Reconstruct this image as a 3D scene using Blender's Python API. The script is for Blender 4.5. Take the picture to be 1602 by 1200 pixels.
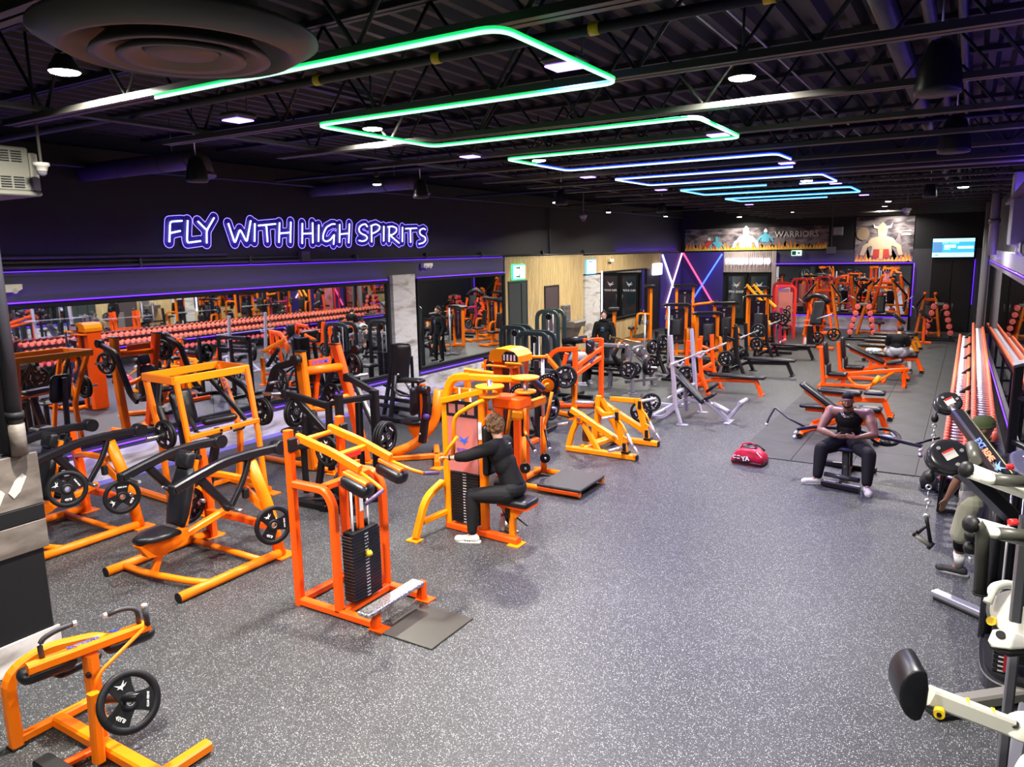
import bpy, math, random
import numpy as np
from mathutils import Vector, Matrix, Quaternion
for o in list(bpy.data.objects): bpy.data.objects.remove(o)
S = bpy.context.scene
COL = S.collection
random.seed(7)
V = Vector
PI = math.pi

# ------------------------------------------------------------ camera, world, exposure, big lights
def setup_camera():
    F, yaw, pitch, roll = 1165.6, .54975, .17555, -.01872
    f = V((-math.sin(yaw)*math.cos(pitch), math.cos(yaw)*math.cos(pitch), -math.sin(pitch)))
    r = V((math.cos(yaw), math.sin(yaw), 0)); u = r.cross(f)
    c, s = math.cos(roll), math.sin(roll)
    r, u = c*r+s*u, -s*r+c*u
    cd = bpy.data.cameras.new('camera'); co = bpy.data.objects.new('camera', cd); COL.objects.link(co)
    cd.sensor_fit = 'HORIZONTAL'; cd.sensor_width = 36; cd.lens = 36*F/1602
    cd.clip_start = .05; cd.clip_end = 200
    m = Matrix((r, u, -f)).transposed().to_4x4(); m.translation = V((0, 0, 3.5))
    co.matrix_world = m
    S.camera = co
setup_camera()
S.view_settings.view_transform = 'Standard'
S.view_settings.look = 'None'
S.view_settings.gamma = 1
S.view_settings.use_curve_mapping = False
S.view_settings.exposure = .5
S.cycles.max_bounces = 8
S.cycles.diffuse_bounces = 3
S.cycles.glossy_bounces = 5
S.cycles.transparent_max_bounces = 8
S.cycles.sample_clamp_indirect = 4
S.cycles.caustics_reflective = False
S.cycles.use_light_tree = True
W_ = bpy.data.worlds.new('world'); S.world = W_; W_.use_nodes = True
W_.node_tree.nodes['Background'].inputs[0].default_value = (.5, .5, 1, 1)
W_.node_tree.nodes['Background'].inputs[1].default_value = .006

def area(name, loc, power, col=(1, 1, 1), size=.4, rot=(0, 0, 0), spread=160, shape='DISK', size_y=None):
    l = bpy.data.lights.new(name, 'AREA'); l.energy = power; l.color = col; l.shape = shape; l.size = size
    if size_y: l.size_y = size_y
    l.spread = math.radians(spread)
    o = bpy.data.objects.new(name, l); COL.objects.link(o); o.location = loc; o.rotation_euler = rot
    return o
# high bay lamps: white ones and violet ones, in rows along the hall, plus added white fill lights, some behind the camera
WHITE_LAMPS = [(-5.42, 3.04, 4.78, 230), (-5.38, 6.12, 4.78, 250), (-5.39, 9.64, 4.78, 240), (-1.60, 6.05, 4.78, 240), (-2.5, 13.8, 4.6, 230), (-2.68, 28.98, 4.8, 150), (-2.70, 33.75, 4.8, 60), (-8.77, 33.5, 4.8, 80), (-.25, 17.7, 4.6, 170)]
WHITE_FILL = [(-4.65, -1.5), (-1.4, .2), (-8.6, 3.4), (-8.4, 9.6), (-8.5, 16), (-9.6, 21.5), (-9.4, 26), (-5.2, 26.5), (-5, 18.2), (-1.4, -3.2), (-.1, 2.5), (-2.0, 22.5)]  # fill lights added to brighten the hall, not known fixtures
VIOLET_LAMPS = [(-5.22, 4.3), (-2.2, 4.27), (-2.24, 7.66), (-5.1, 7.48), (-5.12, 10.7), (-2.22, 10.8), (-5.15, 13.96), (-2.17, 18.8), (-5.12, 20.5), (-2.2, 14.9)]
WC = (1, .95, .84)
VC = (.20, .10, 1)
LZ = 4.6
area('violet_ledge_light', (.55, 9, 4.2), 30, VC, 14, (PI, 0, 0), 170, 'RECTANGLE', .1).rotation_euler = (PI, 0, PI/2)
for x, y, z, pw in WHITE_LAMPS: area('bay_or_fill_light', (x, y, z-.04), pw, WC, .22)
for x, y in WHITE_FILL: area('bay_or_fill_light', (x, y, LZ-.03), 88 if y < 15 else 150, WC, .2)  # added fill, besides the real lamp rows
for x, y in VIOLET_LAMPS: area('violet_bay_light', (x, y, LZ-.03), 58 if 9 < y < 15 else 22, VC, .3)

def strip_light(name, c, L, power, rx): o = area(name, c, power, (.16, .04, 1), L, (0, 0, 0), 150, 'RECTANGLE', .03); o.rotation_euler = Quaternion((0, 1, 0), rx).to_euler(); o.rotation_euler = (Quaternion((0, 1, 0), rx) @ Quaternion((0, 0, 1), PI/2)).to_euler(); return o
# violet led strips on the walls: over the mirrors, shining up the wall, and on the ledge under the ducts
strip_light('violet_strip_light', (-11.6, 7.8, 2.92), 11.2, 22, PI+.35); strip_light('violet_strip_light', (-11.6, 16.7, 2.92), 4, 8, PI+.35)
strip_light('violet_strip_light', (-11.4, 11, 3.5), 16, 13, PI-.3); strip_light('violet_strip_light', (-11.55, 7.8, .50), 11.2, 5, .1)
strip_light('violet_strip_light', (-11.55, 30.5, 3.4), 7, 20, PI-.6); strip_light('violet_strip_light', (.5, 16, 3.1), 16, 12, PI)
area('violet_strip_light', (-4.7, 34.4, 2.8), 5, (.16, .04, 1), 5.2, (PI, 0, 0), 150, 'RECTANGLE', .03)

# ------------------------------------------------------------ materials
MATS = {}
def mat(name, col, rough=.5, metal=0, emit=None, es=1, spec=.5, nodes=None, coat=0, trans=0, alpha=1):
    if name in MATS: return MATS[name]
    m = bpy.data.materials.new(name); m.use_nodes = True
    b = m.node_tree.nodes['Principled BSDF']
    b.inputs['Base Color'].default_value = (*col, 1)
    b.inputs['Roughness'].default_value = rough
    b.inputs['Metallic'].default_value = metal
    b.inputs['Specular IOR Level'].default_value = spec
    b.inputs['Coat Weight'].default_value = coat
    if trans: b.inputs['Transmission Weight'].default_value = trans
    if alpha < 1: b.inputs['Alpha'].default_value = alpha
    if emit:
        b.inputs['Emission Color'].default_value = (*emit, 1); b.inputs['Emission Strength'].default_value = es
    if nodes: nodes(m.node_tree, b)
    MATS[name] = m
    return m
def N(t, kind, **k):
    n = t.nodes.new('ShaderNode'+kind)
    for a, v in k.items():
        if a in n.inputs: n.inputs[a].default_value = v
        else: setattr(n, a, v)
    return n
def ramp(t, fac, stops):
    r = t.nodes.new('ShaderNodeValToRGB'); e = r.color_ramp.elements
    while len(e) < len(stops): e.new(.5)
    for i, (p, c) in enumerate(stops): e[i].position = p; e[i].color = (*c, 1)
    t.links.new(fac, r.inputs[0]); return r
def noisy(scale, a, b, lo=.35, hi=.65, detail=4, bump=0, sc=(1, 1, 1), rough=None):
    def f(t, p):
        tc = N(t, 'TexCoord'); mp = N(t, 'Mapping'); mp.inputs['Scale'].default_value = sc
        t.links.new(tc.outputs['Object'], mp.inputs[0])
        n = N(t, 'TexNoise', Scale=scale, Detail=detail); t.links.new(mp.outputs[0], n.inputs['Vector'])
        r = ramp(t, n.outputs['Fac'], [(lo, a), (hi, b)]); t.links.new(r.outputs[0], p.inputs['Base Color'])
        if bump:
            bp = N(t, 'Bump', Strength=bump, Distance=.01); t.links.new(n.outputs['Fac'], bp.inputs['Height']); t.links.new(bp.outputs[0], p.inputs['Normal'])
        if rough:
            q = N(t, 'MapRange'); q.inputs['To Min'].default_value = rough[0]; q.inputs['To Max'].default_value = rough[1]
            t.links.new(n.outputs['Fac'], q.inputs['Value']); t.links.new(q.outputs[0], p.inputs['Roughness'])
    return f
def floor_nodes(t, p):
    tc = N(t, 'TexCoord')
    v1 = N(t, 'TexVoronoi', Scale=85); v2 = N(t, 'TexVoronoi', Scale=170)
    nz = N(t, 'TexNoise', Scale=.55, Detail=3); n2 = N(t, 'TexNoise', Scale=60, Detail=2)
    wp = N(t, 'TexNoise', Scale=90, Detail=2)
    ad = N(t, 'VectorMath', operation='MULTIPLY_ADD'); ad.inputs[1].default_value = (.003, .003, .003)
    t.links.new(tc.outputs['Object'], wp.inputs['Vector']); t.links.new(wp.outputs['Color'], ad.inputs[0]); t.links.new(tc.outputs['Object'], ad.inputs[2])
    for n in (v1, v2): t.links.new(ad.outputs[0], n.inputs['Vector'])
    for n in (nz, n2): t.links.new(tc.outputs['Object'], n.inputs['Vector'])
    base = ramp(t, nz.outputs['Fac'], [(.3, (.022, .0235, .0235)), (.7, (.036, .038, .038))])
    def specks(v, thr, cut):
        # a cell shows a fleck when its random colour is high and the point is near the cell centre
        sep = N(t, 'SeparateColor'); t.links.new(v.outputs['Color'], sep.inputs[0])
        a = N(t, 'Math', operation='LESS_THAN'); a.inputs[1].default_value = thr; t.links.new(v.outputs['Distance'], a.inputs[0])
        b = N(t, 'Math', operation='GREATER_THAN'); b.inputs[1].default_value = cut; t.links.new(sep.outputs[0], b.inputs[0])
        c = N(t, 'Math', operation='MULTIPLY'); t.links.new(a.outputs[0], c.inputs[0]); t.links.new(b.outputs[0], c.inputs[1]); return c
    s1 = specks(v1, .34, .74); s2 = specks(v2, .40, .72)
    m1 = N(t, 'Mix', data_type='RGBA'); m2 = N(t, 'Mix', data_type='RGBA')
    t.links.new(s1.outputs[0], m1.inputs[0]); t.links.new(base.outputs[0], m1.inputs[6]); m1.inputs[7].default_value = (.42, .43, .44, 1)
    t.links.new(s2.outputs[0], m2.inputs[0]); t.links.new(m1.outputs[2], m2.inputs[6]); m2.inputs[7].default_value = (.24, .25, .26, 1)
    t.links.new(m2.outputs[2], p.inputs['Base Color'])
    bp = N(t, 'Bump', Strength=.25, Distance=.004); t.links.new(n2.outputs['Fac'], bp.inputs['Height']); t.links.new(bp.outputs[0], p.inputs['Normal'])
def marble_nodes(t, p):
    tc = N(t, 'TexCoord'); n = N(t, 'TexNoise', Scale=1.1, Detail=8, Distortion=1.6); mp = N(t, 'Mapping'); mp.inputs['Scale'].default_value = (1, .8, 3)
    t.links.new(tc.outputs['Object'], mp.inputs[0]); t.links.new(mp.outputs[0], n.inputs['Vector'])
    r = ramp(t, n.outputs['Fac'], [(.3, (.30, .27, .24)), (.45, (.62, .60, .57)), (.55, (.74, .73, .71)), (.7, (.60, .59, .58))]); t.links.new(r.outputs[0], p.inputs['Base Color'])
ORA = mat('orange_powder_coat', (1.0, .215, .003), .38, spec=.35)
ORB = mat('red_orange_powder_coat', (1.0, .11, .004), .38, spec=.35)
ORY = mat('amber_powder_coat', (1.0, .32, .003), .38, spec=.35)
RED = mat('red_powder_coat', (.85, .035, .03), .35, coat=.2)
BLK = mat('black_powder_coat', (.007, .007, .009), .36, spec=.38)
BLKF = mat('matte_black_paint', (.006, .006, .007), .6, spec=.3)
PADM = mat('black_vinyl', (.02, .02, .024), .36, nodes=noisy(6, (.006, .006, .008), (.011, .011, .014)), spec=.42)
RUB = mat('black_rubber', (.006, .006, .007), .5, spec=.35)
GRIP = mat('grip_rubber', (.03, .03, .035), .5)
CHR = mat('chrome', (.82, .82, .84), .3, .75)
STL = mat('brushed_steel', (.55, .56, .6), .3, 1)
SILV = mat('silver_powder_coat', (.50, .50, .58), .35, .35)
GREY = mat('grey_powder_coat', (.16, .16, .18), .42, .2)
WHT = mat('white_powder_coat', (.82, .82, .72), .35)
WHP = mat('white_print', (.8, .8, .8), .6)
YEL = mat('yellow_plastic', (.95, .62, .02), .4)
REDP = mat('red_plastic', (.8, .03, .03), .4)
BLUEP = mat('blue_print', (.03, .1, .7), .5)
FLOORM = mat('speckled_rubber_floor', (.06, .06, .065), .5, spec=.4, nodes=floor_nodes)
MATM = mat('black_rubber_tile', (.04, .04, .045), .55, nodes=noisy(3, (.024, .025, .026), (.038, .039, .041)))
MARB = mat('whitewashed_stone', (.6, .6, .6), .5, nodes=marble_nodes)
WALLB = mat('wall_black_paint', (.009, .009, .012), .6)
WALLD = mat('wall_dark_paint', (.062, .060, .075), .6)
WALLP = mat('violet_wall_paint', (.05, .03, .28), .6)
LAV = mat('lavender_floor_strip', (.22, .19, .62), .5)
MIRR = mat('mirror_glass', (.86, .88, .9), .015, 1)
WOODL = mat('pale_slat_wood', (.7, .52, .26), .55, nodes=noisy(5, (.60, .44, .21), (.82, .64, .34), sc=(1, 6, .3)))
DOORG = mat('charcoal_door_paint', (.045, .06, .06), .45)
DOORB = mat('brown_door_paint', (.075, .055, .06), .5)
DECK = mat('black_roof_deck', (.011, .011, .012), .6)
STEELB = mat('black_steel_joist', (.010, .010, .011), .55)
STEELW = mat('grey_steel_joist', (.05, .048, .043), .45)
DUCT = mat('duct_grey_metal', (.13, .12, .115), .45, .3)
UNIT = mat('heater_grey_enamel', (.13, .13, .105), .5)
E_W = mat('lamp_lens_white', (1, 1, 1), .4, emit=(1, .97, .86), es=30)
E_V = mat('lamp_lens_violet', (.6, .5, 1), .4, emit=(.30, .16, 1), es=5)
E_G = mat('neon_green_tube', (.2, 1, .5), .4, emit=(.003, .55, .11), es=1.1)
E_GC = mat('neon_green_core', (.8, 1, .9), .4, emit=(.40, 1, .60), es=1.5)
E_B = mat('neon_blue_tube', (.2, .3, 1), .4, emit=(.01, .05, 1), es=1.4)
E_BC = mat('neon_blue_core', (.8, .9, 1), .4, emit=(.5, .68, 1), es=1.8)
E_C = mat('neon_cyan_tube', (.2, .6, 1), .4, emit=(.01, .2, 1), es=1.4)
E_CC = mat('neon_cyan_core', (.6, .9, 1), .4, emit=(.25, .75, 1), es=1.6)
E_N = mat('neon_white_letter', (1, 1, 1), .4, emit=(.74, .72, 1), es=1.7)
E_NO = mat('neon_violet_outline', (.8, .6, 1), .4, emit=(.24, .17, 1), es=1.8)
E_LED = mat('violet_led_strip', (.3, .1, 1), .4, emit=(.09, .01, 1), es=2.2)
E_LEDW = mat('pale_led_bar', (.9, .8, 1), .4, emit=(.8, .75, 1), es=2.5)
E_PINK = mat('pink_led_bar', (1, .2, .4), .4, emit=(1, .06, .22), es=1.1)
E_BLUE = mat('blue_led_bar', (.2, .3, 1), .4, emit=(.05, .16, 1), es=1.3)
SIGNB = mat('sign_acrylic', (.06, .05, .5), .3, alpha=.5)

# ------------------------------------------------------------ geometry collector
def rounded(pts, bend, k=5):
    """replace inner corners of a polyline by arcs"""
    P = [V(p) for p in pts]
    if bend <= 0 or len(P) < 3: return P
    out = [P[0]]
    for i in range(1, len(P)-1):
        a, b, c = P[i-1], P[i], P[i+1]
        d1 = (a-b); d2 = (c-b); l = min(bend, d1.length*.49, d2.length*.49)
        p = b+d1.normalized()*l; q = b+d2.normalized()*l
        for j in range(k+1):
            t = j/k; out.append(p*(1-t)**2+b*2*t*(1-t)+q*t*t)
    out.append(P[-1]); return out
class G:
    def __init__(s): s.v = []; s.f = []; s.sm = []
    def add(s, vs, fs, smooth=False):
        n = len(s.v); s.v += [tuple(x) for x in vs]; s.f += [tuple(i+n for i in f) for f in fs]; s.sm += [smooth]*len(fs); return s
    def sweep(s, pts, prof, up=(0, 0, 1), smooth=False, closed=False, cap=True, scales=None):
        P = [V(p) for p in pts]; n = len(P); m = len(prof); vs = []; up = V(up)
        prev = None
        for i in range(n):
            if closed: t = (P[(i+1) % n]-P[i-1]).normalized()
            elif i == 0: t = (P[1]-P[0]).normalized()
            elif i == n-1: t = (P[-1]-P[-2]).normalized()
            else: t = ((P[i+1]-P[i]).normalized()+(P[i]-P[i-1]).normalized()).normalized()
            u_ = up if abs(t.dot(up)) < .985 else (V((0, 1, 0)) if abs(t.y) < .9 else V((1, 0, 0)))
            if prev is not None and abs(t.dot(up)) >= .93: u_ = prev
            x = t.cross(u_).normalized(); y = x.cross(t).normalized(); prev = y
            mt = 1
            if 0 < i < n-1:
                c = (P[i+1]-P[i]).normalized().dot((P[i]-P[i-1]).normalized()); mt = min(1.5, 1/max(.5, math.sqrt((1+c)/2)))
            sc = scales[i] if scales else 1
            for a, b in prof: vs.append(P[i]+x*a*sc*mt+y*b*sc)
        fs = []
        R = n if closed else n-1
        for i in range(R):
            for j in range(m):
                k = (j+1) % m; i2 = (i+1) % n
                fs.append((i*m+j, i*m+k, i2*m+k, i2*m+j))
        s.add(vs, fs, smooth)
        if cap and not closed:
            b = len(s.v)-len(vs)
            s.f += [tuple(b+j for j in reversed(range(m))), tuple(b+(n-1)*m+j for j in range(m))]; s.sm += [False, False]
        return s
    def tb(s, pts, r, n=10, bend=0, scales=None, k=5):
        return s.sweep(rounded(pts, bend, k), [(r*math.cos(2*PI*i/n), r*math.sin(2*PI*i/n)) for i in range(n)], smooth=True, scales=scales)
    def bm(s, pts, w, h=None, bend=0, up=(0, 0, 1), ch=.18, k=5):
        """rectangular tube, edges chamfered; w across, h along up"""
        h = h or w; a, b = w/2, h/2; c = min(w, h)*ch
        pr = [(a, -b+c), (a, b-c), (a-c, b), (-a+c, b), (-a, b-c), (-a, -b+c), (-a+c, -b), (a-c, -b)]
        return s.sweep(rounded(pts, bend, k), pr, up=up)
    def cy(s, p, q, r, n=16, r2=None):
        P, Q = V(p), V(q); t = (Q-P).normalized(); x = t.orthogonal().normalized(); y = t.cross(x)
        r2 = r if r2 is None else r2; c = [(math.cos(2*PI*i/n), math.sin(2*PI*i/n)) for i in range(n)]
        vs = [P+(x*a+y*b)*r for a, b in c]+[Q+(x*a+y*b)*r2 for a, b in c]
        b0 = len(s.v)
        s.add(vs, [(i, (i+1) % n, n+(i+1) % n, n+i) for i in range(n)], True)
        s.f += [tuple(b0+i for i in reversed(range(n))), tuple(b0+n+i for i in range(n))]; s.sm += [False, False]
        return s
    def bx(s, c, d, rz=0, ch=0, M=None):
        """box centre c, full size d; ch = bevel; M = 3x3 rotation"""
        hx, hy, hz = d[0]/2, d[1]/2, d[2]/2
        R = M if M is not None else Matrix.Rotation(rz, 3, 'Z'); C = V(c)
        if ch <= 0:
            vs = [C+R@V((x*hx, y*hy, z*hz)) for z in (-1, 1) for y in (-1, 1) for x in (-1, 1)]
            return s.add(vs, [(0, 2, 3, 1), (4, 5, 7, 6), (0, 1, 5, 4), (2, 6, 7, 3), (0, 4, 6, 2), (1, 3, 7, 5)])
        # bevelled box: rings
        def ring(z, ins):
            a, b = hx-ins, hy-ins; k = min(ch, a*.9, b*.9)
            return [C+R@V(q+(z,)) for q in [(a, -b+k), (a, b-k), (a-k, b), (-a+k, b), (-a, b-k), (-a, -b+k), (-a+k, -b), (a-k, -b)]]
        rs = [ring(-hz, ch), ring(-hz+ch, 0), ring(hz-ch, 0), ring(hz, ch)]
        vs = [p for r in rs for p in r]; fs = [tuple(reversed(range(8)))]
        for i in range(3):
            for j in range(8): k = (j+1) % 8; fs.append((i*8+j, i*8+k, i*8+8+k, i*8+8+j))
        fs.append(tuple(24+j for j in range(8)))
        return s.add(vs, fs)
    def slab(s, outline, u, v, o, t, rnd=.012, taper=None):
        """cushion: outline (2D list) in the plane u,v at origin o, thickness t along u x v, softly rounded edges"""
        u, v, o = V(u).normalized(), V(v).normalized(), V(o); w = u.cross(v).normalized()
        cx = sum(p[0] for p in outline)/len(outline); cy_ = sum(p[1] for p in outline)/len(outline); n = len(outline)
        rx = max(abs(p[0]-cx) for p in outline); ry = max(abs(p[1]-cy_) for p in outline)
        vs = []; lv = []
        for i in range(5):
            a = PI/2*i/4; lv.append((-t/2+rnd*(1-math.sin(a)), rnd*(1-math.cos(a))) if False else None)
        prof = [(-t/2, rnd), (-t/2+rnd*.35, rnd*.3), (-t/2+rnd, 0), (t/2-rnd*1.6, 0), (t/2-rnd*.6, rnd*.5), (t/2, rnd*1.8), (t/2+rnd*.25, rnd*4)]
        for z, ins in prof:
            fx = max(.05, 1-ins/rx); fy = max(.05, 1-ins/ry)
            for (a, b) in outline: vs.append(o+u*(cx+(a-cx)*fx)+v*(cy_+(b-cy_)*fy)+w*z)
        fs = [tuple(reversed(range(n)))]
        L = len(prof)
        for i in range(L-1):
            for j in range(n): k = (j+1) % n; fs.append((i*n+j, i*n+k, i*n+n+k, i*n+n+j))
        fs.append(tuple((L-1)*n+j for j in range(n)))
        return s.add(vs, fs, True)
    def pad(s, c, u, v, a, b, t, r=.04, rnd=.015):
        """rounded rectangular cushion centre c, half axes a (u) and b (v)"""
        r = min(r, a*.95, b*.95); out = []
        for (sx, sy, a0) in ((1, 1, 0), (-1, 1, PI/2), (-1, -1, PI), (1, -1, 1.5*PI)):
            for i in range(4):
                t_ = a0+PI/2*i/3; out.append((sx*(a-r)+r*math.cos(t_), sy*(b-r)+r*math.sin(t_)))
        return s.slab(out, u, v, c, t, rnd)
    def lathe(s, p, axis, prof, n=24, smooth=True, a0=0):
        P = V(p); t = V(axis).normalized(); x = t.orthogonal().normalized(); y = t.cross(x); m = len(prof)
        vs = [P+t*h+(x*math.cos(2*PI*i/n+a0)+y*math.sin(2*PI*i/n+a0))*r for i in range(n) for r, h in prof]
        fs = [(i*m+j, ((i+1) % n)*m+j, ((i+1) % n)*m+j+1, i*m+j+1) for i in range(n) for j in range(m-1)]
        return s.add(vs, fs, smooth)
    def prism(s, outline, u, v, o, t):
        u, v, o = V(u), V(v), V(o); w = u.cross(v).normalized(); n = len(outline)
        vs = [o+u*a+v*b+w*z for z in (-t/2, t/2) for a, b in outline]
        return s.add(vs, [tuple(reversed(range(n))), tuple(range(n, 2*n))]+[(i, (i+1) % n, n+(i+1) % n, n+i) for i in range(n)])
    def mesh(s, name):
        me = bpy.data.meshes.new(name); me.from_pydata(s.v, [], s.f); me.update()
        me.polygons.foreach_set('use_smooth', s.sm); return me

class Frame: pass
CUR = Frame(); CUR.off = V((0, 0, 0))
def thing(name, label, cat, loc=(0, 0, 0), rz=0, group=None, world=False):
    """an Empty at the base of a thing. world=True: its parts are authored in world coordinates"""
    o = bpy.data.objects.new(name, None); COL.objects.link(o); o.empty_display_size = .1
    o.location = loc; o.rotation_euler = (0, 0, rz)
    o['label'] = label; o['category'] = cat
    if group: o['group'] = group
    CUR.off = V(loc) if world else V((0, 0, 0))
    return o
def part(name, g, m, parent, label=None, kind=None):
    if CUR.off.length_squared > 0:
        ox, oy, oz = CUR.off; g.v = [(a-ox, b-oy, c-oz) for a, b, c in g.v]
    me = g.mesh(name); me.materials.append(m)
    o = bpy.data.objects.new(name, me); COL.objects.link(o); o.parent = parent
    if label: o['label'] = label
    if kind: o['kind'] = kind
    return o
def solo(name, g, m, label, cat, group=None, kind=None, loc=(0, 0, 0)):
    CUR.off = V(loc)
    if CUR.off.length_squared > 0:
        ox, oy, oz = CUR.off; g.v = [(a-ox, b-oy, c-oz) for a, b, c in g.v]
    me = g.mesh(name); me.materials.append(m)
    o = bpy.data.objects.new(name, me); COL.objects.link(o); o.location = loc
    o['label'] = label; o['category'] = cat
    if group: o['group'] = group
    if kind: o['kind'] = kind
    return o
def struct(name, g, m, parent=None):
    CUR.off = V((0, 0, 0)); me = g.mesh(name); me.materials.append(m)
    o = bpy.data.objects.new(name, me); COL.objects.link(o)
    if parent: o.parent = parent
    else: o['kind'] = 'structure'
    return o
def kids(o): return [c for c in ALLKIDS.get(o.name, [])]
def copy_tree(o, loc=None, rz=None, label=None, group=None, parent=None, scale=None):
    c = o.copy(); COL.objects.link(c)
    if parent: c.parent = parent
    if loc is not None: c.location = loc
    if rz is not None: c.rotation_euler = (0, 0, rz)
    if scale is not None: c.scale = scale
    if label: c['label'] = label
    if group: c['group'] = group
    for ch in o.children: copy_tree(ch, parent=c)
    return c
def text_geo(txt, size, depth=.002, font_scale=(1, 1), align='CENTER', bevel=0):
    cu = bpy.data.curves.new('lettering', 'FONT'); cu.body = txt; cu.size = size; cu.extrude = depth; cu.align_x = align; cu.align_y = 'CENTER'; cu.resolution_u = 2
    cu.offset = bevel
    ob = bpy.data.objects.new('lettering', cu); COL.objects.link(ob)
    bpy.context.view_layer.update()
    me = bpy.data.meshes.new_from_object(ob.evaluated_get(bpy.context.evaluated_depsgraph_get()))
    g = G(); g.v = [(v.co.x*font_scale[0], v.co.y*font_scale[1], v.co.z) for v in me.vertices]
    g.f = [tuple(p.vertices) for p in me.polygons]; g.sm = [False]*len(g.f)
    bpy.data.objects.remove(ob); bpy.data.curves.remove(cu); bpy.data.meshes.remove(me)
    return g
TXT = {}
def lettering(txt, size, o, u, v, depth=.002, fs=(1, 1), bold=0):
    """flat letters, reading direction u, up v, centred at o"""
    key = (txt, size, depth, fs, bold)
    if key not in TXT: TXT[key] = text_geo(txt, size, depth, fs, bevel=bold)
    g = G(); src = TXT[key]; u, v, o = V(u).normalized(), V(v).normalized(), V(o); w = u.cross(v)
    g.v = [tuple(o+u*a+v*b+w*c) for a, b, c in src.v]; g.f = list(src.f); g.sm = list(src.sm)
    return g
BIRD = [(-1, .25), (-.35, .05), (-.75, .75), (-.05, .25), (.2, .3), (.9, .85), (.45, .15), (.75, .05), (.3, -.1), (.1, -.55), (-.1, -.12), (-.5, -.1)]
def bird(g, o, u, v, s, t=.003, flip=1):
    return g.prism([(a*s*flip, b*s) for a, b in (BIRD if flip > 0 else BIRD[::-1])], V(u).normalized(), V(v).normalized(), o, t)
NEON = {'FLY': [('F', [[(7.95, 3.76), (8.0, 4.1), (8.23, 4.12)], [(7.98, 3.91), (8.18, 3.95)]]), ('L', [[(8.34, 4.13), (8.29, 3.8), (8.3, 3.75), (8.39, 3.76), (8.56, 3.78)]]), ('Y', [[(8.54, 4.12), (8.69, 3.98)], [(8.88, 4.19), (8.7, 3.96), (8.68, 3.74)]])], 'WITH': [('W', [[(9.17, 4.1), (9.28, 3.74), (9.42, 4.0), (9.55, 3.76), (9.68, 4.16)]]), ('I', [[(9.77, 4.11), (9.73, 3.77)]]), ('T', [[(9.85, 4.07), (10.27, 4.11)], [(10.04, 4.07), (10.04, 3.76)]]), ('H', [[(10.37, 4.14), (10.32, 3.75)], [(10.66, 4.16), (10.61, 3.75)], [(10.36, 3.93), (10.62, 3.95)]])], 'HIGH': [('H', [[(10.96, 4.14), (10.92, 3.73)], [(11.24, 4.16), (11.21, 3.74)], [(10.96, 3.93), (11.21, 3.94)]]), ('I', [[(11.41, 4.12), (11.37, 3.77)]]), ('G', [[(11.88, 4.14), (11.79, 4.14), (11.62, 4.07), (11.52, 3.93), (11.5, 3.81), (11.59, 3.77), (11.72, 3.81), (11.84, 3.92), (11.83, 3.88), (11.8, 3.71)]]), ('H', [[(12.02, 4.14), (11.98, 3.75)], [(12.32, 4.16), (12.26, 3.74)], [(12.02, 3.93), (12.27, 3.95)]])], 'SPIRITS': [('S', [[(12.88, 4.1), (12.84, 4.16), (12.73, 4.15), (12.62, 4.09), (12.6, 4.01), (12.67, 3.95), (12.82, 3.91), (12.87, 3.86), (12.81, 3.8), (12.69, 3.78), (12.59, 3.8)]]), ('P', [[(13.02, 4.14), (13.0, 3.76)], [(13.0, 4.12), (13.17, 4.17), (13.31, 4.12), (13.27, 4.04), (13.14, 3.98), (13.02, 3.95)]]), ('I', [[(13.44, 4.13), (13.41, 3.78)]]), ('R', [[(13.63, 4.12), (13.6, 3.77)], [(13.58, 4.11), (13.74, 4.13), (13.89, 4.09), (13.88, 4.01), (13.76, 3.94), (13.63, 3.92)], [(13.66, 3.91), (13.96, 3.74)]]), ('I', [[(14.11, 4.12), (14.08, 3.77)]]), ('T', [[(14.22, 4.08), (14.65, 4.1)], [(14.4, 4.07), (14.39, 3.75)]]), ('S', [[(14.99, 4.07), (14.92, 4.1), (14.77, 4.06), (14.75, 3.98), (14.82, 3.93), (14.96, 3.89), (14.99, 3.82), (14.9, 3.75), (14.71, 3.72)]])]}
# ------------------------------------------------------------ the room shell
XL, YB, YF, ZC = -11.7, 34.5, -6.5, 5.4
def xr(y): return .6+(22-y)*.018            # the right-hand wall runs very slightly out of square
def rquad(g, y0, y1, z0, z1, t0=0, t1=.05):
    """a panel along the right wall between y0,y1 and z0,z1, standing t1 proud of it"""
    vs = [(xr(y)-(t), y, z) for z in (z0, z1) for y in (y0, y1) for t in (t0, t1)]
    return g.add(vs, [(0, 1, 3, 2), (4, 6, 7, 5), (0, 4, 5, 1), (2, 3, 7, 6), (0, 2, 6, 4), (1, 5, 7, 3)])
g = G(); g.bx(((XL+1.5)/2, 14, -.05), (14, 42, .1)); struct('floor', g, FLOORM)
g = G(); g.bx((XL-.1, 14, ZC/2), (.2, 41.4, ZC)); wl = struct('wall_left', g, WALLB)
g = G(); g.bx(((XL+1.5)/2, YB+.1, ZC/2), (13.6, .2, ZC)); wb = struct('wall_back', g, WALLB)
g = G(); g.bx(((XL+1.5)/2, YF-.1, ZC/2), (13.6, .2, ZC)); struct('wall_front', g, WALLD)
g = G(); rquad(g, YF, YB, 0, ZC, -.2, 0); wr = struct('wall_right', g, WALLB)
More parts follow.
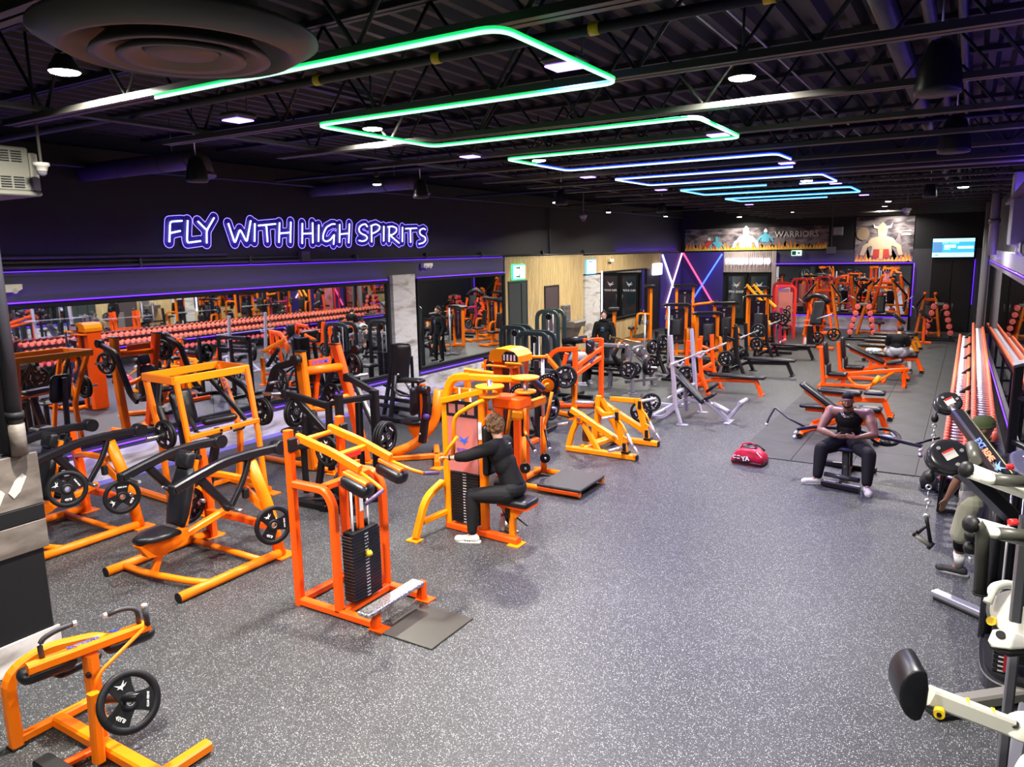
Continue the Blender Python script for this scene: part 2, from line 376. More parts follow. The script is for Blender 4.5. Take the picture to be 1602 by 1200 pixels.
# roof deck with ribs running down the hall
g = G(); pr = []
x = XL-.2
while x < 1.6:
    pr += [(x, 0), (x+.05, .075), (x+.14, .075), (x+.19, 0)]; x += .26
vs = [(a, y, ZC+b) for y in (YF, YB) for a, b in pr]; n = len(pr)
g.add(vs, [(i, i+1, n+i+1, n+i) for i in range(n-1)])
g.bx(((XL+1.5)/2, 14, ZC+.13), (13.6, 41.4, .02)); struct('ceiling', g, DECK)
# dark band of wall between the mirrors and the ledge, a touch lighter than the black above
g = G(); g.bx((XL+.01, 8.6, 1.64), (.02, 20.2, 3.28)); g.bx((XL+.01, 11, 3.3), (.05, 25, .05)); struct('trim_1', g, WALLD)
# conduits on the ledge
g = G()
g.tb([(XL+.05, -2, 3.47), (XL+.05, 10.9, 3.47)], .022, 8); g.tb([(XL+.05, -2, 3.40), (XL+.05, 18.5, 3.40)], .025, 8); g.tb([(XL+.05, -2, 3.54), (XL+.05, 9.1, 3.54)], .03, 8)
g.tb([(XL+.05, 18.5, 3.38), (XL+.05, 34, 3.36)], .02, 8); g.bx((XL+.08, 10.95, 3.48), (.12, .22, .2)); g.tb([(XL+.05, 21.5, 3.4), (XL+.05, 21.5, 5.2)], .025, 8)
for y in (5, 7.4, 9.6, 12.5, 15, 17.5, 21, 24): g.bx((XL+.04, y, 3.43), (.1, .04, .14))
t = thing('wall_conduit', 'black electrical conduits running along the ledge of the left wall', 'conduit', (XL+.05, 10, 3.3), world=True)
part('conduit_run', g, mat('dark_conduit', (.06, .055, .07), .35), t)
# violet light strips: above and below the mirrors and on the ledge
def led(label, pts, r=.012, m=E_LED):
    g = G(); g.tb(pts, r, 6); mid = V(pts[0])
    return solo('led_strip', g, m, label, 'light strip', loc=tuple(mid))
led('violet light strip above the long mirror on the left wall', [(XL+.07, 2, 2.90), (XL+.07, 13.5, 2.90)])
led('violet light strip above the second mirror, right of the stone pillar', [(XL+.07, 14.6, 2.90), (XL+.07, 18.7, 2.90)])
led('violet light strip along the ledge above the left mirrors', [(XL+.05, 2, 3.34), (XL+.05, 18.6, 3.34)], .007)
led('violet light strip under the long mirror on the left wall', [(XL+.07, 2, .52), (XL+.07, 13.5, .52)])
led('violet light strip under the second mirror, right of the stone pillar', [(XL+.07, 14.6, .52), (XL+.07, 18.7, .52)])
# stone plinth and pillars
def stone(name, y0, y1, z0, z1, x=XL, d=.07, lab=None, n=1):
    g = G(); L = (y1-y0)/n
    for i in range(n): g.bx((x+d/2, y0+L*(i+.5), (z0+z1)/2), (d, L-.006, z1-z0), ch=.004)
    return struct(name, g, MARB)
stone('baseboard_left', 1.5, 13.6, 0, .43, n=6); stone('trim_2', 14.5, 18.7, 0, .43, n=2)
stone('trim_3', 13.62, 14.46, 0, 3.0, d=.12); stone('trim_4', 24.0, 25.28, 0, 2.6, d=.1)
g = G(); g.bx((XL+.16, 10.2, .004), (.26, 17, .008)); struct('trim_5', g, LAV)
# mirrors
def mirror(label, o, u, w, h, nrm, fr=.055, panes=1, n_name='wall_mirror', fm=BLKF):
    """o = lower corner, u = direction along the wall, nrm = out of the wall"""
    u, nrm, o = V(u), V(nrm), V(o); up = V((0, 0, 1))
    t = thing(n_name, label, 'mirror', tuple(o+u*w/2), world=True)
    for i in range(panes):
        g = G(); a = o+u*(w*i/panes+.003); b = o+u*(w*(i+1)/panes-.003)
        vs = [a+nrm*d+up*z if k == 0 else b+nrm*d+up*z for k in (0, 1) for z in (0, h) for d in (0, .012)]
        g.add(vs, [(0, 1, 3, 2), (4, 6, 7, 5), (0, 4, 5, 1), (2, 3, 7, 6), (1, 5, 7, 3), (0, 2, 6, 4)]); part('mirror_pane', g, MIRR, t)
    g = G()
    for p, q in ((o-u*fr, o+u*(w+fr)), (o-u*fr+up*h, o+u*(w+fr)+up*h)): g.bm([p+nrm*.03, q+nrm*.03], .06, .07)
    for p in (o-u*.02, o+u*(w+.02)): g.bm([p+nrm*.03, p+nrm*.03+up*h], .06, .06)
    part('mirror_frame', g, fm, t)
    return t
mirror('long black framed wall mirror on the left wall, left of the stone pillar', (XL+.03, 1.2, .64), (0, 1, 0), 12.25, 2.2, (1, 0, 0), panes=5)
mirror('shorter black framed wall mirror between the stone pillar and the wood panelling', (XL+.03, 14.62, .64), (0, 1, 0), 4.0, 2.2, (1, 0, 0), panes=2)
mirror('far left wall mirror beside the pale light bar, behind the bearded man', (XL+.05, 25.5, .85), (0, 1, 0), 4.4, 1.82, (1, 0, 0), panes=2)
g = G()
mirror('mirror on the back wall under the flame banners', (-7.4, YB-.03, .62), (1, 0, 0), 5.35, 2.04, (0, -1, 0), panes=5)
stone_b = G()
for i in range(5): stone_b.bx((-7.4+1.07*(i+.5), YB-.04, .25), (1.065, .08, .5), ch=.004)
struct('baseboard_back', stone_b, MARB)
g = G(); g.bx((-4.7, YB-.2, .004), (5.4, .22, .008)); struct('trim_6', g, LAV)
led('violet light strip along the top edge of the back wall mirror', [(-7.45, YB-.1, 2.74), (-2.0, YB-.1, 2.74)], .016)
led('violet light strip under the back wall mirror', [(-7.4, YB-.1, .54), (-2.05, YB-.1, .54)], .012)
led('upright violet light strip at the right edge of the back wall mirror', [(-1.96, YB-.1, .6), (-1.96, YB-.1, 2.74)], .014)
# right wall: mirror, ledge, violet strips
def rmirror():
    y0, y1 = 8.2, 27.5; z0, z1 = .72, 2.86
    t = thing('wall_mirror', 'long mirror on the right wall behind the dumbbell rack', 'mirror', (xr(18)-.02, 18, z0), world=True)
    for i in range(8):
        g = G(); rquad(g, y0+(y1-y0)*i/8+.004, y0+(y1-y0)*(i+1)/8-.004, z0, z1, .0, .03); part('mirror_pane', g, MIRR, t)
    g = G(); rquad(g, y0-.06, y1+.06, z0-.06, z0, 0, .06); rquad(g, y0-.06, y1+.06, z1, z1+.08, 0, .06); rquad(g, y1, y1+.06, z0, z1, 0, .06); part('mirror_frame', g, mat('steel_mirror_frame', (.3, .3, .34), .35, .6), t)
rmirror()
g = G(); rquad(g, 6, 30, 3.02, 3.30, 0, .09); struct('trim_7', g, mat('pale_ledge_paint', (.3, .29, .36), .5))
for lab, z, d in (('violet light strip under the ledge of the right wall', 2.98, .07), ('violet light strip under the mirror of the right wall', .6, .05)):
    led(lab, [(xr(8)-d, 8, z), (xr(28)-d, 28, z)], .014)
# wood panelling on the left wall
t = thing('wood_panelling', 'pale vertical wood slat panelling around the doors on the left wall', 'wall panelling', (XL+.02, 26, 0), world=True)
g = G()
for (y0, y1, z0, z1) in ((18.78, 24.0, 0, 3.34), (24.0, 31.7, 2.66, 3.3), (25.3, 30.0, 0, .76)):
    g.bx((XL+.012, (y0+y1)/2, (z0+z1)/2), (.024, y1-y0, z1-z0))
    y = y0+.03
    while y < y1:
        if not ((18.9 < y < 20.0 and z1 > 2.9 and z0 == 0) or (21.1 < y < 22.1 and z0 == 0 and z1 > 2)): g.bx((XL+.032, y, (z0+z1)/2), (.018, .055, z1-z0))
        elif 18.9 < y < 20.0: g.bx((XL+.032, y, (2.62+z1)/2), (.018, .055, z1-2.62))
        else: g.bx((XL+.032, y, (2.38+z1)/2), (.018, .055, z1-2.38))
        y += .09
part('slat_panel', g, WOODL, t, kind='stuff')
def door(name, y0, y1, h, m, fm, hinge=True):
    g = G(); g.bx((XL+.05, (y0+y1)/2, h/2), (.04, y1-y0, h), ch=.004); d = struct(name, g, m)
    g = G(); g.bm([(XL+.06, y0-.02, 0), (XL+.06, y0-.02, h+.02), (XL+.06, y1+.02, h+.02), (XL+.06, y1+.02, 0)], .05, .05, up=(1, 0, 0)); part('door_frame', g, fm, d)
    g = G(); g.tb([(XL+.08, y1-.1, 1.0), (XL+.12, y1-.1, 1.0), (XL+.12, y1-.22, 1.0)], .011, 8, .02); part('door_handle', g, STL, d)
    return d
d1 = door('door_1', 18.95, 19.95, 2.58, DOORG, DOORG); d2 = door('door_2', 21.15, 22.03, 2.34, DOORB, mat('door_edge', (.03, .02, .02), .5))
g = G(); g.bx((XL+.075, 19.62, 1.3), (.02, .02, 2.5)); part('door_seam', g, BLKF, d1)
# lit signs on the panelling
def lit_sign(label, y, z, w, h, m, txts, halo):
    t = thing('lit_sign', label, 'sign', (XL+.05, y, z), world=True)
    g = G(); g.bx((XL+.06, y, z), (.06, w, h), ch=.02); part('sign_body', g, mat('sign_edge_'+halo, (.1, .5, .3), .4, emit=(.02, 1, .3) if halo == 'green' else (.05, .3, 1), es=1.6), t)
    g = G(); g.bx((XL+.095, y, z), (.01, w-.07, h-.07), ch=.003); part('sign_face', g, m, t)
    mm = mat('sign_ink_'+halo, (.0, .16, .1) if halo == 'green' else (0, .1, .2), .5)
    for gg in txts: part('sign_print', gg, mm, t)
UL = (0, 1, 0); UZ = (0, 0, 1)
sf = mat('lit_sign_face', (.8, 1, .95), .4, emit=(.66, 1, .86), es=1.25)
g1 = G()
for (a, b, c, d) in ((-.2, .13, .2, .04), (-.2, -.13, .2, .04), (-.02, .13, .05, .09), (-.02, -.12, .05, .12)): g1.bx((XL+.102, 19.48+a+c/2, 2.88+b), (.004, c, d))
g1.bx((XL+.102, 19.48+.26, 2.88+.16), (.004, .035, .04))
lit_sign('green lit sign above the charcoal door on the wood panelling', 19.48, 2.88, .74, .46, sf, [g1], 'green')
g2 = G(); g2.bx((XL+.102, 24.42, 3.08), (.004, .3, .035)); g2.bx((XL+.102, 24.5, 2.72), (.004, .4, .012))
lit_sign('white lit sign with blue glow above the pale stone pillar', 24.55, 2.9, .8, .52, mat('lit_sign_white', (1, 1, 1), .4, emit=(.85, 1, 1), es=1.4), [g2], 'blue')
t = thing('lit_sign', 'small white lit sign at the far end of the left wall', 'sign', (XL+.05, 31.2, 2.6), world=True)
g = G(); g.bx((XL+.06, 31.25, 2.62), (.08, 1.1, .5), ch=.03); part('sign_face', g, E_LEDW, t)
# upright pale bar beside the far mirror
led('upright pale violet light bar at the edge of the far left mirror', [(XL+.1, 25.42, .6), (XL+.1, 25.42, 2.72)], .03, E_LEDW)
# drinking fountain and towel dispenser
t = thing('drinking_fountain', 'stainless steel drinking fountain with bottle filler on the wood panelling', 'drinking fountain', (XL+.05, 22.6, .5), world=True)
SST = mat('stainless', (.5, .5, .48), .3, .8)
g = G(); g.bx((XL+.12, 22.45, 1.42), (.16, .46, .55), ch=.02); part('bottle_filler', g, SST, t)
g = G(); g.bx((XL+.21, 22.45, 1.32), (.03, .3, .3)); g.bx((XL+.21, 22.45, 1.62), (.02, .3, .05)); part('filler_recess', g, GREY, t)
g = G(); g.prism([(0, 0), (.5, 0), (.55, .16), (.5, .2), (0, .2)], (1, 0, 0), (0, 0, 1), (XL+.05, 22.62, .95), .85); part('basin', g, SST, t)
g = G(); g.prism([(0, -.45), (.25, -.45), (.45, 0), (0, 0)], (1, 0, 0), (0, 0, 1), (XL+.05, 22.62, .95), .62); part('lower_housing', g, SST, t)
g = G(); g.tb([(XL+.35, 22.9, 1.14), (XL+.35, 22.9, 1.25), (XL+.42, 22.9, 1.27)], .014, 8, .02); part('spout', g, CHR, t)
t = thing('waste_bin', 'low brushed metal bin on the floor before the brown door', 'bin', (XL+.6, 20.9, 0), world=True)
g = G(); g.bx((XL+.45, 20.8, .45), (.42, .5, .9), ch=.02); part('bin_body', g, SST, t); g = G(); g.bx((XL+.45, 20.8, .93), (.38, .46, .05), ch=.02); part('bin_lid', g, BLKF, t)
# emergency lights and cameras on the left wall
def emergency(label, y, z, x=XL):
    t = thing('emergency_light', label, 'emergency light', (x+.05, y, z), world=True)
    g = G(); g.prism([(-.16, .05), (.2, .05), (.2, -.02), (.12, -.06), (-.16, -.06)], (0, 1, 0), (0, 0, 1), (x+.1, y, z), .1); part('lamp_housing', g, mat('cream_plastic', (.95, .93, .8), .4), t)
    for d in (-.09, .09): g = G(); g.cy((x+.13, y+d, z-.03), (x+.18, y+d, z-.05), .035, 12); part('lamp_head', g, WHT, t)
emergency('white emergency light on the left wall above the mirror near the box', 5.32, 3.12); emergency('white emergency light above the mirror right of the stone pillar', 14.95, 3.2); emergency('white emergency light on the panelling past the lit signs', 26.2, 3.1)
# neon word sign
def contour(strokes, rad, cell=.012):
    """closed contour at distance rad around a set of strokes, by marching over a grid"""
    P = np.array([p for s in strokes for p in s]); lo = P.min(0)-rad-.05; hi = P.max(0)+rad+.05
    nx, ny = int((hi[0]-lo[0])/cell)+1, int((hi[1]-lo[1])/cell)+1
    X, Y = np.meshgrid(lo[0]+np.arange(nx)*cell, lo[1]+np.arange(ny)*cell, indexing='ij'); D = np.full(X.shape, 9.)
    for s in strokes:
        for (ax, ay), (bx_, by_) in zip(s[:-1], s[1:]):
            dx, dy = bx_-ax, by_-ay; t_ = np.clip(((X-ax)*dx+(Y-ay)*dy)/(dx*dx+dy*dy), 0, 1)
            D = np.minimum(D, np.hypot(X-ax-t_*dx, Y-ay-t_*dy))
    F_ = D-rad; seg = {}
    def pt(i, j, k, l):
        a, b = F_[i, j], F_[k, l]; w = a/(a-b); return (lo[0]+(i+(k-i)*w)*cell, lo[1]+(j+(l-j)*w)*cell)
    for i in range(nx-1):
        for j in range(ny-1):
            c = [(i, j), (i+1, j), (i+1, j+1), (i, j+1)]; sg = [F_[q] < 0 for q in c]
            if all(sg) or not any(sg): continue
            ed = [tuple(sorted((c[k], c[(k+1) % 4]))) for k in range(4) if sg[k] != sg[(k+1) % 4]]
            for k in range(0, len(ed), 2): seg.setdefault(ed[k], []).append(ed[k+1]); seg.setdefault(ed[k+1], []).append(ed[k])
    loops = []; left = set(seg)
    while left:
        st = next(iter(left)); loop = [st]; left.discard(st); cur = st
        while True:
            nxt = [q for q in seg[cur] if q in left]
            if not nxt: break
            cur = nxt[0]; left.discard(cur); loop.append(cur)
        if len(loop) > 12: loops.append([pt(*a, *b) for a, b in loop][::3])
    return loops
t = thing('neon_sign', 'white neon script sign reading FLY WITH HIGH SPIRITS high on the left wall', 'neon sign', (XL+.05, 11.5, 3.9), world=True)
for w_, letters in NEON.items():
    allst = [s for _, ss in letters for s in ss]
    for ch, ss in letters:
        g = G()
        for s in ss: g.tb([(XL+.085, y, z) for y, z in s], .015, 8, .05)
        part('neon_letter', g, E_N, t)
    g = G(); gb = G()
    for lp in contour(allst, .095):
        if len(lp) > 6:
            g.sweep([(XL+.075, y, z) for y, z in lp], [(.0055*math.cos(k*PI/3), .0055*math.sin(k*PI/3)) for k in range(6)], up=(1, 0, 0), smooth=True, closed=True)
    part('outline_tube', g, E_NO, t)
    lp = max(contour(allst, .09), key=len)
    gb.prism(lp, (0, 1, 0), (0, 0, 1), (XL+.045, 0, 0), .02); part('backing_panel', gb, SIGNB, t)
# crossed light bars in the far left corner
g = G(); g.bx((XL+.02, 33.1, 1.65), (.04, 2.7, 3.3)); g.bx((-10.67, YB-.02, 1.65), (2.0, .04, 3.3)); struct('trim_8', g, WALLP)
def bar(label, p, q, m): g = G(); g.bm([p, q], .075, .05, up=(1, 0, 0) if abs(p[0]-q[0]) < .01 else (0, 1, 0)); solo('light_bar', g, m, label, 'light bar', loc=p)
xw = XL+.09
bar('white light bar leaning right down the left wall to the far corner machine', (xw, 31.8, 3.22), (xw, 33.3, 1.75), E_LEDW)
bar('pale pink light bar leaning left at the end of the left wall', (xw, 34.4, 3.26), (xw, 32.3, .9), mat('rose_led_bar', (1, .7, .75), .4, emit=(1, .55, .62), es=1.6))
bar('pink light bar of the crossed pair on the violet back wall', (-11.55, YB-.09, 3.27), (-9.72, YB-.09, .35), E_PINK)
bar('blue light bar of the crossed pair on the violet back wall', (-9.72, YB-.12, 3.2), (-11.4, YB-.12, .55), E_BLUE)
# back wall: slat header with lit name, glass doors, exit sign, banners, screen, black doors
g = G(); g.bx((-8.56, YB-.03, 2.84), (2.2, .06, .92))
for i in range(27): g.bx((-9.6+i*.08, YB-.075, 2.84), (.045, .03, .92))
g.bx((-7.42, YB-.06, 1.65), (.16, .1, 3.3)); struct('trim_9', g, mat('pale_grey_slats', (.5, .42, .40), .55))
g = G(); g.bx((-4.7, YB-.01, 3.02), (5.6, .02, .56)); g.bx((-1.65, YB-.012, 1.65), (.62, .02, 3.3)); g.bx((.35, YB-.012, 1.65), (.5, .02, 3.3)); struct('trim_10', g, WALLD)
t = thing('lit_sign', 'row of glowing white letters on the slat header over the glass doors', 'sign', (-8.6, YB-.12, 2.85), world=True)
sg = mat('lit_letter_white', (1, 1, 1), .4, emit=(.95, .85, 1), es=3.5)
for i in range(7): g = lettering('FITNESS'[i], .34, (-9.5+i*.15, YB-.13, 2.85), (1, 0, 0), UZ, .02, (.62, 1), .012); part('lit_letter', g, sg, t)
for i in range(6): g = lettering('STUDIO'[i], .34, (-8.42+i*.15, YB-.13, 2.85), (1, 0, 0), UZ, .02, (.62, 1), .012); part('lit_letter', g, sg, t)
gl = mat('dark_door_glass', (.03, .05, .06), .06, spec=.9)
for k, (x0, x1) in enumerate(((-9.5, -8.58), (-8.5, -7.58))):
    g = G(); g.bx(((x0+x1)/2, YB-.05, 1.15), (x1-x0, .04, 2.3)); d = struct('door_%d' % (3+k), g, BLKF)
    g = G(); g.bx(((x0+x1)/2, YB-.08, 1.25), (x1-x0-.2, .015, 1.9)); part('glass_pane', g, gl, d)
    g = G(); bird(g, ((x0+x1)/2, YB-.092, 1.78), (1, 0, 0), UZ, .2); bg = lettering('PRO SHOP', .14, ((x0+x1)/2, YB-.092, 1.5), (1, 0, 0), UZ, .002, bold=.006); g.add(bg.v, bg.f); part('door_logo', g, WHP, d)
    g = G(); g.tb([(x1-.12 if k == 0 else x0+.12, YB-.13, .9), (x1-.12 if k == 0 else x0+.12, YB-.13, 1.3)], .014, 8); part('door_handle', g, STL, d)
t = thing('exit_sign', 'green and white exit sign under the wide flame banner', 'exit sign', (-6.5, YB-.1, 3.2), world=True)
g = G(); g.bx((-6.5, YB-.1, 3.2), (.42, .06, .23), ch=.01); part('sign_body', g, mat('exit_white', (.8, 1, .9), .4, emit=(.7, 1, .85), es=.9), t)
g = G(); g.bx((-6.6, YB-.135, 3.2), (.17, .006, .17)); g.bx((-6.4, YB-.135, 3.2), (.13, .006, .04)); g.prism([(0, .06), (.08, 0), (0, -.06)], (1, 0, 0), UZ, (-6.42, YB-.135, 3.2), .006); part('sign_print', g, mat('exit_green', (0, .25, .1), .5), t)
led('violet light strip on the cable tray high along the right wall', [(.5, 2.2, 4.2), (.5, 16, 4.2)], .012)
g = G(); g.bx((.5, 9, 4.16), (.12, 14, .04)); g.bx((.68, 9, 4.16), (.3, .04, .03)); solo('cable_tray', g, STEELB, 'black cable tray carrying a violet strip high along the right wall', 'cable tray', loc=(.5, 9, 4.16))
# ------------------------------------------------------------ ceiling: joists, lamps, neon, pipes, ducts, speakers
ZB = 4.62
def joist(y, first=None, label=''):
    if first: return copy_tree(first, loc=(0, y, 0), label=label)
    t = thing('roof_joist', label, 'roof joist', (0, y, 0))
    g = G()
    for d in (-.035, .035): g.bx((-3.1, d, ZB), (7.6, .05, .045))
    part('bottom_chord', g, STEELW, t)
    g = G()
    for d in (-.035, .035): g.bx((-5.3, d, ZC-.03), (12.6, .05, .05))
    part('top_chord', g, STEELB, t)
    x = -6.9; k = 0; me = {}
    while x < .6:
        for (a, b) in ((x, x+.55), (x+1.1, x+.55)):
            key = 'd%d' % (a < b)
            if key not in me:
                gg = G(); gg.tb([(0, 0, ZC-.05), (b-a, 0, ZB+.02)], .014, 6); me[key] = gg.mesh('web_strut'); me[key].materials.append(STEELB)
            o = bpy.data.objects.new('web_strut', me[key]); COL.objects.link(o); o.parent = t; o.location = (a, 0, 0)
        x += 1.1
    return t
ORD = ['nearest', 'second', 'third', 'fourth', 'fifth', 'sixth', 'seventh', 'eighth', 'ninth', 'tenth', 'eleventh', 'twelfth', 'thirteenth', 'fourteenth', 'fifteenth', 'sixteenth', 'seventeenth', 'eighteenth', 'nineteenth', 'twentieth', 'twenty-first', 'twenty-second', 'twenty-third']
j0 = None
for k in range(22):
    y = 1.94+1.43*k
    j = joist(y, j0, 'dark open web steel joist across the ceiling, %s from the camera' % ORD[k])
    if j0 is None: j0 = j
# girders and beams running down and across the hall
def beam(label, c, d, m=STEELB): g = G(); g.bx(c, d, ch=.01); solo('ceiling_beam', g, m, label, 'beam', loc=c)
beam('deep dark beam crossing the ceiling before the hanging lamps, near the right wall', (-1.6, 12.4, 4.78), (4.6, .3, .42), mat('beam_blue_black', (.03, .03, .06), .5))
beam('dark steel girder along the top of the left wall', (XL+.2, 14, 5.0), (.16, 40, .3))
g = G()
for z in (4.66, 5.3): g.bx((-6.3, 14.5, z), (.1, 39, .03))
solo('ceiling_girder', g, STEELB, 'slim dark chords running down the hall above the joists', 'beam', loc=(-6.3, 14.5, 4.9))
# thin pipes and conduits
def pipe(label, pts, r, m=STEELB, bend=.1, cat='pipe', name='ceiling_pipe'):
    g = G(); g.tb(pts, r, 10, bend); return solo(name, g, m, label, cat, loc=tuple(pts[0]))
PIP = mat('pipe_grey', (.10, .10, .11), .4, .3); CON = mat('conduit_bright', (.5, .5, .5), .35, .6)
pipe('thin bright conduit along the ceiling deck right of the neon, left one of two', [(-2.02, -2, 5.33), (-2.02, 22, 5.33)], .012, CON)
pipe('thin bright conduit along the ceiling deck right of the neon, right one of two', [(-1.78, -2, 5.33), (-1.78, 22, 5.33)], .012, CON)
pipe('black sprinkler pipe crossing under the near joists with yellow tags', [(-11, 4.06, 4.72), (.6, 4.06, 4.72)], .03)
pipe('thick dark pipe along the ceiling at upper right, leftmost of three', [(-.68, -3, 5.2), (-.68, 33, 5.2)], .085, PIP)
pipe('dark pipe along the ceiling at upper right, middle of three', [(-.42, -3, 5.25), (-.42, 33, 5.25)], .05, PIP)
pipe('slim dark pipe along the ceiling at upper right, next to the wall', [(-.2, -3, 5.28), (-.2, 33, 5.28)], .035, PIP)
for k, y in enumerate((9.8, 15.5, 21, 26.8)):
    pipe('black sprinkler branch pipe across the ceiling, %s of the far ones' % ORD[k], [(-11, y, 4.85), (.6, y, 4.85)], .025)
t = thing('pipe_tag', 'small yellow tags on the near sprinkler pipe', 'pipe tag', (-4, 4.06, 4.7), world=True)
for x in (-4.05, -3.0, -1.9, -.95): g = G(); g.cy((x-.03, 4.06, 4.72), (x+.03, 4.06, 4.72), .036, 12); part('tag', g, YEL, t)
# neon: a serpentine of glowing tube on the joists
NY = [3.08, 4.45, 5.97, 7.29, 8.80, 10.3, 11.7, 13.15, 14.6, 16.1, 17.28]
NX = (-4.5, -1.92)
def neon(label, pts, mt, mc, nm):
    t = thing('neon_line', label, 'neon light', pts[0], world=True)
    g = G(); g.bm([(x, y, z+.017) for x, y, z in rounded(pts, .12)], .024, .014); part('neon_channel', g, mt, t)
    g = G(); g.tb(pts, .009, 8, .12); part('neon_tube', g, mc, t)
def serp(a, b, start_right_x=None):
    """runs a..b joined alternately at right and left"""
    P = []
    for i in range(a, b+1):
        l, r = (NX[0], NY[i], 4.5), (NX[1], NY[i], 4.5)
        P += [l, r] if i % 2 == 0 else [r, l]
    return P
neon('long green neon line zigzagging over the near joists', serp(0, 3)+[(-4.5, 8.0, 4.5)], E_G, E_GC, 'g')
neon('deep blue neon line following the green one on the ceiling', [(-4.5, 8.03, 4.5)]+serp(4, 4)+[(-1.9, 9.45, 4.5)], E_B, E_BC, 'b')
neon('blue neon zigzag of two runs in the middle of the ceiling', [(-2.05, 10.35, 4.5), (-4.55, 10.35, 4.5), (-4.5, 11.7, 4.5), (-1.92, 11.7, 4.5), (-1.92, 13.2, 4.5), (-2.5, 13.2, 4.5)], E_B, E_BC, 'b')
neon('far cyan neon zigzag on the ceiling, last before the back wall', [(-3.0, 13.1, 4.5), (-4.5, 13.1, 4.5), (-4.5, 14.6, 4.5), (-1.92, 14.6, 4.5), (-1.92, 16.1, 4.5), (-4.55, 16.1, 4.5), (-4.5, 17.28, 4.5), (-2.7, 17.28, 4.5)], E_C, E_CC, 'c')
# lamps
def lamp(label, x, y, z, m, group, hang=.5, r=.17, name='bay_or_fill_lamp'):
    t = thing(name, label, 'ceiling lamp', (x, y, z))
    g = G(); g.lathe((0, 0, 0), (0, 0, 1), [(0, .1), (r*.5, .1), (r*.7, .06), (r, .015), (r, -.01)], 24); part('lamp_housing', g, STEELW, t)
    g = G(); g.lathe((0, 0, -.012), (0, 0, 1), [(0, -.018), (r*.6, -.014), (r*.92, -.006), (r, .008)], 24); part('lamp_lens', g, m, t)
    g = G(); g.tb([(0, 0, .08), (0, 0, hang)], .01, 6); g.bx((0, 0, .16), (.08, .06, .1), ch=.01); part('lamp_stem', g, STEELW, t)
    t['group'] = group; return t
where = ['at upper left under the round diffuser', 'over the second green neon run', 'left of the third green run', 'over the near lit joist, right of the green neon', 'hanging dome over the blue neon', 'hanging dome before the square banner, left of two', 'hanging dome before the square banner, right of two', 'over the wide flame banner', 'hanging near the right wall before the screen']
for (x, y, z, pw), w_ in zip(WHITE_LAMPS, where): lamp('round white ceiling lamp '+w_, x, y, z, E_W, 'white ceiling lamps', ZC-z-.02, .10)
hid = ['behind the camera at left', 'straight above the camera', 'over the shoulder presses', 'over the long left mirror', 'over the arched cable stations', 'over the doors of the panelling', 'by the far left mirror', 'over the stack machines', 'over the silver incline bench', 'far behind the camera', 'over the cable machine at right', 'over the man in grey shorts']
for (x, y), w_ in zip(WHITE_FILL, hid): lamp('added small round white fill lamp '+w_, x, y, LZ+.03, E_W, 'white ceiling lamps', ZC-LZ-.05, .07)  # lamp bodies made up to carry the added fill lights
def vlamp(x, y, w_):
    t = thing('violet_lamp', 'square violet ceiling lamp '+w_, 'ceiling lamp', (x, y, LZ), group='violet ceiling lamps')
    g = G(); g.bx((0, 0, .03), (.24, .22, .05), ch=.02); part('lamp_housing', g, STEELW, t)
    g = G(); g.bx((0, 0, -.004), (.19, .17, .01), ch=.003); part('lamp_lens', g, E_V, t)
    g = G()
    for s in (-.12, .12): g.tb([(s, 0, .05), (s, 0, .3)], .008, 6)
    g.bx((0, 0, .3), (.36, .04, .03)); part('lamp_bracket', g, STEELW, t)
vw = ['left of the green neon, nearest the sign', 'on the first right bend of the green neon', 'on the second right bend of the green neon', 'second from the left wall side', 'third of the left row', 'by the blue neon corner', 'fourth of the left row', 'far right of the cyan neon', 'far left past the cyan neon', 'between the blue and cyan runs']
for (x, y), w_ in zip(VIOLET_LAMPS, vw): vlamp(x, y, w_)
# round ceiling diffuser
t = thing('air_diffuser', 'large round grey air diffuser hanging at the upper left', 'air diffuser', (-2.75, 2.02, 4.30))
AD = mat('diffuser_grey', (.11, .105, .09), .42)
g = G(); g.lathe((0, 0, 0), (0, 0, 1), [(.3, .3), (.31, .11), (.49, .085), (.527, .065), (.53, .05), (.435, -.005), (.42, -.008), (.40, .03), (.3, .1)], 48); part('outer_cone', g, AD, t)
g = G(); g.lathe((0, 0, 0), (0, 0, 1), [(.22, .1), (.33, -.005), (.335, -.02), (.30, -.02), (.2, .06)], 40); part('middle_cone', g, AD, t)
g = G(); g.lathe((0, 0, 0), (0, 0, 1), [(.12, .06), (.24, -.01), (.24, -.025), (.2, -.02), (.1, .03)], 40); part('inner_cone', g, AD, t)
g = G(); g.lathe((0, 0, 0), (0, 0, 1), [(0, -.012), (.09, -.012), (.13, -.005), (.15, .01), (0, .03)], 32); part('centre_disc', g, AD, t)
g = G(); g.cy((0, 0, .12), (0, 0, 1.0), .3, 32); part('drop_duct', g, mat('duct_cream', (.35, .34, .27), .5), t)
# wall exhaust ducts
for lab, y, z in (('grey round duct elbow out of the left wall, left of the sign', 6.67, 4.8), ('grey round duct elbow out of the left wall, above the end of the sign', 11.36, 4.81)):
    t = thing('wall_duct', lab, 'duct', (XL, y, z))
    g = G(); g.tb([(0, 0, 0), (2.72, 0, 0), (2.78, 0, -.02), (2.86, 0, -.25)], .13, 20, .16); part('duct_pipe', g, DUCT, t)
    g = G(); g.cy((2.855, 0, -.22), (2.86, 0, -.25), .15, 20); part('duct_flange', g, DUCT, t)
    for x in (1.0, 2.0, 2.6): g = G(); g.cy((x, 0, 0), (x+.02, 0, 0), .136, 20); part('duct_seam', g, DUCT, t)
    g = G(); g.tb([(2.2, 0, .12), (2.2, 0, .58)], .006, 6); part('hanger', g, STL, t)
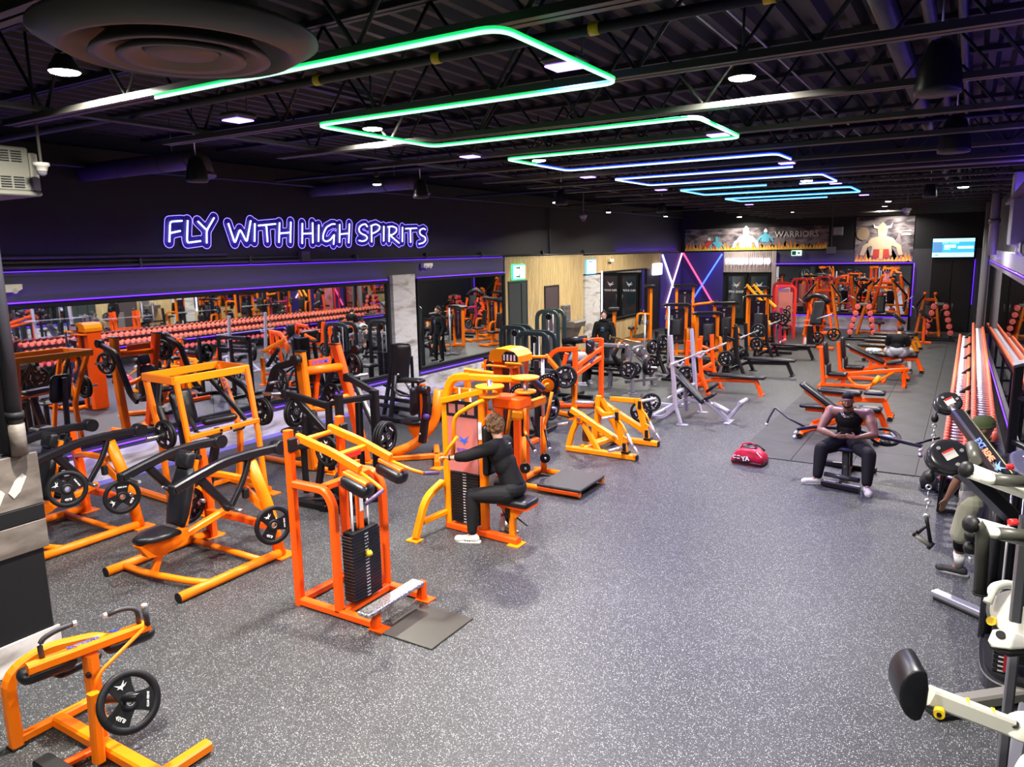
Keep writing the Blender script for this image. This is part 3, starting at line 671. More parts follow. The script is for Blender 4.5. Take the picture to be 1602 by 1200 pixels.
# heater unit at the left edge
t = thing('heater_unit', 'grey louvred heater unit hanging at the left edge of the ceiling', 'heater', (-7.3, 3.14, 4.26))
g = G(); g.bx((0, 0, 0), (.8, .68, .36), ch=.01); part('heater_casing', g, UNIT, t)
g = G(); g.bx((.02, .375, -.02), (.78, .07, .32), ch=.01); part('heater_side_panel', g, mat('heater_cream', (.22, .21, .18), .5), t)
g = G(); g.bx((0, .03, -.2), (.84, .76, .04), ch=.01); part('heater_base_tray', g, UNIT, t)
for i in range(5):
    for z in (.10, -.11):
        g = G()
        for k in range(5): g.bx((.402, .24-.1*i, z+.04-.02*k), (.012, .08, .009))
        part('louvre', g, BLKF, t, kind='stuff')
P_0 = G(); P_0.bx((.403, .03, .0), (.006, .08, .09)); part('rating_label', P_0, mat('cream_label', (.5, .48, .3), .6), t)
g = G()
for y in (-.25, .25): g.tb([(0, y, .17), (0, y, 1.1)], .008, 6)
part('hanger_rod', g, STEELW, t)
def dome_cam(label, x, y, z, top, s=1):
    t = thing('dome_camera', label, 'camera', (x, y, z))
    g = G(); g.lathe((0, 0, 0), (0, 0, 1), [(0, .07*s), (.075*s, .06*s), (.08*s, .03*s), (.062*s, .02*s), (.05*s, -.02*s)], 20); part('camera_housing', g, mat('camera_grey', (.25, .24, .22), .4), t)
    g = G(); g.lathe((0, 0, -.02*s), (0, 0, 1), [(.05*s, .0), (.045*s, -.03*s), (.025*s, -.05*s), (0, -.055*s)], 16); part('camera_dome', g, mat('smoked_dome', (.08, .08, .1), .08), t)
    g = G(); g.tb([(0, 0, .05*s), (0, 0, top-z)], .012, 8); part('camera_rod', g, STEELW, t)
dome_cam('grey dome camera on a long rod beside the heater at upper left', -6.6, 3.42, 4.24, 5.3, .8)
dome_cam('small dome camera hanging over the panelling doors', -6.9, 14.2, 4.15, 5.3)
dome_cam('small dome camera hanging before the back wall banners', -1.3, 18.9, 4.2, 5.3, 1.2)
def speaker(label, x, y, z, s=1):
    t = thing('pendant_speaker', label, 'speaker', (x, y, z))
    g = G(); g.lathe((0, 0, 0), (0, 0, 1), [(0, .38*s), (.05*s, .375*s), (.1*s, .33*s), (.14*s, .2*s), (.16*s, .04*s), (.155*s, 0), (.14*s, -.005*s)], 24); part('speaker_shell', g, mat('speaker_black', (.02, .02, .022), .35), t)
    g = G(); g.lathe((0, 0, -.006*s), (0, 0, 1), [(0, 0), (.14*s, 0), (.15*s, .01*s)], 24); part('speaker_grille', g, mat('speaker_grille', (.07, .05, .045), .6), t)
    g = G(); g.tb([(0, 0, .37*s), (0, 0, ZC-z)], .008, 6); part('hanging_cable', g, STL, t)
speaker('large black pendant speaker hanging at upper right', -.29, 6.2, 4.52, .95)
speaker('black pendant speaker behind the large one at upper right', -.25, 9.5, 4.45, 1)
for lab, x, y in (('black pendant speaker beside the left duct elbow', -8.1, 6.0), ('black pendant speaker beside the second duct elbow', -7.9, 10.1), ('black pendant speaker over the wood panelling', -7.1, 13.6), ('black pendant speaker before the violet corner', -6.8, 18.5), ('black pendant speaker near the hanging lamp at the right', -.8, 17.2)): speaker(lab, x, y, 4.4, .8)
def box_speaker(label, x, y, z):
    t = thing('wall_speaker', label, 'speaker', (x, y, z)); g = G(); g.bx((0, 0, 0), (.38, .25, .36), ch=.02); part('speaker_cabinet', g, GREY, t)
    g = G(); g.bx((0, -.13, 0), (.32, .01, .3)); part('speaker_grille', g, mat('grille_pale', (.4, .4, .42), .5), t)
    g = G(); g.bx((0, .2, 0), (.06, .2, .06)); part('bracket', g, BLKF, t)
box_speaker('pale faced speaker on the back wall between the banners', -4.85, 34.22, 4.08)
g = G(); g.bx((-5.12, YB-.06, 3.3), (.36, .1, .28), ch=.01); g.tb([(-5.12, YB-.05, 3.4), (-5.12, YB-.05, 5.2)], .02, 6); solo('junction_box', g, GREY, 'grey junction box on the back wall under the speaker', 'junction box', loc=(-5.12, YB, 3.3))
# right side: rack of white conduits and an enamel box above the ledge, steel columns
t = thing('pipe_column', 'pair of tall grey pipes rising in the far right corner', 'pipe', (.42, 26.5, 0), world=True)
g = G(); g.tb([(.34, 25.5, .05), (.34, 25.5, 5.3)], .1, 16); part('tall_pipe', g, mat('pipe_pale', (.3, .3, .33), .4), t)
g = G(); g.tb([(.40, 21.5, 3.2), (.40, 21.5, 5.3)], .1, 16); part('tall_pipe', g, MATS['pipe_pale'], t)
g = G(); g.cy((.40, 21.5, 3.95), (.40, 21.5, 4.05), .13, 16); part('pipe_clamp', g, GREY, t)
t = thing('electrical_box', 'grey electrical box with white cables above the right wall ledge', 'electrical box', (.55, 14, 4.0), world=True)
g = G(); g.bx((.58, 14.2, 4.0), (.24, .8, 1.1), ch=.02); part('box_body', g, mat('pipe_pale2', (.45, .45, .48), .5), t)
for i, dy in enumerate((-.3, -.1, .3)): g = G(); g.tb([(.62, 14.2+dy, 3.5), (.6, 14.0+dy*2, 3.35), (.64, 14.4+dy*3, 3.3)], .02, 8, .1); part('white_cable', g, WHT, t)
# ------------------------------------------------------------ back wall print and screen
def prism_y(g, outline, x, z, y, t=.004):
    return g.prism(outline, (1, 0, 0), (0, 0, 1), (x, y, z), t)
FL_Y = mat('print_yellow', (.95, .62, .08), .7); FL_O = mat('print_orange', (.9, .28, .05), .7); MNT = mat('print_stone_grey', (.25, .20, .22), .7); MNT2 = mat('print_stone_pale', (.48, .42, .42), .7)
SKY = mat('print_sky', (.24, .19, .20), .7, nodes=noisy(1.6, (.05, .04, .05), (.34, .28, .29), .42, .62, 5, sc=(1, 1, 3))); SKIN_P = mat('print_skin', (.72, .55, .38), .7); SKIN_D = mat('print_dark_tan', (.42, .3, .2), .7); TEAL = mat('print_teal', (.1, .45, .6), .7); CRIM = mat('print_crimson', (.65, .06, .05), .7); PALE = mat('print_pale', (.85, .82, .76), .7)
def flames(g, x0, x1, z0, h, y, n, seed):
    rnd = random.Random(seed); w = (x1-x0)/n
    for i in range(n):
        hh = h*(.45+.55*rnd.random()); x = x0+w*i
        g.prism([(0, 0), (w*1.3, 0), (w*.9, hh*.5), (w*.55+rnd.uniform(-.2, .2)*w, hh), (w*.25, hh*.45)], (1, 0, 0), UZ, (min(x, x1-w*1.3), y, z0), .004)
def banner(label, x0, x1, z0, z1, name='wall_banner'):
    t = thing(name, label, 'banner', ((x0+x1)/2, YB-.03, z0), world=True)
    g = G(); g.bx(((x0+x1)/2, YB-.02, (z0+z1)/2), (x1-x0, .02, z1-z0)); part('banner_sheet', g, SKY, t)
    g = G(); rnd = random.Random(3); x = x0
    while x < x1-.4:
        w = rnd.uniform(.5, 1.1); h = rnd.uniform(.35, .72)*(z1-z0); w = min(w, x1-x)
        g.prism([(0, 0), (w, 0), (w*.8, h*.5), (w*.55, h), (w*.4, h*.8), (w*.15, h*.6)], (1, 0, 0), UZ, (x, YB-.034, z0), .004); x += w*.6
    part('printed_mountains', g, MNT, t)
    g = G(); flames(g, x0, x1, z0, .42, YB-.042, int((x1-x0)/.16), 5); part('printed_flames', g, FL_O, t)
    g = G(); flames(g, x0, x1, z0, .26, YB-.050, int((x1-x0)/.13), 9); part('printed_flames', g, FL_Y, t)
    return t
t = banner('wide banner of mountains, flames and warriors reading WARRIORS on the back wall', -11.5, -5.25, 3.36, 4.34)
def figure(t, x, z, s, arms=1, hm=PALE, body=SKIN_P, y=YB-.046):
    g = G(); prism_y(g, [(-.30*s, 0), (.30*s, 0), (.26*s, .25*s), (.38*s, .42*s), (.30*s, .52*s), (.1*s, .58*s), (-.1*s, .58*s), (-.30*s, .52*s), (-.38*s, .42*s), (-.26*s, .25*s)], x, z, y); part('printed_torso', g, body, t)
    for q in (-1, 1):
        g = G(); prism_y(g, [(q*.28*s, .46*s), (q*.52*s, .30*s), (q*.60*s, .02*s), (q*.48*s, .0), (q*.40*s, .24*s), (q*.24*s, .32*s)][::q], x, z, y-.004); part('printed_arm', g, body, t)
    g = G(); prism_y(g, [(-.11*s, .56*s), (.11*s, .56*s), (.13*s, .72*s), (.08*s, .84*s), (-.08*s, .84*s), (-.13*s, .72*s)], x, z, y-.006); part('printed_head', g, body, t)
    g = G(); prism_y(g, [(-.14*s, .72*s), (.14*s, .72*s), (.11*s, .88*s), (0, 1.0*s), (-.11*s, .88*s)], x, z, y-.009); part('printed_helmet', g, hm, t)
figure(t, -8.7, 3.44, 1.0, hm=PALE, body=PALE)
figure(t, -10.35, 3.42, .55, hm=PALE, body=CRIM); figure(t, -10.0, 3.42, .6, hm=TEAL, body=TEAL); figure(t, -7.85, 3.7, .6, hm=PALE, body=TEAL)
g = lettering('WARRIORS', .36, (-6.55, YB-.06, 4.0), (1, 0, 0), UZ, .004, (1, 1), .004); part('printed_title', g, PALE, t)
t = banner('square banner of a bare-chested horned warrior in flames on the back wall', -4.2, -2.05, 2.8, 4.62)
figure(t, -3.2, 3.05, 1.35, hm=mat('print_gold', (.8, .62, .25), .7))
g = G()
for q in (-1, 1): prism_y(g, [(q*.16, 1.08), (q*.32, 1.12), (q*.36, 1.32), (q*.28, 1.2), (q*.15, 1.18)][::q], -3.2, 3.05, YB-.058)
part('printed_horn', g, PALE, t)
g = G(); prism_y(g, [(-.32, 0), (.32, 0), (.28, .36), (-.28, .36)], -3.2, 2.95, YB-.06); part('printed_sash', g, CRIM, t)
g = G(); prism_y(g, [(-.07, 0), (.07, 0), (.07, .4), (-.07, .4)], -3.2, 2.9, YB-.066); part('printed_belt_end', g, MATS['print_gold'], t)
g = G(); prism_y(g, [(.25*math.cos(a), .27*math.sin(a)) for a in np.linspace(0, 2*PI, 12, endpoint=False)], -3.92, 3.95, YB-.05); part('printed_shield', g, SKIN_D, t)  # shield printed in one flat dark tan
g = G()
for z in (3.85, 4.0): prism_y(g, [(0, 0), (.34, 0), (.34, .05), (0, .05)], -2.5, z, YB-.05)
part('printed_lettering', g, PALE, t)
t = thing('wall_screen', 'bright blue and white display screen mounted high on the back wall at right', 'screen', (-.6, YB-.1, 2.95), world=True)
sx0, sx1, sz0, sz1 = -1.36, .06, 2.96, 3.68
g = G(); g.bx(((sx0+sx1)/2, YB-.09, (sz0+sz1)/2), (sx1-sx0+.05, .07, sz1-sz0+.05), ch=.01); part('screen_body', g, BLKF, t)
def scr(x0, x1, z0, z1, col, nm, y=YB-.128, st=1.0):
    g = G(); g.bx(((x0+x1)/2, y, (z0+z1)/2), (x1-x0, .004, z1-z0)); part('screen_'+nm, g, mat('screen_'+nm, col, .4, emit=col, es=st), t)
scr(sx0, sx1, sz0, sz1, (.05, .42, .85), 'image')
scr(sx0, sx1, sz1-.13, sz1, (.5, .95, 1), 'top_band', YB-.133); scr(sx0, sx1, sz0, sz0+.17, (.5, .95, 1), 'bottom_band', YB-.133); scr(sx0+.02, sx0+.34, sz0+.18, sz1-.14, (.08, .22, .45), 'side_picture', YB-.133)
scr(sx0+.4, sx0+.8, sz0+.36, sz0+.48, (.55, .95, 1), 'text_block', YB-.134); scr(sx0+.4, sx0+.6, sz0+.29, sz0+.34, (.5, .9, 1), 'text_line', YB-.134); scr(sx0+.86, sx1-.03, sz0+.32, sz0+.42, (.6, 1, 1), 'price_block', YB-.134)
scr(sx0+.1, sx0+.22, sz0+.07, sz0+.1, (.0, .1, .2), 'small_logo', YB-.136)
g = lettering('JOIN TODAY', .1, (sx0+.62, YB-.136, sz1-.17), (1, 0, 0), UZ, .001); part('screen_text', g, MATS['screen_text_block'], t)
for k, (x0, x1) in enumerate(((-1.32, -.64), (-.62, .06))):
    g = G(); g.bx(((x0+x1)/2, YB-.03, 1.42), (x1-x0, .05, 2.84), ch=.004); d = struct('door_%d' % (5+k), g, mat('gloss_black_door', (.012, .012, .014), .3))
    g = G(); g.tb([(-.70 if k == 0 else -.52, YB-.1, .85), (-.70 if k == 0 else -.52, YB-.1, 1.15)], .014, 8); part('door_handle', g, STL, d)
led('upright violet light strip at the right edge of the black double door', [(.12, YB-.06, 1.1), (.12, YB-.06, 2.86)], .01)
# rubber tile area
tx0, tx1, ty0, ty1 = -3.22, .42, 12.53, 30.5; nx, ny = 4, 15
g = G(); g.bx(((tx1-tx0)/nx/2, (ty1-ty0)/ny/2, .006), ((tx1-tx0)/nx-.006, (ty1-ty0)/ny-.006, .012), ch=.003); me = g.mesh('rubber_tile'); me.materials.append(MATM)
t = thing('rubber_mat_area', 'matte black rubber tile area under the benches by the dumbbell rack', 'rubber flooring', (tx0, ty0, 0))
for i in range(nx):
    for j in range(ny):
        o = bpy.data.objects.new('rubber_tile', me); COL.objects.link(o); o.parent = t; o.location = ((tx1-tx0)*i/nx, (ty1-ty0)*j/ny, .001)
# ------------------------------------------------------------ weight plates, stacks, small shared parts
def plate_proto(big=True):
    R = .225; T = .036
    t = bpy.data.objects.new('weight_plate', None); t['label'] = 'p'; t['category'] = 'weight plate'
    COL.objects.link(t); t.rotation_mode = 'QUATERNION'; CUR.off = V((0, 0, 0))
    g = G(); h = T/2
    g.lathe((0, 0, 0), (1, 0, 0), [(.172, -h*.6), (.18, -h), (.215, -h), (R, -h*.5), (R, h*.5), (.215, h), (.18, h), (.172, h*.6), (.172, -h*.6)], 36)
    for k in range(3):
        a = PI/2+k*2*PI/3; u = V((0, math.cos(a), math.sin(a))); v = V((0, -math.sin(a), math.cos(a)))
        g.prism([(.03, -.06), (.1, -.07), (.178, -.095), (.178, .095), (.1, .07), (.03, .06)], u, v, (0, 0, 0), T*.62)
    g.lathe((0, 0, 0), (1, 0, 0), [(.026, -h), (.062, -h), (.068, -h*.6), (.068, h*.6), (.062, h), (.026, h), (.026, -h)], 20)
    part('plate_body', g, RUB, t)
    g = G(); g.lathe((0, 0, 0), (1, 0, 0), [(.025, -h-.003), (.034, -h-.003), (.034, h+.003), (.025, h+.003), (.025, -h-.003)], 20); part('hub_ring', g, GREY, t)
    g = G()
    for s in (-1, 1):
        o = (s*(T*.31+.003), 0, 0)
        for k in range(3):
            a = PI/2+k*2*PI/3; u = V((0, math.cos(a), math.sin(a))); v = V((0, -math.sin(a), math.cos(a)))*s; c = V(o)+u*.125
            if k == 0: bird(g, c, v, u, .045)
            else: q = lettering('45LB' if k == 1 else 'GYM GEAR', .038 if k == 1 else .022, c, v, u, .001, bold=.001); g.add(q.v, q.f)
    part('plate_print', g, WHP, t)
    return t
PLATE = None
def plate(label, c, ax=(1, 0, 0), r=.225, n=1, group=None, spin=0, step=.045):
    """n plates side by side along ax, starting at c"""
    global PLATE
    ax = V(ax).normalized()
    for i in range(n):
        if PLATE is None: PLATE = plate_proto(); o = PLATE
        else: o = copy_tree(PLATE)
        o.location = V(c)+ax*step*i
        o.rotation_quaternion = V((1, 0, 0)).rotation_difference(ax) @ Quaternion((1, 0, 0), spin+.7*i)
        s = r/.225; o.scale = (1, s, s)
        w = '' if n == 1 else ([', innermost', ', second', ', third', ', fourth'][i] if n > 2 else [', inner', ', outer'][i])
        o['label'] = 'black weight plate '+label+w
        if group: o['group'] = group
GRY2 = mat('stack_number_strip', (.6, .6, .6), .5)
def stack(t, c, w, d, z0, z1, n, strip=(1, 0, 0), m=BLK):
    """weight stack of n plates, centre c (x,y), facing strip direction"""
    h = (z1-z0)/n; me = None
    for i in range(n):
        if me is None:
            g = G(); g.bx((0, 0, 0), (w, d, h*.88), ch=min(.004, h*.1)); me = g.mesh('stack_plate'); me.materials.append(m)
        o = bpy.data.objects.new('stack_plate', me); COL.objects.link(o); o.parent = t
        o.location = V((c[0], c[1], z0+h*(i+.5)))-CUR.off
    sx, sy = strip[0], strip[1]; q = G()
    for i in range(n): q.bx((c[0]+sx*(w/2+.001), c[1]+sy*(d/2+.001), z0+h*(i+.5)), (.002 if sx else .05, .002 if sy else .05, h*.3))
    part('stack_numbers', q, GRY2, t, kind='stuff')
def handle(t, pts, r=.016, m=GRIP, name='handle_grip', bend=.04): g = G(); g.tb(pts, r, 12, bend); return part(name, g, m, t)
def endcap(t, c, ax, r, m=BLKF): g = G(); A = V(ax).normalized(); g.cy(V(c), V(c)+A*.012, r, 16); return part('end_cap', g, m, t)
def P_(name, m, t, fn, **k):
    g = G(); fn(g); return part(name, g, m, t, **k)
def bmp(name, m, t, *args, **k): g = G(); g.bm(*args, **k); return part(name, g, m, t)
def tbp(name, m, t, *args, **k): g = G(); g.tb(*args, **k); return part(name, g, m, t)
def padp(name, t, c, u, v, a, b, th, r=.04, rnd=.02, m=None): g = G(); g.pad(c, u, v, a, b, th, r, rnd); return part(name, g, m or PADM, t)
def foot(t, c, d=(.12, .16), m=ORA): g = G(); g.bx((c[0], c[1], .008), (d[0], d[1], .016), ch=.002); return part('foot_plate', g, m, t)
def decal(t, txt, size, o, u, v, m=None, nm='maker_decal', fs=(1, 1)): g = lettering(txt, size, o, u, v, .0015, fs, .001); return part(nm, g, m or BLUEP, t)
GL = 'loaded weight plates'

# ---- shoulder press (plate loaded), local frame: front is -y
def shoulder_press(label):
    t = thing('shoulder_press', label, 'gym machine', (0, 0, 0)); r = .052
    for s in (-1, 1):
        tbp('base_rail', ORA, t, [(s*.65, -.70, .056), (s*.65, .62, .056)], r, 14)
        endcap(t, (s*.65, -.70, .056), (0, -1, 0), r*1.02)
        foot(t, (s*.65, .68), (.2, .26))
    tbp('cross_tube', ORA, t, [(-.65, -.50, .056), (-.2, -.52, .075), (.1, -.50, .09), (.42, -.42, .075), (.64, -.30, .056)], .038, 12, .1)
    tbp('cross_tube', ORA, t, [(-.65, .38, .056), (.65, .38, .056)], .036, 12)
    # uprights: flat box on the left, big round leaning tube on the right
    bmp('upright', ORB, t, [(-.62, .66, .02), (-.58, .62, .7), (-.52, .52, 1.25)], .12, .1, up=(0, 1, 0))
    tbp('upright', ORA, t, [(.62, .66, .02), (.52, .62, .62), (.38, .52, 1.19)], .07, 16, .2)
    P_('upright_cap', BLKF, t, lambda g: g.cy((.38, .52, 1.19), (.377, .517, 1.21), .085, 20))
    bmp('rear_brace', ORB, t, [(-.57, .6, .36), (.0, .62, .38), (.56, .62, .36)], .07, .09, bend=.1)
    bmp('rear_brace', ORA, t, [(-.55, .57, .86), (-.1, .48, .95), (.42, .56, .92)], .06, .07, bend=.1)
    bmp('gusset', ORA, t, [(.2, .5, .88), (.44, .58, .62), (.54, .6, .6)], .05, .1, bend=.08)
    # seat carriage
    bmp('seat_post', ORA, t, [(-.12, -.46, .08), (-.12, -.30, .46)], .06, .08)
    P_('seat_bracket', ORA, t, lambda g: g.prism([(-.44, .44), (-.34, .28), (-.16, .24), (.16, .34), (.16, .46)], (0, 1, 0), UZ, (-.12, -.2, 0), .12))
    bmp('seat_beam', ORA, t, [(-.12, -.05, .37), (-.12, .58, .5)], .08, .08)
    P_('seat', PADM, t, lambda g: g.slab([(-.17, .2), (-.19, .05), (-.15, -.12), (-.06, -.24), (.06, -.24), (.15, -.12), (.19, .05), (.17, .2)], (1, 0, 0), (0, 1, 0), (-.12, -.40, .49), .07, .02))
    bu, bv = V((1, 0, 0)), V((0, .30, .95)).normalized()
    P_('backrest', PADM, t, lambda g: g.slab([(-.13, 0), (.13, 0), (.17, .15), (.17, .42), (.12, .66), (-.12, .66), (-.17, .42), (-.17, .15)], bu, bv, (-.12, -.16, .52), .09, .02).v)
    padp('headrest', t, (-.12, .04, 1.24), bu, bv, .12, .1, .11, .04, .025)
    bmp('back_post', ORA, t, [(-.12, -.04, .48), (-.12, .18, 1.2)], .06, .06)
    tbp('seat_pin', CHR, t, [(-.30, -.42, .30), (-.12, -.36, .36)], .01, 8)
    bmp('gas_spring', BLK, t, [(-.16, -.42, .10), (-.16, -.36, .36)], .04, .04)
    for s in (-1, 1):
        x = .42 if s > 0 else -.50
        # long arms running over the posts
        bmp('press_arm', BLK, t, [(x, .92 if s > 0 else .78, 1.24), (x, .45, 1.26), (x, .12, 1.25), (x+.02, -.30, 1.17), (x+.02, -.50, 1.12)], .09, .10, bend=.12)
        P_('arm_pivot', BLK, t, lambda g: g.cy((x-.07, .92 if s > 0 else .78, 1.24), (x+.07, .92 if s > 0 else .78, 1.24), .085, 20))
        P_('arm_end_cap', BLKF, t, lambda g: g.bx((x+.02, -.52, 1.125), (.095, .03, .105), ch=.01))
        bmp('weight_arm', BLK, t, [(x, -.18, 1.16), (x+.02, .15, .72)], .08, .09)
        bmp('link_arm', BLK, t, [(x, .5, 1.24), (x+.01, .38, .98), (x+.01, .18, .72)], .05, .06, bend=.12)
        tbp('weight_horn', STL, t, [(x+.04, .15, .72), (x+.26, .13, .73)], .024, 12)
        handle(t, [(x-s*.02, -.42, 1.1), (x-s*.14, -.44, 1.09), (x-s*.24, -.44, 1.09)], .015)
        P_('grip_tip', CHR, t, lambda g: g.cy((x-s*.24, -.44, 1.09), (x-s*.255, -.44, 1.09), .017, 12))
        tbp('storage_peg', STL, t, [(s*.55, .55, .52), (s*.80, .50, .52)], .024, 12)
        P_('bump_stop', BLKF, t, lambda g: g.bx((x, .4, .82), (.06, .07, .12), ch=.01))
    P_('pivot_bolt', BLKF, t, lambda g: g.cy((-.56, .48, 1.12), (-.44, .46, 1.12), .03, 12))
    return t
SP = shoulder_press('orange shoulder press with long black arms, the one standing clear in front at left')
SP.location = (-7.35, 5.0, 0)
SP2 = copy_tree(SP, loc=(-9.75, 4.75, 0), label='orange shoulder press with long black arms, partly behind the dark stone topped box')
plate('on the right peg of the clear standing shoulder press', (-6.52, 5.42, .50), (1, -.25, .05), group=GL, spin=.5)
plate('on the left peg of the clear standing shoulder press', (-7.98, 5.38, .5), (-1, 0, 0), n=2, group=GL)
plate('at the right post of the shoulder press behind the box', (-9.0, 5.15, .52), (1, -.25, .05), group=GL, spin=2)
plate('on the arm of the shoulder press behind the box', (-9.1, 4.55, .78), (1, -.35, .1), group=GL, spin=1)
plate('on the far side of the shoulder press behind the box', (-10.4, 5.15, .5), (-1, 0, 0), group=GL, n=1)

# ---- standing calf raise with weight stack (red-orange), authored in world space
t = thing('calf_raise_machine', 'red-orange standing calf raise machine with a black weight stack, by the floor plate', 'gym machine', (-5.05, 5.2, 0), world=True)
for y in (4.90, 5.60):
    bmp('rear_post', ORB, t, [(-5.58, y, 0), (-5.58, y, 1.82)], .085, .085)
    bmp('front_post', ORB, t, [(-5.58, y, 1.28), (-5.12, y, 1.28), (-5.03, y, 1.15), (-5.03, y, .06)], .08, .08, bend=.14, up=(0, 1, 0))
    bmp('base_rail', ORB, t, [(-5.60, y, .045), (-4.60, y, .045)], .08, .08)
    bmp('step_leg', ORB, t, [(-4.56, y, .02), (-4.56, y, .19)], .08, .08); foot(t, (-4.52, y), (.17, .14), ORB)
    P_('bearing', CHR, t, lambda g: g.cy((-5.58, y-.06*(1 if y > 5.2 else -1), 1.68), (-5.58, y-.16*(1 if y > 5.2 else -1), 1.68), .03, 14))
    P_('bearing_block', BLKF, t, lambda g: g.bx((-5.53, y, 1.68), (.05, .1, .14), ch=.01))
bmp('cross_rail', ORB, t, [(-5.58, 4.9, .045), (-5.58, 5.6, .045)], .08, .08); bmp('cross_rail', ORB, t, [(-5.0, 4.9, .045), (-5.0, 5.6, .045)], .08, .08)
bmp('cross_rail', ORB, t, [(-5.2, 4.9, 1.28), (-5.2, 5.6, 1.28)], .07, .07)
tbp('pivot_bar', ORA, t, [(-5.58, 4.98, 1.68), (-5.58, 5.52, 1.68)], .026, 12)
for y in (5.03, 5.47): bmp('lever_arm', ORA, t, [(-5.60, y, 1.72), (-5.15, y, 1.62), (-4.78, y, 1.50)], .055, .085, bend=.05)
bmp('lever_cross_bar', ORA, t, [(-5.1, 5.03, 1.58), (-5.1, 5.47, 1.58)], .06, .06)
P_('name_plate', REDP, t, lambda g: g.bx((-5.065, 5.25, 1.56), (.006, .2, .05)))
for y in (5.0, 5.5):
    bmp('pad_bracket', ORA, t, [(-4.94, y, 1.46), (-4.66, y, 1.38)], .09, .04)
    padp('shoulder_pad', t, (-4.80, y, 1.35), (.96, 0, -.28), (0, 1, 0), .17, .085, .13, .05, .03)
    s = -1 if y < 5.2 else 1
    tbp('handle_arm', ORA, t, [(-4.78, 5.25+s*.22, 1.47), (-4.55, 5.25+s*.26, 1.40), (-4.44, 5.25+s*.30, 1.37)], .017, 12, .04)
    handle(t, [(-4.44, 5.25+s*.30, 1.37), (-4.46, 5.25+s*.56 if s > 0 else 5.25-.52, 1.30)], .019, mat('plum_grip', (.09, .05, .12), .45))
stack(t, (-4.98, 5.2), .14, .40, .12, .80, 20, (1, 0, 0))
for y in (5.09, 5.31): tbp('guide_rod', CHR, t, [(-4.98, y, .08), (-4.98, y, 1.30)], .012, 10)
P_('stack_top', BLKF, t, lambda g: g.bx((-4.98, 5.2, .815), (.14, .36, .03), ch=.005))
bmp('pull_link', ORB, t, [(-4.98, 5.2, .83), (-4.99, 5.2, 1.52)], .05, .07); P_('caution_label', WHP, t, lambda g: g.bx((-4.953, 5.2, 1.1), (.003, .05, .18)))
for y in (5.12, 5.28): P_('rubber_stop', BLKF, t, lambda g: g.cy((-4.98, y, .83), (-4.98, y, .9), .02, 12))
P_('selector_pin', YEL, t, lambda g: g.lathe((-4.9, 5.2, .58), (1, 0, 0), [(0, -.01), (.03, -.01), (.035, .02), (.015, .05), (0, .05)], 12))
tbp('pin_cord', BLKF, t, [(-4.95, 5.18, .84), (-4.9, 5.19, .72), (-4.87, 5.2, .6)], .004, 6)
DP = mat('tread_plate', (.6, .6, .6), .28, .9, nodes=noisy(55, (.35, .35, .36), (.85, .85, .86), .45, .55, 2, bump=.4))
P_('step_tread', DP, t, lambda g: g.bx((-4.55, 5.13, .215), (.15, .82, .045), ch=.008))
solo('floor_plate', (lambda g: (g.bx((-4.18, 5.17, .008), (.64, .66, .014), ch=.003), g)[1])(G()), mat('dark_steel_plate', (.07, .068, .06), .35, .5), 'dark olive steel plate lying on the floor at the calf raise step', 'floor plate', loc=(-4.18, 5.17, 0))

# ---- rear delt / pec fly machine with stack (amber), the man sits on it
t = thing('pec_fly_machine', 'amber pec fly machine with red-shrouded weight stack, the seated man in black uses it', 'gym machine', (-5.1, 7.4, 0), world=True)
for x in (-5.50, -4.95):
    bmp('upright', ORY if x < -5.2 else ORA, t, [(x, 7.38, .04), (x, 7.38, 1.72), (x+.1*(1 if x < -5.2 else 0), 7.38, 1.98 if x < -5.2 else 1.74), (x+.38 if x < -5.2 else x, 7.38, 2.0 if x < -5.2 else 1.80)], .10, .09, bend=.16, up=(0, 1, 0))
bmp('top_beam', ORY, t, [(-5.15, 7.38, 2.0), (-4.75, 7.42, 2.0), (-4.55, 7.6, 1.98)], .09, .08, bend=.1)
bmp('front_beam', ORY, t, [(-5.52, 7.32, 1.68), (-4.86, 7.30, 1.86)], .06, .075)
bmp('rear_beam', ORY, t, [(-5.45, 7.46, 1.80), (-4.8, 7.46, 1.80)], .06, .075)
bmp('base_beam', ORB, t, [(-5.52, 7.38, .045), (-4.42, 7.3, .045)], .1, .09); foot(t, (-4.45, 7.3), (.16, .2), ORY)
bmp('side_leg', ORY, t, [(-5.55, 7.32, .62), (-5.58, 7.0, .5), (-5.62, 6.82, .03)], .09, .08, bend=.15); foot(t, (-5.62, 6.8), (.18, .14), ORY)
bmp('side_leg', ORY, t, [(-5.53, 7.34, .22), (-5.6, 6.95, .2)], .07, .07)
bmp('side_leg', ORY, t, [(-5.5, 7.44, .62), (-5.5, 7.8, .5), (-5.5, 7.95, .03)], .09, .08, bend=.15)
SHR = mat('red_tinted_shroud', (.75, .25, .22), .25, alpha=.55)
P_('stack_shroud', SHR, t, lambda g: g.bx((-5.22, 7.33, 1.16), (.44, .02, .72)))
P_('shroud_panel', BLKF, t, lambda g: g.bx((-5.22, 7.325, 1.60), (.46, .02, .2), ch=.004))
for i in range(3): P_('instruction_picture', mat('instruction_pic', (.35, .12, .1), .5), t, lambda g: g.bx((-5.36+.14*i, 7.312, 1.60), (.1, .005, .12)))
g = G(); bird(g, (-5.2, 7.315, 1.20), (1, 0, 0), UZ, .09); part('logo_bird', g, mat('logo_blue', (.02, .12, .75), .4), t)
decal(t, 'EXTREME', .055, (-5.2, 7.314, 1.08), (1, 0, 0), UZ, mat('logo_blue2', (.03, .05, .5), .4), fs=(.9, 1)); 
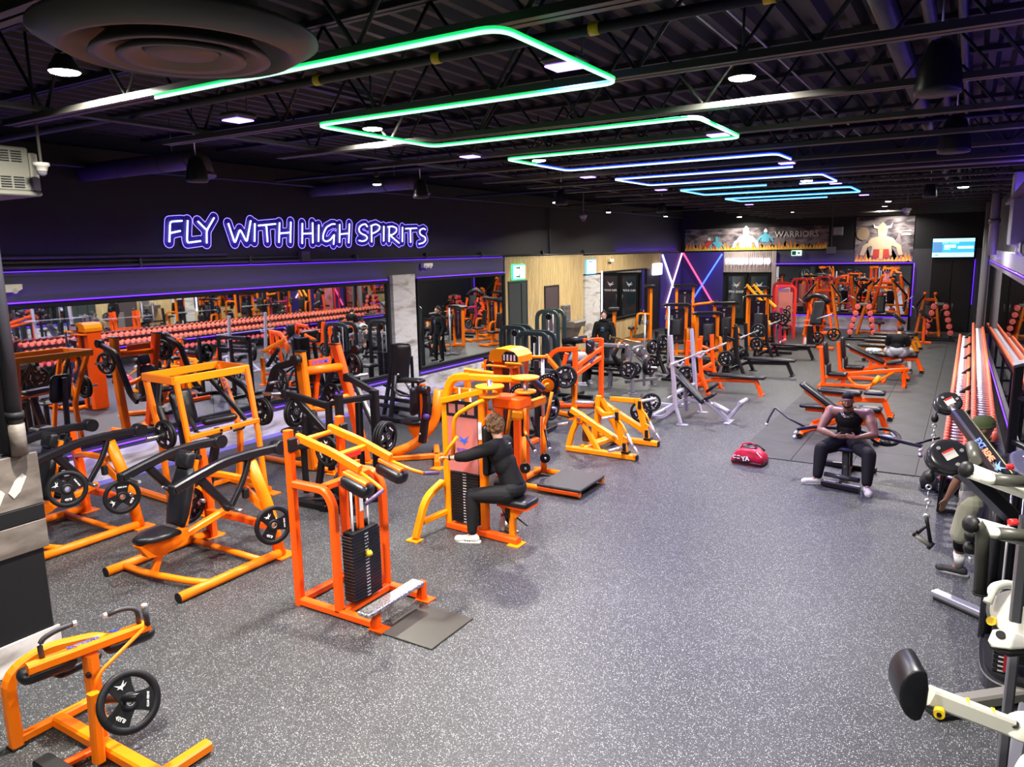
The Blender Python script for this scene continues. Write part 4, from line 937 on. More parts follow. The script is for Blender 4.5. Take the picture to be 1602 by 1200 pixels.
stack(t, (-5.22, 7.40), .42, .13, .12, .78, 18, (0, -1, 0)); P_('top_weight', mat('moving_weight', (.08, .03, .035), .4), t, lambda g: g.bx((-5.22, 7.40, 1.50), (.28, .1, .13), ch=.02))
for x in (-5.3, -5.14): tbp('guide_rod', CHR, t, [(x, 7.40, .1), (x, 7.40, 1.85)], .012, 10)
bmp('lift_head', ORB, t, [(-5.22, 7.40, .8), (-5.22, 7.40, .98)], .09, .07)
for k, (cx_, cy_) in enumerate(((-4.72, 7.20), (-4.48, 7.62))):
    P_('cam_disc', ORY, t, lambda g: g.cy((cx_, cy_, 1.93+.06*k), (cx_, cy_, 1.955+.06*k), .17, 28)); P_('cam_disc', ORY, t, lambda g: g.cy((cx_, cy_, 1.82), (cx_, cy_, 1.845), .13, 28))
    P_('cam_hub', STL, t, lambda g: g.cy((cx_, cy_, 1.66), (cx_, cy_, 2.02), .03, 14))
    s = -1 if k == 0 else 1
    tbp('fly_arm', ORY, t, [(cx_, cy_, 1.80), (cx_-.05, cy_+s*.22, 1.78), (cx_-.35, cy_+s*.24, 1.6), (cx_-.42, cy_+s*.2, 1.1)], .026, 12, .1)
tbp('grip_arm', ORY, t, [(-5.05, 6.98, 1.35), (-5.18, 6.96, 1.18), (-5.28, 6.95, 1.02)], .02, 12, .04)
P_('cam_housing', ORB, t, lambda g: g.bx((-4.62, 7.5, 1.72), (.42, .3, .14), ch=.02))
padp('chest_pad', t, (-4.86, 7.39, 1.12), (0, 1, 0), UZ, .13, .32, .08, .05, .02); bmp('chest_post', ORY, t, [(-4.93, 7.39, .3), (-4.93, 7.39, 1.5)], .07, .05)
P_('caution_label', WHP, t, lambda g: g.bx((-4.96, 7.326, 1.35), (.05, .006, .22)))
padp('seat', t, (-4.50, 7.42, .52), (1, 0, 0), (0, 1, 0), .22, .17, .08, .05, .02); P_('seat_plate', ORB, t, lambda g: g.bx((-4.5, 7.42, .465), (.42, .28, .03)))
P_('seat_bracket', ORA, t, lambda g: g.prism([(-.25, 0), (.16, 0), (.02, -.16), (-.1, -.16)], (1, 0, 0), UZ, (-4.52, 7.42, .46), .1))
bmp('seat_post', ORY, t, [(-4.56, 7.40, .04), (-4.56, 7.40, .42)], .08, .08); tbp('seat_lever', BLK, t, [(-4.5, 7.4, .3), (-4.3, 7.3, .27)], .01, 8)
bmp('gas_spring', BLK, t, [(-4.6, 7.34, .3), (-4.6, 7.34, .44)], .05, .05)

# ---- seated calf raise, front left corner
t = thing('seated_calf_raise', 'amber seated calf raise machine in the front left corner, with one plate', 'gym machine', (-5.2, 2.5, 0), world=True)
bmp('arched_frame', ORA, t, [(-5.69, 2.27, .01), (-5.69, 2.27, .56), (-5.66, 2.50, .66), (-5.55, 2.86, .62), (-5.45, 2.95, .56)], .085, .08, bend=.16, up=(1, 0, 0))
bmp('base_rail', ORA, t, [(-5.69, 2.27, .055), (-5.69, 2.92, .055)], .07, .07); P_('foot_pad', RUB, t, lambda g: g.bx((-5.69, 2.27, .008), (.1, .1, .016)))
bmp('base_beam', ORA, t, [(-5.66, 2.56, .06), (-4.4, 2.56, .06)], .10, .085); bmp('cross_foot', ORA, t, [(-4.42, 2.2, .05), (-4.42, 2.95, .05)], .09, .08)
bmp('seat_post', ORA, t, [(-5.14, 2.58, .08), (-5.14, 2.58, .74)], .11, .08, up=(0, 1, 0)); bmp('lever_post', ORA, t, [(-4.92, 2.44, .06), (-4.94, 2.47, .56)], .075, .07, up=(0, 1, 0))
bmp('lever_post', ORA, t, [(-5.10, 2.56, .42), (-4.92, 2.50, .34)], .06, .06)
P_('bolt', BLK, t, lambda g: g.cy((-5.1, 2.53, .62), (-5.07, 2.52, .62), .018, 10))
bmp('pad_bar', ORA, t, [(-5.20, 2.20, .80), (-5.05, 2.98, .80)], .085, .07)
for c in ((-5.24, 2.34, .72), (-5.13, 2.86, .72)): padp('knee_pad', t, c, (.19, .98, 0), (1, -.19, 0), .18, .085, .1, .06, .03)
padp('seat', t, (-5.5, 2.62, .56), (0, 1, 0), (1, 0, 0), .17, .16, .07, .06, .02)
handle(t, [(-5.20, 2.30, .83), (-5.22, 2.30, .95), (-5.19, 2.40, .99), (-5.16, 2.50, 1.0)], .018, bend=.06); handle(t, [(-5.07, 2.92, .83), (-5.08, 2.92, .95), (-5.11, 2.84, .98), (-5.14, 2.73, .97)], .018, bend=.06)
for p, q in (((-5.16, 2.50, 1.0), (-5.155, 2.525, 1.0)), ((-5.14, 2.73, .97), (-5.145, 2.705, .97)), ((-4.98, 2.92, .985), (-4.98, 2.92, 1.01))): P_('grip_tip', CHR, t, lambda g: g.cy(p, q, .021, 12))
handle(t, [(-4.98, 2.93, .84), (-4.98, 2.92, .985)], .021)
tbp('release_rod', ORA, t, [(-4.98, 2.92, .84), (-4.98, 2.55, .66), (-4.98, 2.50, .56)], .014, 10, .05)
tbp('weight_horn', BLK, t, [(-4.9, 2.50, .50), (-4.36, 2.46, .72)], .026, 14)
P_('foot_bar', RUB, t, lambda g: g.bx((-4.98, 2.2, .13), (.42, .12, .06), ch=.01)); bmp('foot_bracket', ORB, t, [(-5.05, 2.2, .1), (-5.05, 2.5, .08)], .06, .04)
g = G(); bird(g, (-5.11, 2.76, .838), (.19, .98, 0), (-1, .19, 0), .04); part('logo_bird', g, MATS['logo_blue'], t)
decal(t, 'EXTREME', .05, (-5.15, 2.55, .837), (.19, .98, 0), (-1, .19, 0))
plate('on the seated calf raise in the front left corner', (-4.56, 2.50, .60), (1, -.1, .42), r=.205, group=GL, spin=.2)

# ---- dark box with painted planks and pipes at the left edge
t = thing('column_box', 'dark boxed column base with grey and white painted planks at the left edge', 'column box', (-7.3, 2.9, 0), world=True)
P_('box_body', BLKF, t, lambda g: g.bx((-7.42, 2.75, .94), (1.30, .76, 1.88), ch=.01))
GP = mat('weathered_plank', (.14, .12, .10), .6, nodes=noisy(3, (.09, .075, .06), (.19, .165, .14), sc=(1, 1, 3)))
for k, (z0, z1, m_) in enumerate(((0, .28, MARB), (1.02, 1.28, GP), (1.28, 1.42, BLKF), (1.42, 1.88, GP))):
    P_('plank', m_, t, lambda g: (g.bx((-6.765, 2.77, (z0+z1)/2), (.025, .80, z1-z0-.006), ch=.004), g.bx((-7.4, 2.36, (z0+z1)/2), (.98, .025, z1-z0-.006), ch=.004)))
rnd = random.Random(4)
for k, (y, z) in enumerate(((2.5, 1.72), (2.78, 1.74), (2.52, 1.5), (2.8, 1.52), (2.98, 1.62))):
    g = G(); a = .9; g.prism([(-.1, -.03), (-.03, -.045), (.1, -.02), (.11, .025), (.03, .045), (-.08, .035)], (0, math.cos(a), math.sin(a)), (0, -math.sin(a), math.cos(a)), (-6.748, y, z), .003); part('paint_dab', g, mat('white_paint_dab', (.5, .48, .44), .7), t)
t2 = thing('pipe_column', 'black upright pipes standing on the dark box at the left edge', 'pipe', (-7.2, 2.9, 1.9), world=True)
for x, y, r in ((-6.72, 3.02, .055), (-6.85, 3.0, .07)): tbp('tall_pipe', mat('pipe_black', (.03, .03, .04), .4), t2, [(x, y, 1.9), (x, y, 5.3)], r, 16)
P_('pipe_wrap', GP, t2, lambda g: g.cy((-6.72, 3.02, 1.89), (-6.72, 3.02, 2.16), .062, 16)); P_('pipe_clamp', BLKF, t2, lambda g: g.cy((-6.72, 3.02, 2.2), (-6.72, 3.02, 2.26), .07, 16))
# ------------------------------------------------------------ machines along the left and middle
# ---- square framed row machine by the wall
t = thing('framed_row_machine', 'orange machine with a square overhead frame standing close to the left wall mirror', 'gym machine', (-9.6, 6.8, 0), world=True)
zt = 1.85
P0 = [(-9.88, 6.15, zt), (-9.12, 6.10, zt), (-9.12, 7.34, zt), (-9.92, 7.42, zt)]
for i in range(4): bmp('top_beam', ORA if i % 2 == 0 else ORY, t, [P0[i], P0[(i+1) % 4]], .05, .11)
bmp('front_post', ORA, t, [(-9.12, 6.14, zt), (-8.98, 6.16, .9), (-8.9, 6.2, .03)], .07, .07, up=(0, 1, 0)); bmp('front_post', ORA, t, [(-9.10, 7.30, zt), (-8.86, 7.22, .9), (-8.72, 7.16, .03)], .07, .07, up=(0, 1, 0))
bmp('rear_post', ORA, t, [(-9.88, 6.18, zt), (-9.7, 6.2, 1.0), (-9.62, 6.2, .05)], .08, .07, up=(0, 1, 0)); bmp('rear_post', ORA, t, [(-9.85, 7.38, zt), (-9.5, 7.32, 1.2), (-9.36, 7.3, .85), (-9.5, 7.3, .05)], .09, .07, bend=.25, up=(0, 1, 0))
for y in (6.2, 7.3):
    bmp('base_rail', ORA, t, [(-10.7, y+.08, .05), (-8.75, y-.05, .05)], .09, .08); foot(t, (-8.68, y-.06), (.22, .16)); foot(t, (-10.7, y+.08), (.2, .2))
bmp('cross_bar', ORA, t, [(-8.98, 6.16, 1.06), (-8.88, 7.26, 1.10)], .06, .07); bmp('cross_rail', ORA, t, [(-9.7, 6.2, .06), (-9.7, 7.3, .06)], .08, .07)
for y in (6.62, 6.78): P_('bolt', BLKF, t, lambda g: g.cy((-8.93, y, 1.08), (-8.89, y, 1.08), .02, 10))
bmp('centre_post', BLK, t, [(-9.5, 6.75, .1), (-9.1, 6.72, 1.05)], .1, .12); padp('knee_pad', t, (-9.15, 6.78, 1.18), (.2, 1, 0), (1, -.2, 0), .26, .09, .1, .05, .03)
padp('seat', t, (-9.75, 6.5, .62), (1, 0, 0), (0, 1, 0), .2, .17, .08, .1, .03); bmp('seat_post', ORA, t, [(-9.72, 6.55, .05), (-9.72, 6.55, .56)], .08, .08)
padp('backrest', t, (-9.95, 6.78, 1.3), (0, 1, 0), (-.3, 0, 1), .18, .26, .1, .08, .03); bmp('back_post', BLK, t, [(-10.0, 6.78, .1), (-10.1, 6.78, 1.5)], .08, .08)
for s, y in ((-1, 6.02), (1, 7.5)):
    bmp('swing_arm', BLK, t, [(-9.7, 6.78+s*.5, 1.78), (-9.4, y, 1.5), (-9.2, y, 1.05)], .06, .08, bend=.1); tbp('weight_horn', STL, t, [(-9.2, y, 1.13), (-9.2, y+s*.34, 1.13)], .024, 12)
    bmp('row_arm', BLK, t, [(-9.75, 6.78+s*.3, 1.76), (-9.1, 6.78+s*.42, 1.1)], .05, .07); handle(t, [(-9.1, 6.78+s*.42, 1.1), (-9.0, 6.78+s*.3, 1.0), (-9.0, 6.78+s*.12, 1.0)])
decal(t, 'EXTREME', .11, (-9.54, 7.25, 1.45), (.25, 0, -1), (1, 0, .25), MATS['logo_blue2'])
decal(t, 'EXTREME', .08, (-9.3, 7.245, .11), (1, 0, 0), UZ, MATS['logo_blue2'])
plate('on the near horn of the square framed machine', (-9.2, 5.98, 1.13), (0, -1, 0), r=.2, n=2, group=GL)
plate('on the far horn of the square framed machine', (-9.2, 7.58, 1.13), (0, 1, 0), r=.215, n=2, group=GL)

# ---- tall wide-legged incline press behind it
t = thing('incline_press', 'tall orange incline press with thick leaning posts before the left wall mirror', 'gym machine', (-9.0, 8.8, 0), world=True)
bmp('upright', ORA, t, [(-9.05, 8.42, .02), (-9.03, 8.36, 1.0), (-9.08, 8.34, 1.98)], .17, .13, up=(0, 1, 0)); bmp('upright', ORB, t, [(-8.60, 9.2, .02), (-8.85, 9.2, 1.0), (-9.15, 9.2, 2.0)], .17, .13, up=(0, 1, 0))
P_('upright_cap', BLKF, t, lambda g: g.bx((-9.08, 8.34, 1.985), (.18, .14, .02))); P_('upright_cap', BLKF, t, lambda g: g.bx((-9.15, 9.2, 2.0), (.18, .14, .02)))
tbp('cross_tube', ORA, t, [(-9.05, 8.36, 1.66), (-9.02, 9.2, 1.62)], .07, 14); tbp('lower_tube', ORA, t, [(-9.03, 8.4, 1.02), (-8.9, 8.75, 1.0), (-8.95, 9.0, 1.12), (-8.85, 9.2, 1.14)], .045, 12, .12)
for y in (8.42, 9.2): tbp('base_rail', ORA, t, [(-10.3, y, .056), (-8.55, y, .056)], .05, 12); foot(t, (-8.55, y), (.26, .2))
tbp('cross_rail', ORA, t, [(-9.8, 8.42, .056), (-9.8, 9.2, .056)], .04, 12)
padp('backrest', t, (-9.42, 8.8, 1.0), (0, 1, 0), (.35, 0, 1), .16, .4, .1, .08, .03); padp('seat', t, (-9.85, 8.8, .5), (1, 0, 0), (0, 1, 0), .22, .18, .08, .1, .03); padp('headrest', t, (-9.26, 8.8, 1.5), (0, 1, 0), (.35, 0, 1), .12, .1, .1, .04, .03)
bmp('seat_post', ORA, t, [(-9.8, 8.8, .06), (-9.8, 8.8, .46)], .09, .09); bmp('back_post', ORB, t, [(-9.5, 8.8, .06), (-9.2, 8.8, 1.6)], .09, .08)
P_('logo_panel', ORB, t, lambda g: g.bx((-9.13, 8.8, 1.75), (.03, .5, .12), ch=.005)); decal(t, 'EXTREME', .09, (-9.11, 8.8, 1.75), (0, 1, 0), UZ, MATS['logo_blue'])
for s, y in ((-1, 8.12), (1, 9.5)):
    bmp('press_arm', BLK, t, [(-8.95, y, 1.86), (-9.45, y, 1.72), (-9.8, y, .95), (-10.0, y, .82)], .08, .11, bend=.12)
    P_('arm_pivot', BLK, t, lambda g: g.cy((-8.95, y-.06, 1.88), (-8.95, y+.06, 1.88), .08, 18)); tbp('weight_horn', STL, t, [(-9.25, y, 1.54), (-9.25, y+s*.3, 1.54)], .024, 12)
    handle(t, [(-10.0, y, .86), (-10.02, y-s*.2, .9)], .018)
plate('on the near arm of the tall leaning incline press', (-9.22, 8.05, 1.52), (-.3, -1, 0), r=.215, group=GL); plate('on the far arm of the tall leaning incline press', (-8.98, 9.42, 1.60), (.2, 1, 0), r=.22, n=2, group=GL)
plate('stored low inside the tall leaning incline press', (-9.15, 9.05, 1.15), (0, -1, 0), r=.2, group=GL)

# ---- black seated row with heavy plates
t = thing('black_row_machine', 'black plate loaded row machine between the calf raise and the leaning incline press', 'gym machine', (-7.4, 7.6, 0), world=True)
bmp('upright', BLK, t, [(-7.02, 7.75, .02), (-7.02, 7.75, 1.62)], .13, .09, up=(0, 1, 0)); bmp('upright', BLK, t, [(-7.22, 7.62, .05), (-7.2, 7.62, 1.45)], .09, .09, up=(0, 1, 0))
bmp('upright', BLK, t, [(-7.32, 7.36, .06), (-7.32, 7.36, 1.6)], .11, .1, up=(0, 1, 0)); bmp('upright', BLK, t, [(-7.52, 7.34, .5), (-7.5, 7.34, 1.48)], .08, .09, up=(0, 1, 0))
bmp('top_bar', BLK, t, [(-7.32, 7.38, 1.50), (-7.04, 7.74, 1.53)], .07, .08); bmp('top_bar', BLK, t, [(-7.5, 7.34, 1.45), (-7.3, 7.4, 1.5)], .06, .07)
bmp('swing_arm', BLK, t, [(-7.5, 7.34, 1.42), (-8.22, 7.24, 1.56)], .08, .09); bmp('swing_arm', BLK, t, [(-7.08, 7.86, 1.55), (-7.85, 8.12, 1.68)], .08, .09)
bmp('diagonal_arm', BLK, t, [(-8.05, 7.26, 1.50), (-7.45, 7.4, .88)], .07, .09); bmp('diagonal_arm', BLK, t, [(-7.7, 8.1, 1.6), (-7.1, 7.9, .9)], .07, .09)
for p, q in (((-8.22, 7.24, 1.56), (-8.5, 7.06, 1.56)), ((-7.85, 8.12, 1.68), (-7.62, 8.3, 1.72)), ((-8.2, 7.3, 1.50), (-8.45, 7.2, 1.48))): tbp('weight_horn', STL, t, [p, q], .026, 12)
for p in ((-8.24, 7.24, 1.55), (-7.87, 8.13, 1.68)): P_('arm_end_block', BLK, t, lambda g: g.bx(p, (.13, .12, .13), ch=.02))
bmp('base_rail', BLK, t, [(-7.95, 7.08, .05), (-6.95, 7.78, .05)], .1, .09); bmp('base_rail', BLK, t, [(-8.2, 7.6, .05), (-7.2, 7.95, .05)], .1, .09); bmp('base_rail', BLK, t, [(-7.9, 7.05, .05), (-6.9, 7.1, .05)], .1, .09)
bmp('base_rail', BLK, t, [(-7.4, 7.0, .05), (-7.5, 7.9, .05)], .1, .09); bmp('slanted_post', BLK, t, [(-7.75, 7.25, .05), (-7.62, 7.3, .8)], .09, .09, up=(0, 1, 0))
padp('chest_pad', t, (-7.98, 7.42, 1.10), (0, 1, 0), (.12, 0, 1), .13, .2, .1, .07, .03); bmp('chest_post', BLK, t, [(-7.9, 7.42, 1.05), (-7.5, 7.42, .95)], .06, .06)
padp('seat', t, (-8.15, 7.38, .78), (1, 0, 0), (0, 1, 0), .2, .15, .07, .09, .03); bmp('seat_post', BLK, t, [(-8.12, 7.4, .05), (-8.12, 7.4, .72)], .08, .08)
P_('shroud', mat('grey_shroud', (.2, .2, .22), .4), t, lambda g: g.bx((-7.25, 8.0, .9), (.16, .06, .4), ch=.02))
plate('on the right side of the black row machine', (-6.92, 7.76, .96), (1, .1, 0), r=.225, n=3, group=GL); plate('hanging on the left arm of the black row machine', (-8.12, 7.3, 1.28), (-1, -.2, 0), r=.21, n=2, group=GL)
plate('low at the front of the black row machine', (-7.12, 7.2, .42), (1, -.1, 0), r=.225, n=3, group=GL); plate('behind the calf raise on the black row machine', (-7.42, 7.18, .82), (0, -1, 0), r=.225, n=1, group=GL)

# ---- black hack squat / vertical leg press near the stone pillar
t = thing('leg_press', 'black leaning leg press with a tall back pad in front of the stone pillar', 'gym machine', (-10.2, 12, 0), world=True)
bmp('rear_post', BLK, t, [(-10.3, 11.85, .03), (-10.12, 11.95, 1.6)], .09, .09, up=(0, 1, 0)); bmp('rear_post', BLK, t, [(-10.75, 12.15, .03), (-10.45, 12.25, 1.5)], .08, .08, up=(0, 1, 0)); bmp('rear_post', BLK, t, [(-10.35, 12.7, .03), (-10.2, 12.5, 1.3)], .06, .06, up=(0, 1, 0))
padp('backrest', t, (-10.08, 12.02, 1.22), (.8, .6, 0), (.12, 0, 1), .17, .42, .12, .06, .03)
P_('back_plate', BLK, t, lambda g: g.bx((-10.24, 12.1, 1.25), (.16, .3, .75), ch=.01))
for z in (.45, .28): bmp('side_rail', BLK, t, [(-10.7, 12.0, z), (-9.2, 11.95, z-.04)], .07, .08)
bmp('strut', GREY, t, [(-10.0, 12.0, .88), (-9.55, 12.0, .28)], .06, .06); bmp('strut', BLK, t, [(-10.5, 11.9, .75), (-9.9, 12, .55)], .04, .05)
tbp('safety_handle', BLK, t, [(-10.18, 11.95, 1.02), (-9.82, 11.9, .80)], .025, 12)
for p, q in (((-10.2, 11.96, 1.03), (-10.1, 11.94, .98)), ((-9.86, 11.9, .83), (-9.78, 11.89, .78))): P_('handle_tip', CHR, t, lambda g: g.cy(p, q, .03, 12))
P_('foot_platform', BLK, t, lambda g: g.bx((-9.35, 12.0, .3), (.5, .5, .05), ch=.01)); tbp('roller', GREY, t, [(-9.9, 11.7, .22), (-9.3, 11.6, .22)], .06, 14)
bmp('base_rail', BLK, t, [(-10.75, 11.8, .05), (-9.0, 11.7, .05)], .1, .09); bmp('base_rail', BLK, t, [(-10.75, 12.5, .05), (-9.0, 12.3, .05)], .1, .09); bmp('base_rail', BLK, t, [(-9.6, 11.7, .05), (-9.6, 12.4, .05)], .1, .09)
tbp('weight_horn', STL, t, [(-9.3, 11.9, .36), (-9.15, 11.65, .36)], .026, 12)
tt = thing('wall_socket_plate', 'small black plate fixed low on the stone pillar', 'wall plate', (XL+.13, 14.0, 1.0), world=True); P_('plate_body', GREY, tt, lambda g: g.bx((XL+.135, 14.0, 1.02), (.02, .34, .42), ch=.004)); P_('plate_rim', BLK, tt, lambda g: g.bx((XL+.15, 14.0, 1.02), (.012, .28, .36), ch=.003))

# ---- orange chest press left of the pec fly
t = thing('chest_press', 'orange chest press with black seat and backrest, just left of the pec fly machine', 'gym machine', (-7.8, 9.8, 0), world=True)
tbp('main_tube', ORA, t, [(-8.35, 9.35, .08), (-7.95, 9.75, .25), (-7.65, 9.95, .62), (-7.6, 10.0, 1.2)], .08, 16, .2); bmp('base_rail', ORA, t, [(-8.35, 9.3, .05), (-7.2, 10.3, .05)], .1, .09); bmp('base_rail', ORA, t, [(-8.0, 10.4, .05), (-7.3, 9.5, .05)], .1, .09)
for p in ((-8.38, 9.28), (-7.25, 9.45), (-7.18, 10.3)): foot(t, p, (.2, .2))
P_('seat', PADM, t, lambda g: g.slab([(-.2, .14), (-.24, 0), (-.2, -.14), (0, -.18), (.2, -.12), (.22, 0), (.2, .12), (0, .18)], (1, 0, 0), (0, 1, 0), (-8.08, 9.9, .62), .09, .025))
P_('seat_bracket', ORA, t, lambda g: g.prism([(-.2, 0), (.22, 0), (.16, -.3), (.02, -.36), (-.12, -.16)], (1, 0, 0), UZ, (-8.0, 9.9, .58), .12))
padp('backrest', t, (-7.98, 9.86, 1.0), (0, 1, 0), (.06, 0, 1), .14, .25, .1, .06, .03); bmp('back_post', ORB, t, [(-7.85, 9.88, .5), (-7.85, 9.88, 1.3)], .1, .07)
bmp('press_arm', BLK, t, [(-7.68, 9.75, 1.28), (-7.62, 9.7, 1.0), (-7.72, 9.65, .34)], .13, .1, bend=.1, up=(0, 1, 0)); P_('arm_pivot', BLK, t, lambda g: g.cy((-7.75, 9.64, 1.25), (-7.55, 9.66, 1.25), .07, 16))
P_('arm_bolt', STL, t, lambda g: g.cy((-7.72, 9.58, .5), (-7.72, 9.6, .5), .02, 10)); handle(t, [(-8.45, 9.9, 1.40), (-8.45, 9.85, 1.15), (-8.3, 9.8, 1.08), (-8.05, 9.8, 1.08)], .02)
padp('arm_pad', t, (-8.25, 10.1, 1.30), (1, .1, 0), (0, 1, 0), .22, .1, .07, .03, .02); bmp('pad_post', BLK, t, [(-8.1, 10.1, .6), (-8.1, 10.1, 1.26)], .06, .06)
bmp('second_post', ORA, t, [(-7.2, 10.3, .05), (-7.2, 10.3, 1.5)], .1, .1, up=(0, 1, 0)); bmp('second_post', ORA, t, [(-6.7, 10.4, 1.45), (-7.25, 10.3, 1.5)], .1, .12); P_('pivot_ball', mat('violet_ball', (.1, .03, .25), .4), t, lambda g: g.lathe((-7.62, 9.66, .8), (0, -1, 0), [(0, .06), (.045, .04), (.06, 0), (.045, -.04)], 14))
plate('behind the top of the pec fly machine', (-6.95, 10.9, 1.52), (.1, -1, 0), r=.225, n=2, group=GL)
t = thing('horn_stand', 'orange plate loaded press half hidden behind the pec fly machine', 'gym machine', (-6.9, 11.0, 0), world=True)
for x in (-7.25, -6.65): bmp('upright', ORB, t, [(x, 11.05, .02), (x, 11.0, 1.6)], .1, .1, up=(0, 1, 0)); bmp('base_rail', ORB, t, [(x, 10.7, .05), (x, 11.7, .05)], .1, .09)
bmp('top_bar', ORA, t, [(-7.35, 11.0, 1.5), (-6.5, 11.0, 1.5)], .09, .09); tbp('weight_horn', STL, t, [(-6.95, 11.0, 1.5), (-6.95, 10.75, 1.52)], .025, 12); padp('seat', t, (-6.95, 10.9, .55), (1, 0, 0), (0, 1, 0), .2, .17, .08); bmp('seat_post', ORB, t, [(-6.95, 11.0, .05), (-6.95, 11.0, .5)], .08, .08); bmp('cross_rail', ORB, t, [(-7.25, 11.2, .05), (-6.65, 11.2, .05)], .08, .08)

# ---- lateral raise machine with platform
t = thing('lateral_raise_machine', 'orange standing machine with round cam discs and a black rubber standing platform', 'gym machine', (-5.5, 9.6, 0), world=True)
for y in (9.18, 9.98): tbp('base_rail', ORA, t, [(-5.72, y, .06), (-4.52, y, .06)], .045, 12)
tbp('cross_rail', ORA, t, [(-5.62, 9.18, .06), (-5.62, 9.98, .06)], .05, 12)
solo_g = G(); solo_g.bx((-4.85, 9.55, .12), (.70, .86, .05), ch=.012)
part('standing_platform', solo_g, mat('platform_rubber', (.025, .025, .03), .45), t); bmp('platform_edge', ORB, t, [(-5.18, 9.12, .075), (-4.52, 9.12, .075)], .02, .05)
P_('tower', ORB, t, lambda g: (g.bx((-6.05, 9.62, .98), (.16, .34, 1.9), ch=.015), g.bx((-5.74, 9.62, .98), (.10, .34, 1.9), ch=.015)))
P_('tower_hood', ORY, t, lambda g: g.prism([(-.28, 0), (.24, 0), (.24, .10), (.16, .17), (.05, .2), (-.16, .2), (-.25, .16), (-.28, .08)], (1, 0, 0), UZ, (-5.88, 9.60, 1.86), .42))
P_('hood_shelf', ORA, t, lambda g: g.bx((-5.92, 9.38, 1.80), (.5, .12, .03), ch=.005))
P_('picture_panel', BLKF, t, lambda g: g.prism([(0, 0), (.26, 0), (.26, .1), (.2, .16), (.06, .16), (0, .1)], (1, 0, 0), UZ, (-5.90, 9.365, 1.87), .02))
for i in range(4): P_('instruction_picture', WHP, t, lambda g: g.bx((-5.86+.06*i, 9.35, 1.94), (.03, .004, .09)))
stack(t, (-5.9, 9.62), .15, .28, .12, .95, 20, (0, -1, 0)); P_('stack_guard', mat('smoked_guard', (.08, .03, .03), .2, alpha=.6), t, lambda g: g.bx((-5.9, 9.46, 1.25), (.12, .01, 1.1)))
for x in (-5.94, -5.86): tbp('guide_rod', CHR, t, [(x, 9.62, .1), (x, 9.62, 1.84)], .011, 10)
for y, zt_ in ((9.3, .78), (9.92, .95)):
    tbp('slide_post', ORA, t, [(-5.52, y, .05), (-5.52, y, zt_)], .045, 14); tbp('slide_rod', CHR if y > 9.5 else BLK, t, [(-5.52, y, zt_), (-5.52, y, 1.88)], .026, 12)
bmp('top_bracket', ORA, t, [(-5.8, 9.92, 1.88), (-5.45, 9.92, 1.90)], .07, .04); bmp('top_bracket', ORA, t, [(-5.8, 9.3, 1.86), (-5.5, 9.3, 1.86)], .06, .04)
for c in ((-5.60, 9.36, 1.40), (-5.36, 9.78, 1.50)):
    P_('cam_disc', BLK, t, lambda g: g.cy((c[0], c[1], c[2]), (c[0]+.03, c[1]-.03, c[2]), .17, 28)); P_('cam_plate', ORA, t, lambda g: g.cy((c[0]+.02, c[1]-.05, c[2]), (c[0]+.05, c[1]-.08, c[2]), .10, 20)); P_('cam_hub', ORY, t, lambda g: g.cy((c[0]+.03, c[1]-.08, c[2]), (c[0]+.10, c[1]-.16, c[2]), .045, 14))
    q = G()
    for k in range(10): a = .6+k*.28; q.bx((c[0]+.035, c[1]-.036, c[2]+.14*math.sin(a)), (.004, .004, .012)) if False else q.cy((c[0]+.03+.10*math.cos(a), c[1]-.035+.10*math.cos(a), c[2]+.14*math.sin(a)), (c[0]+.033+.10*math.cos(a), c[1]-.042+.10*math.cos(a), c[2]+.14*math.sin(a)), .006, 6)
    part('cam_hole_marks', q, WHP, t, kind='stuff')
P_('carriage', ORA, t, lambda g: (g.bx((-5.52, 9.6, 1.22), (.06, .78, .14), ch=.02),)); P_('carriage_bracket', ORY, t, lambda g: g.bx((-5.56, 9.2, 1.12), (.2, .05, .14), ch=.03))
for (a, b, c_, d) in (((-5.46, 9.24, 1.36), (-5.42, 9.2, 1.05), (-5.42, 9.18, .88), (-5.14, 8.98, .68)), ((-5.2, 9.62, 1.42), (-5.26, 9.6, 1.1), (-5.3, 9.55, .90), (-5.02, 9.2, .68))):
    tbp('lift_arm', ORA, t, [a, b, c_, V(c_)*.8+V(d)*.2], .024, 12, .05); handle(t, [V(c_)*.85+V(d)*.15, d], .023, BLK); P_('grip_tip', CHR, t, lambda g: g.cy(d, V(d)+V((.02, -.015, -.012)), .024, 12))
for (a, b) in (((-5.44, 9.42, 1.06), (-5.34, 9.4, .82)),): handle(t, [a, b], .025, BLK)
padp('forearm_pad', t, (-5.38, 9.50, 1.55), (.5, .2, -.5), (.5, -.6, .3), .14, .09, .07, .03, .02, mat('slate_vinyl', (.03, .03, .07), .35))
for y in (9.3, 9.92): P_('pulley', BLK, t, lambda g: g.cy((-5.5, y, .3), (-5.47, y-.04, .3), .08, 20)); P_('pulley_bolt', STL, t, lambda g: g.cy((-5.5, y, .3), (-5.455, y-.055, .3), .018, 10))
tbp('cable', BLKF, t, [(-5.5, 9.92, .3), (-5.52, 9.92, 1.9)], .004, 6); tbp('cable', BLKF, t, [(-5.5, 9.3, .3), (-5.52, 9.3, 1.9)], .004, 6)

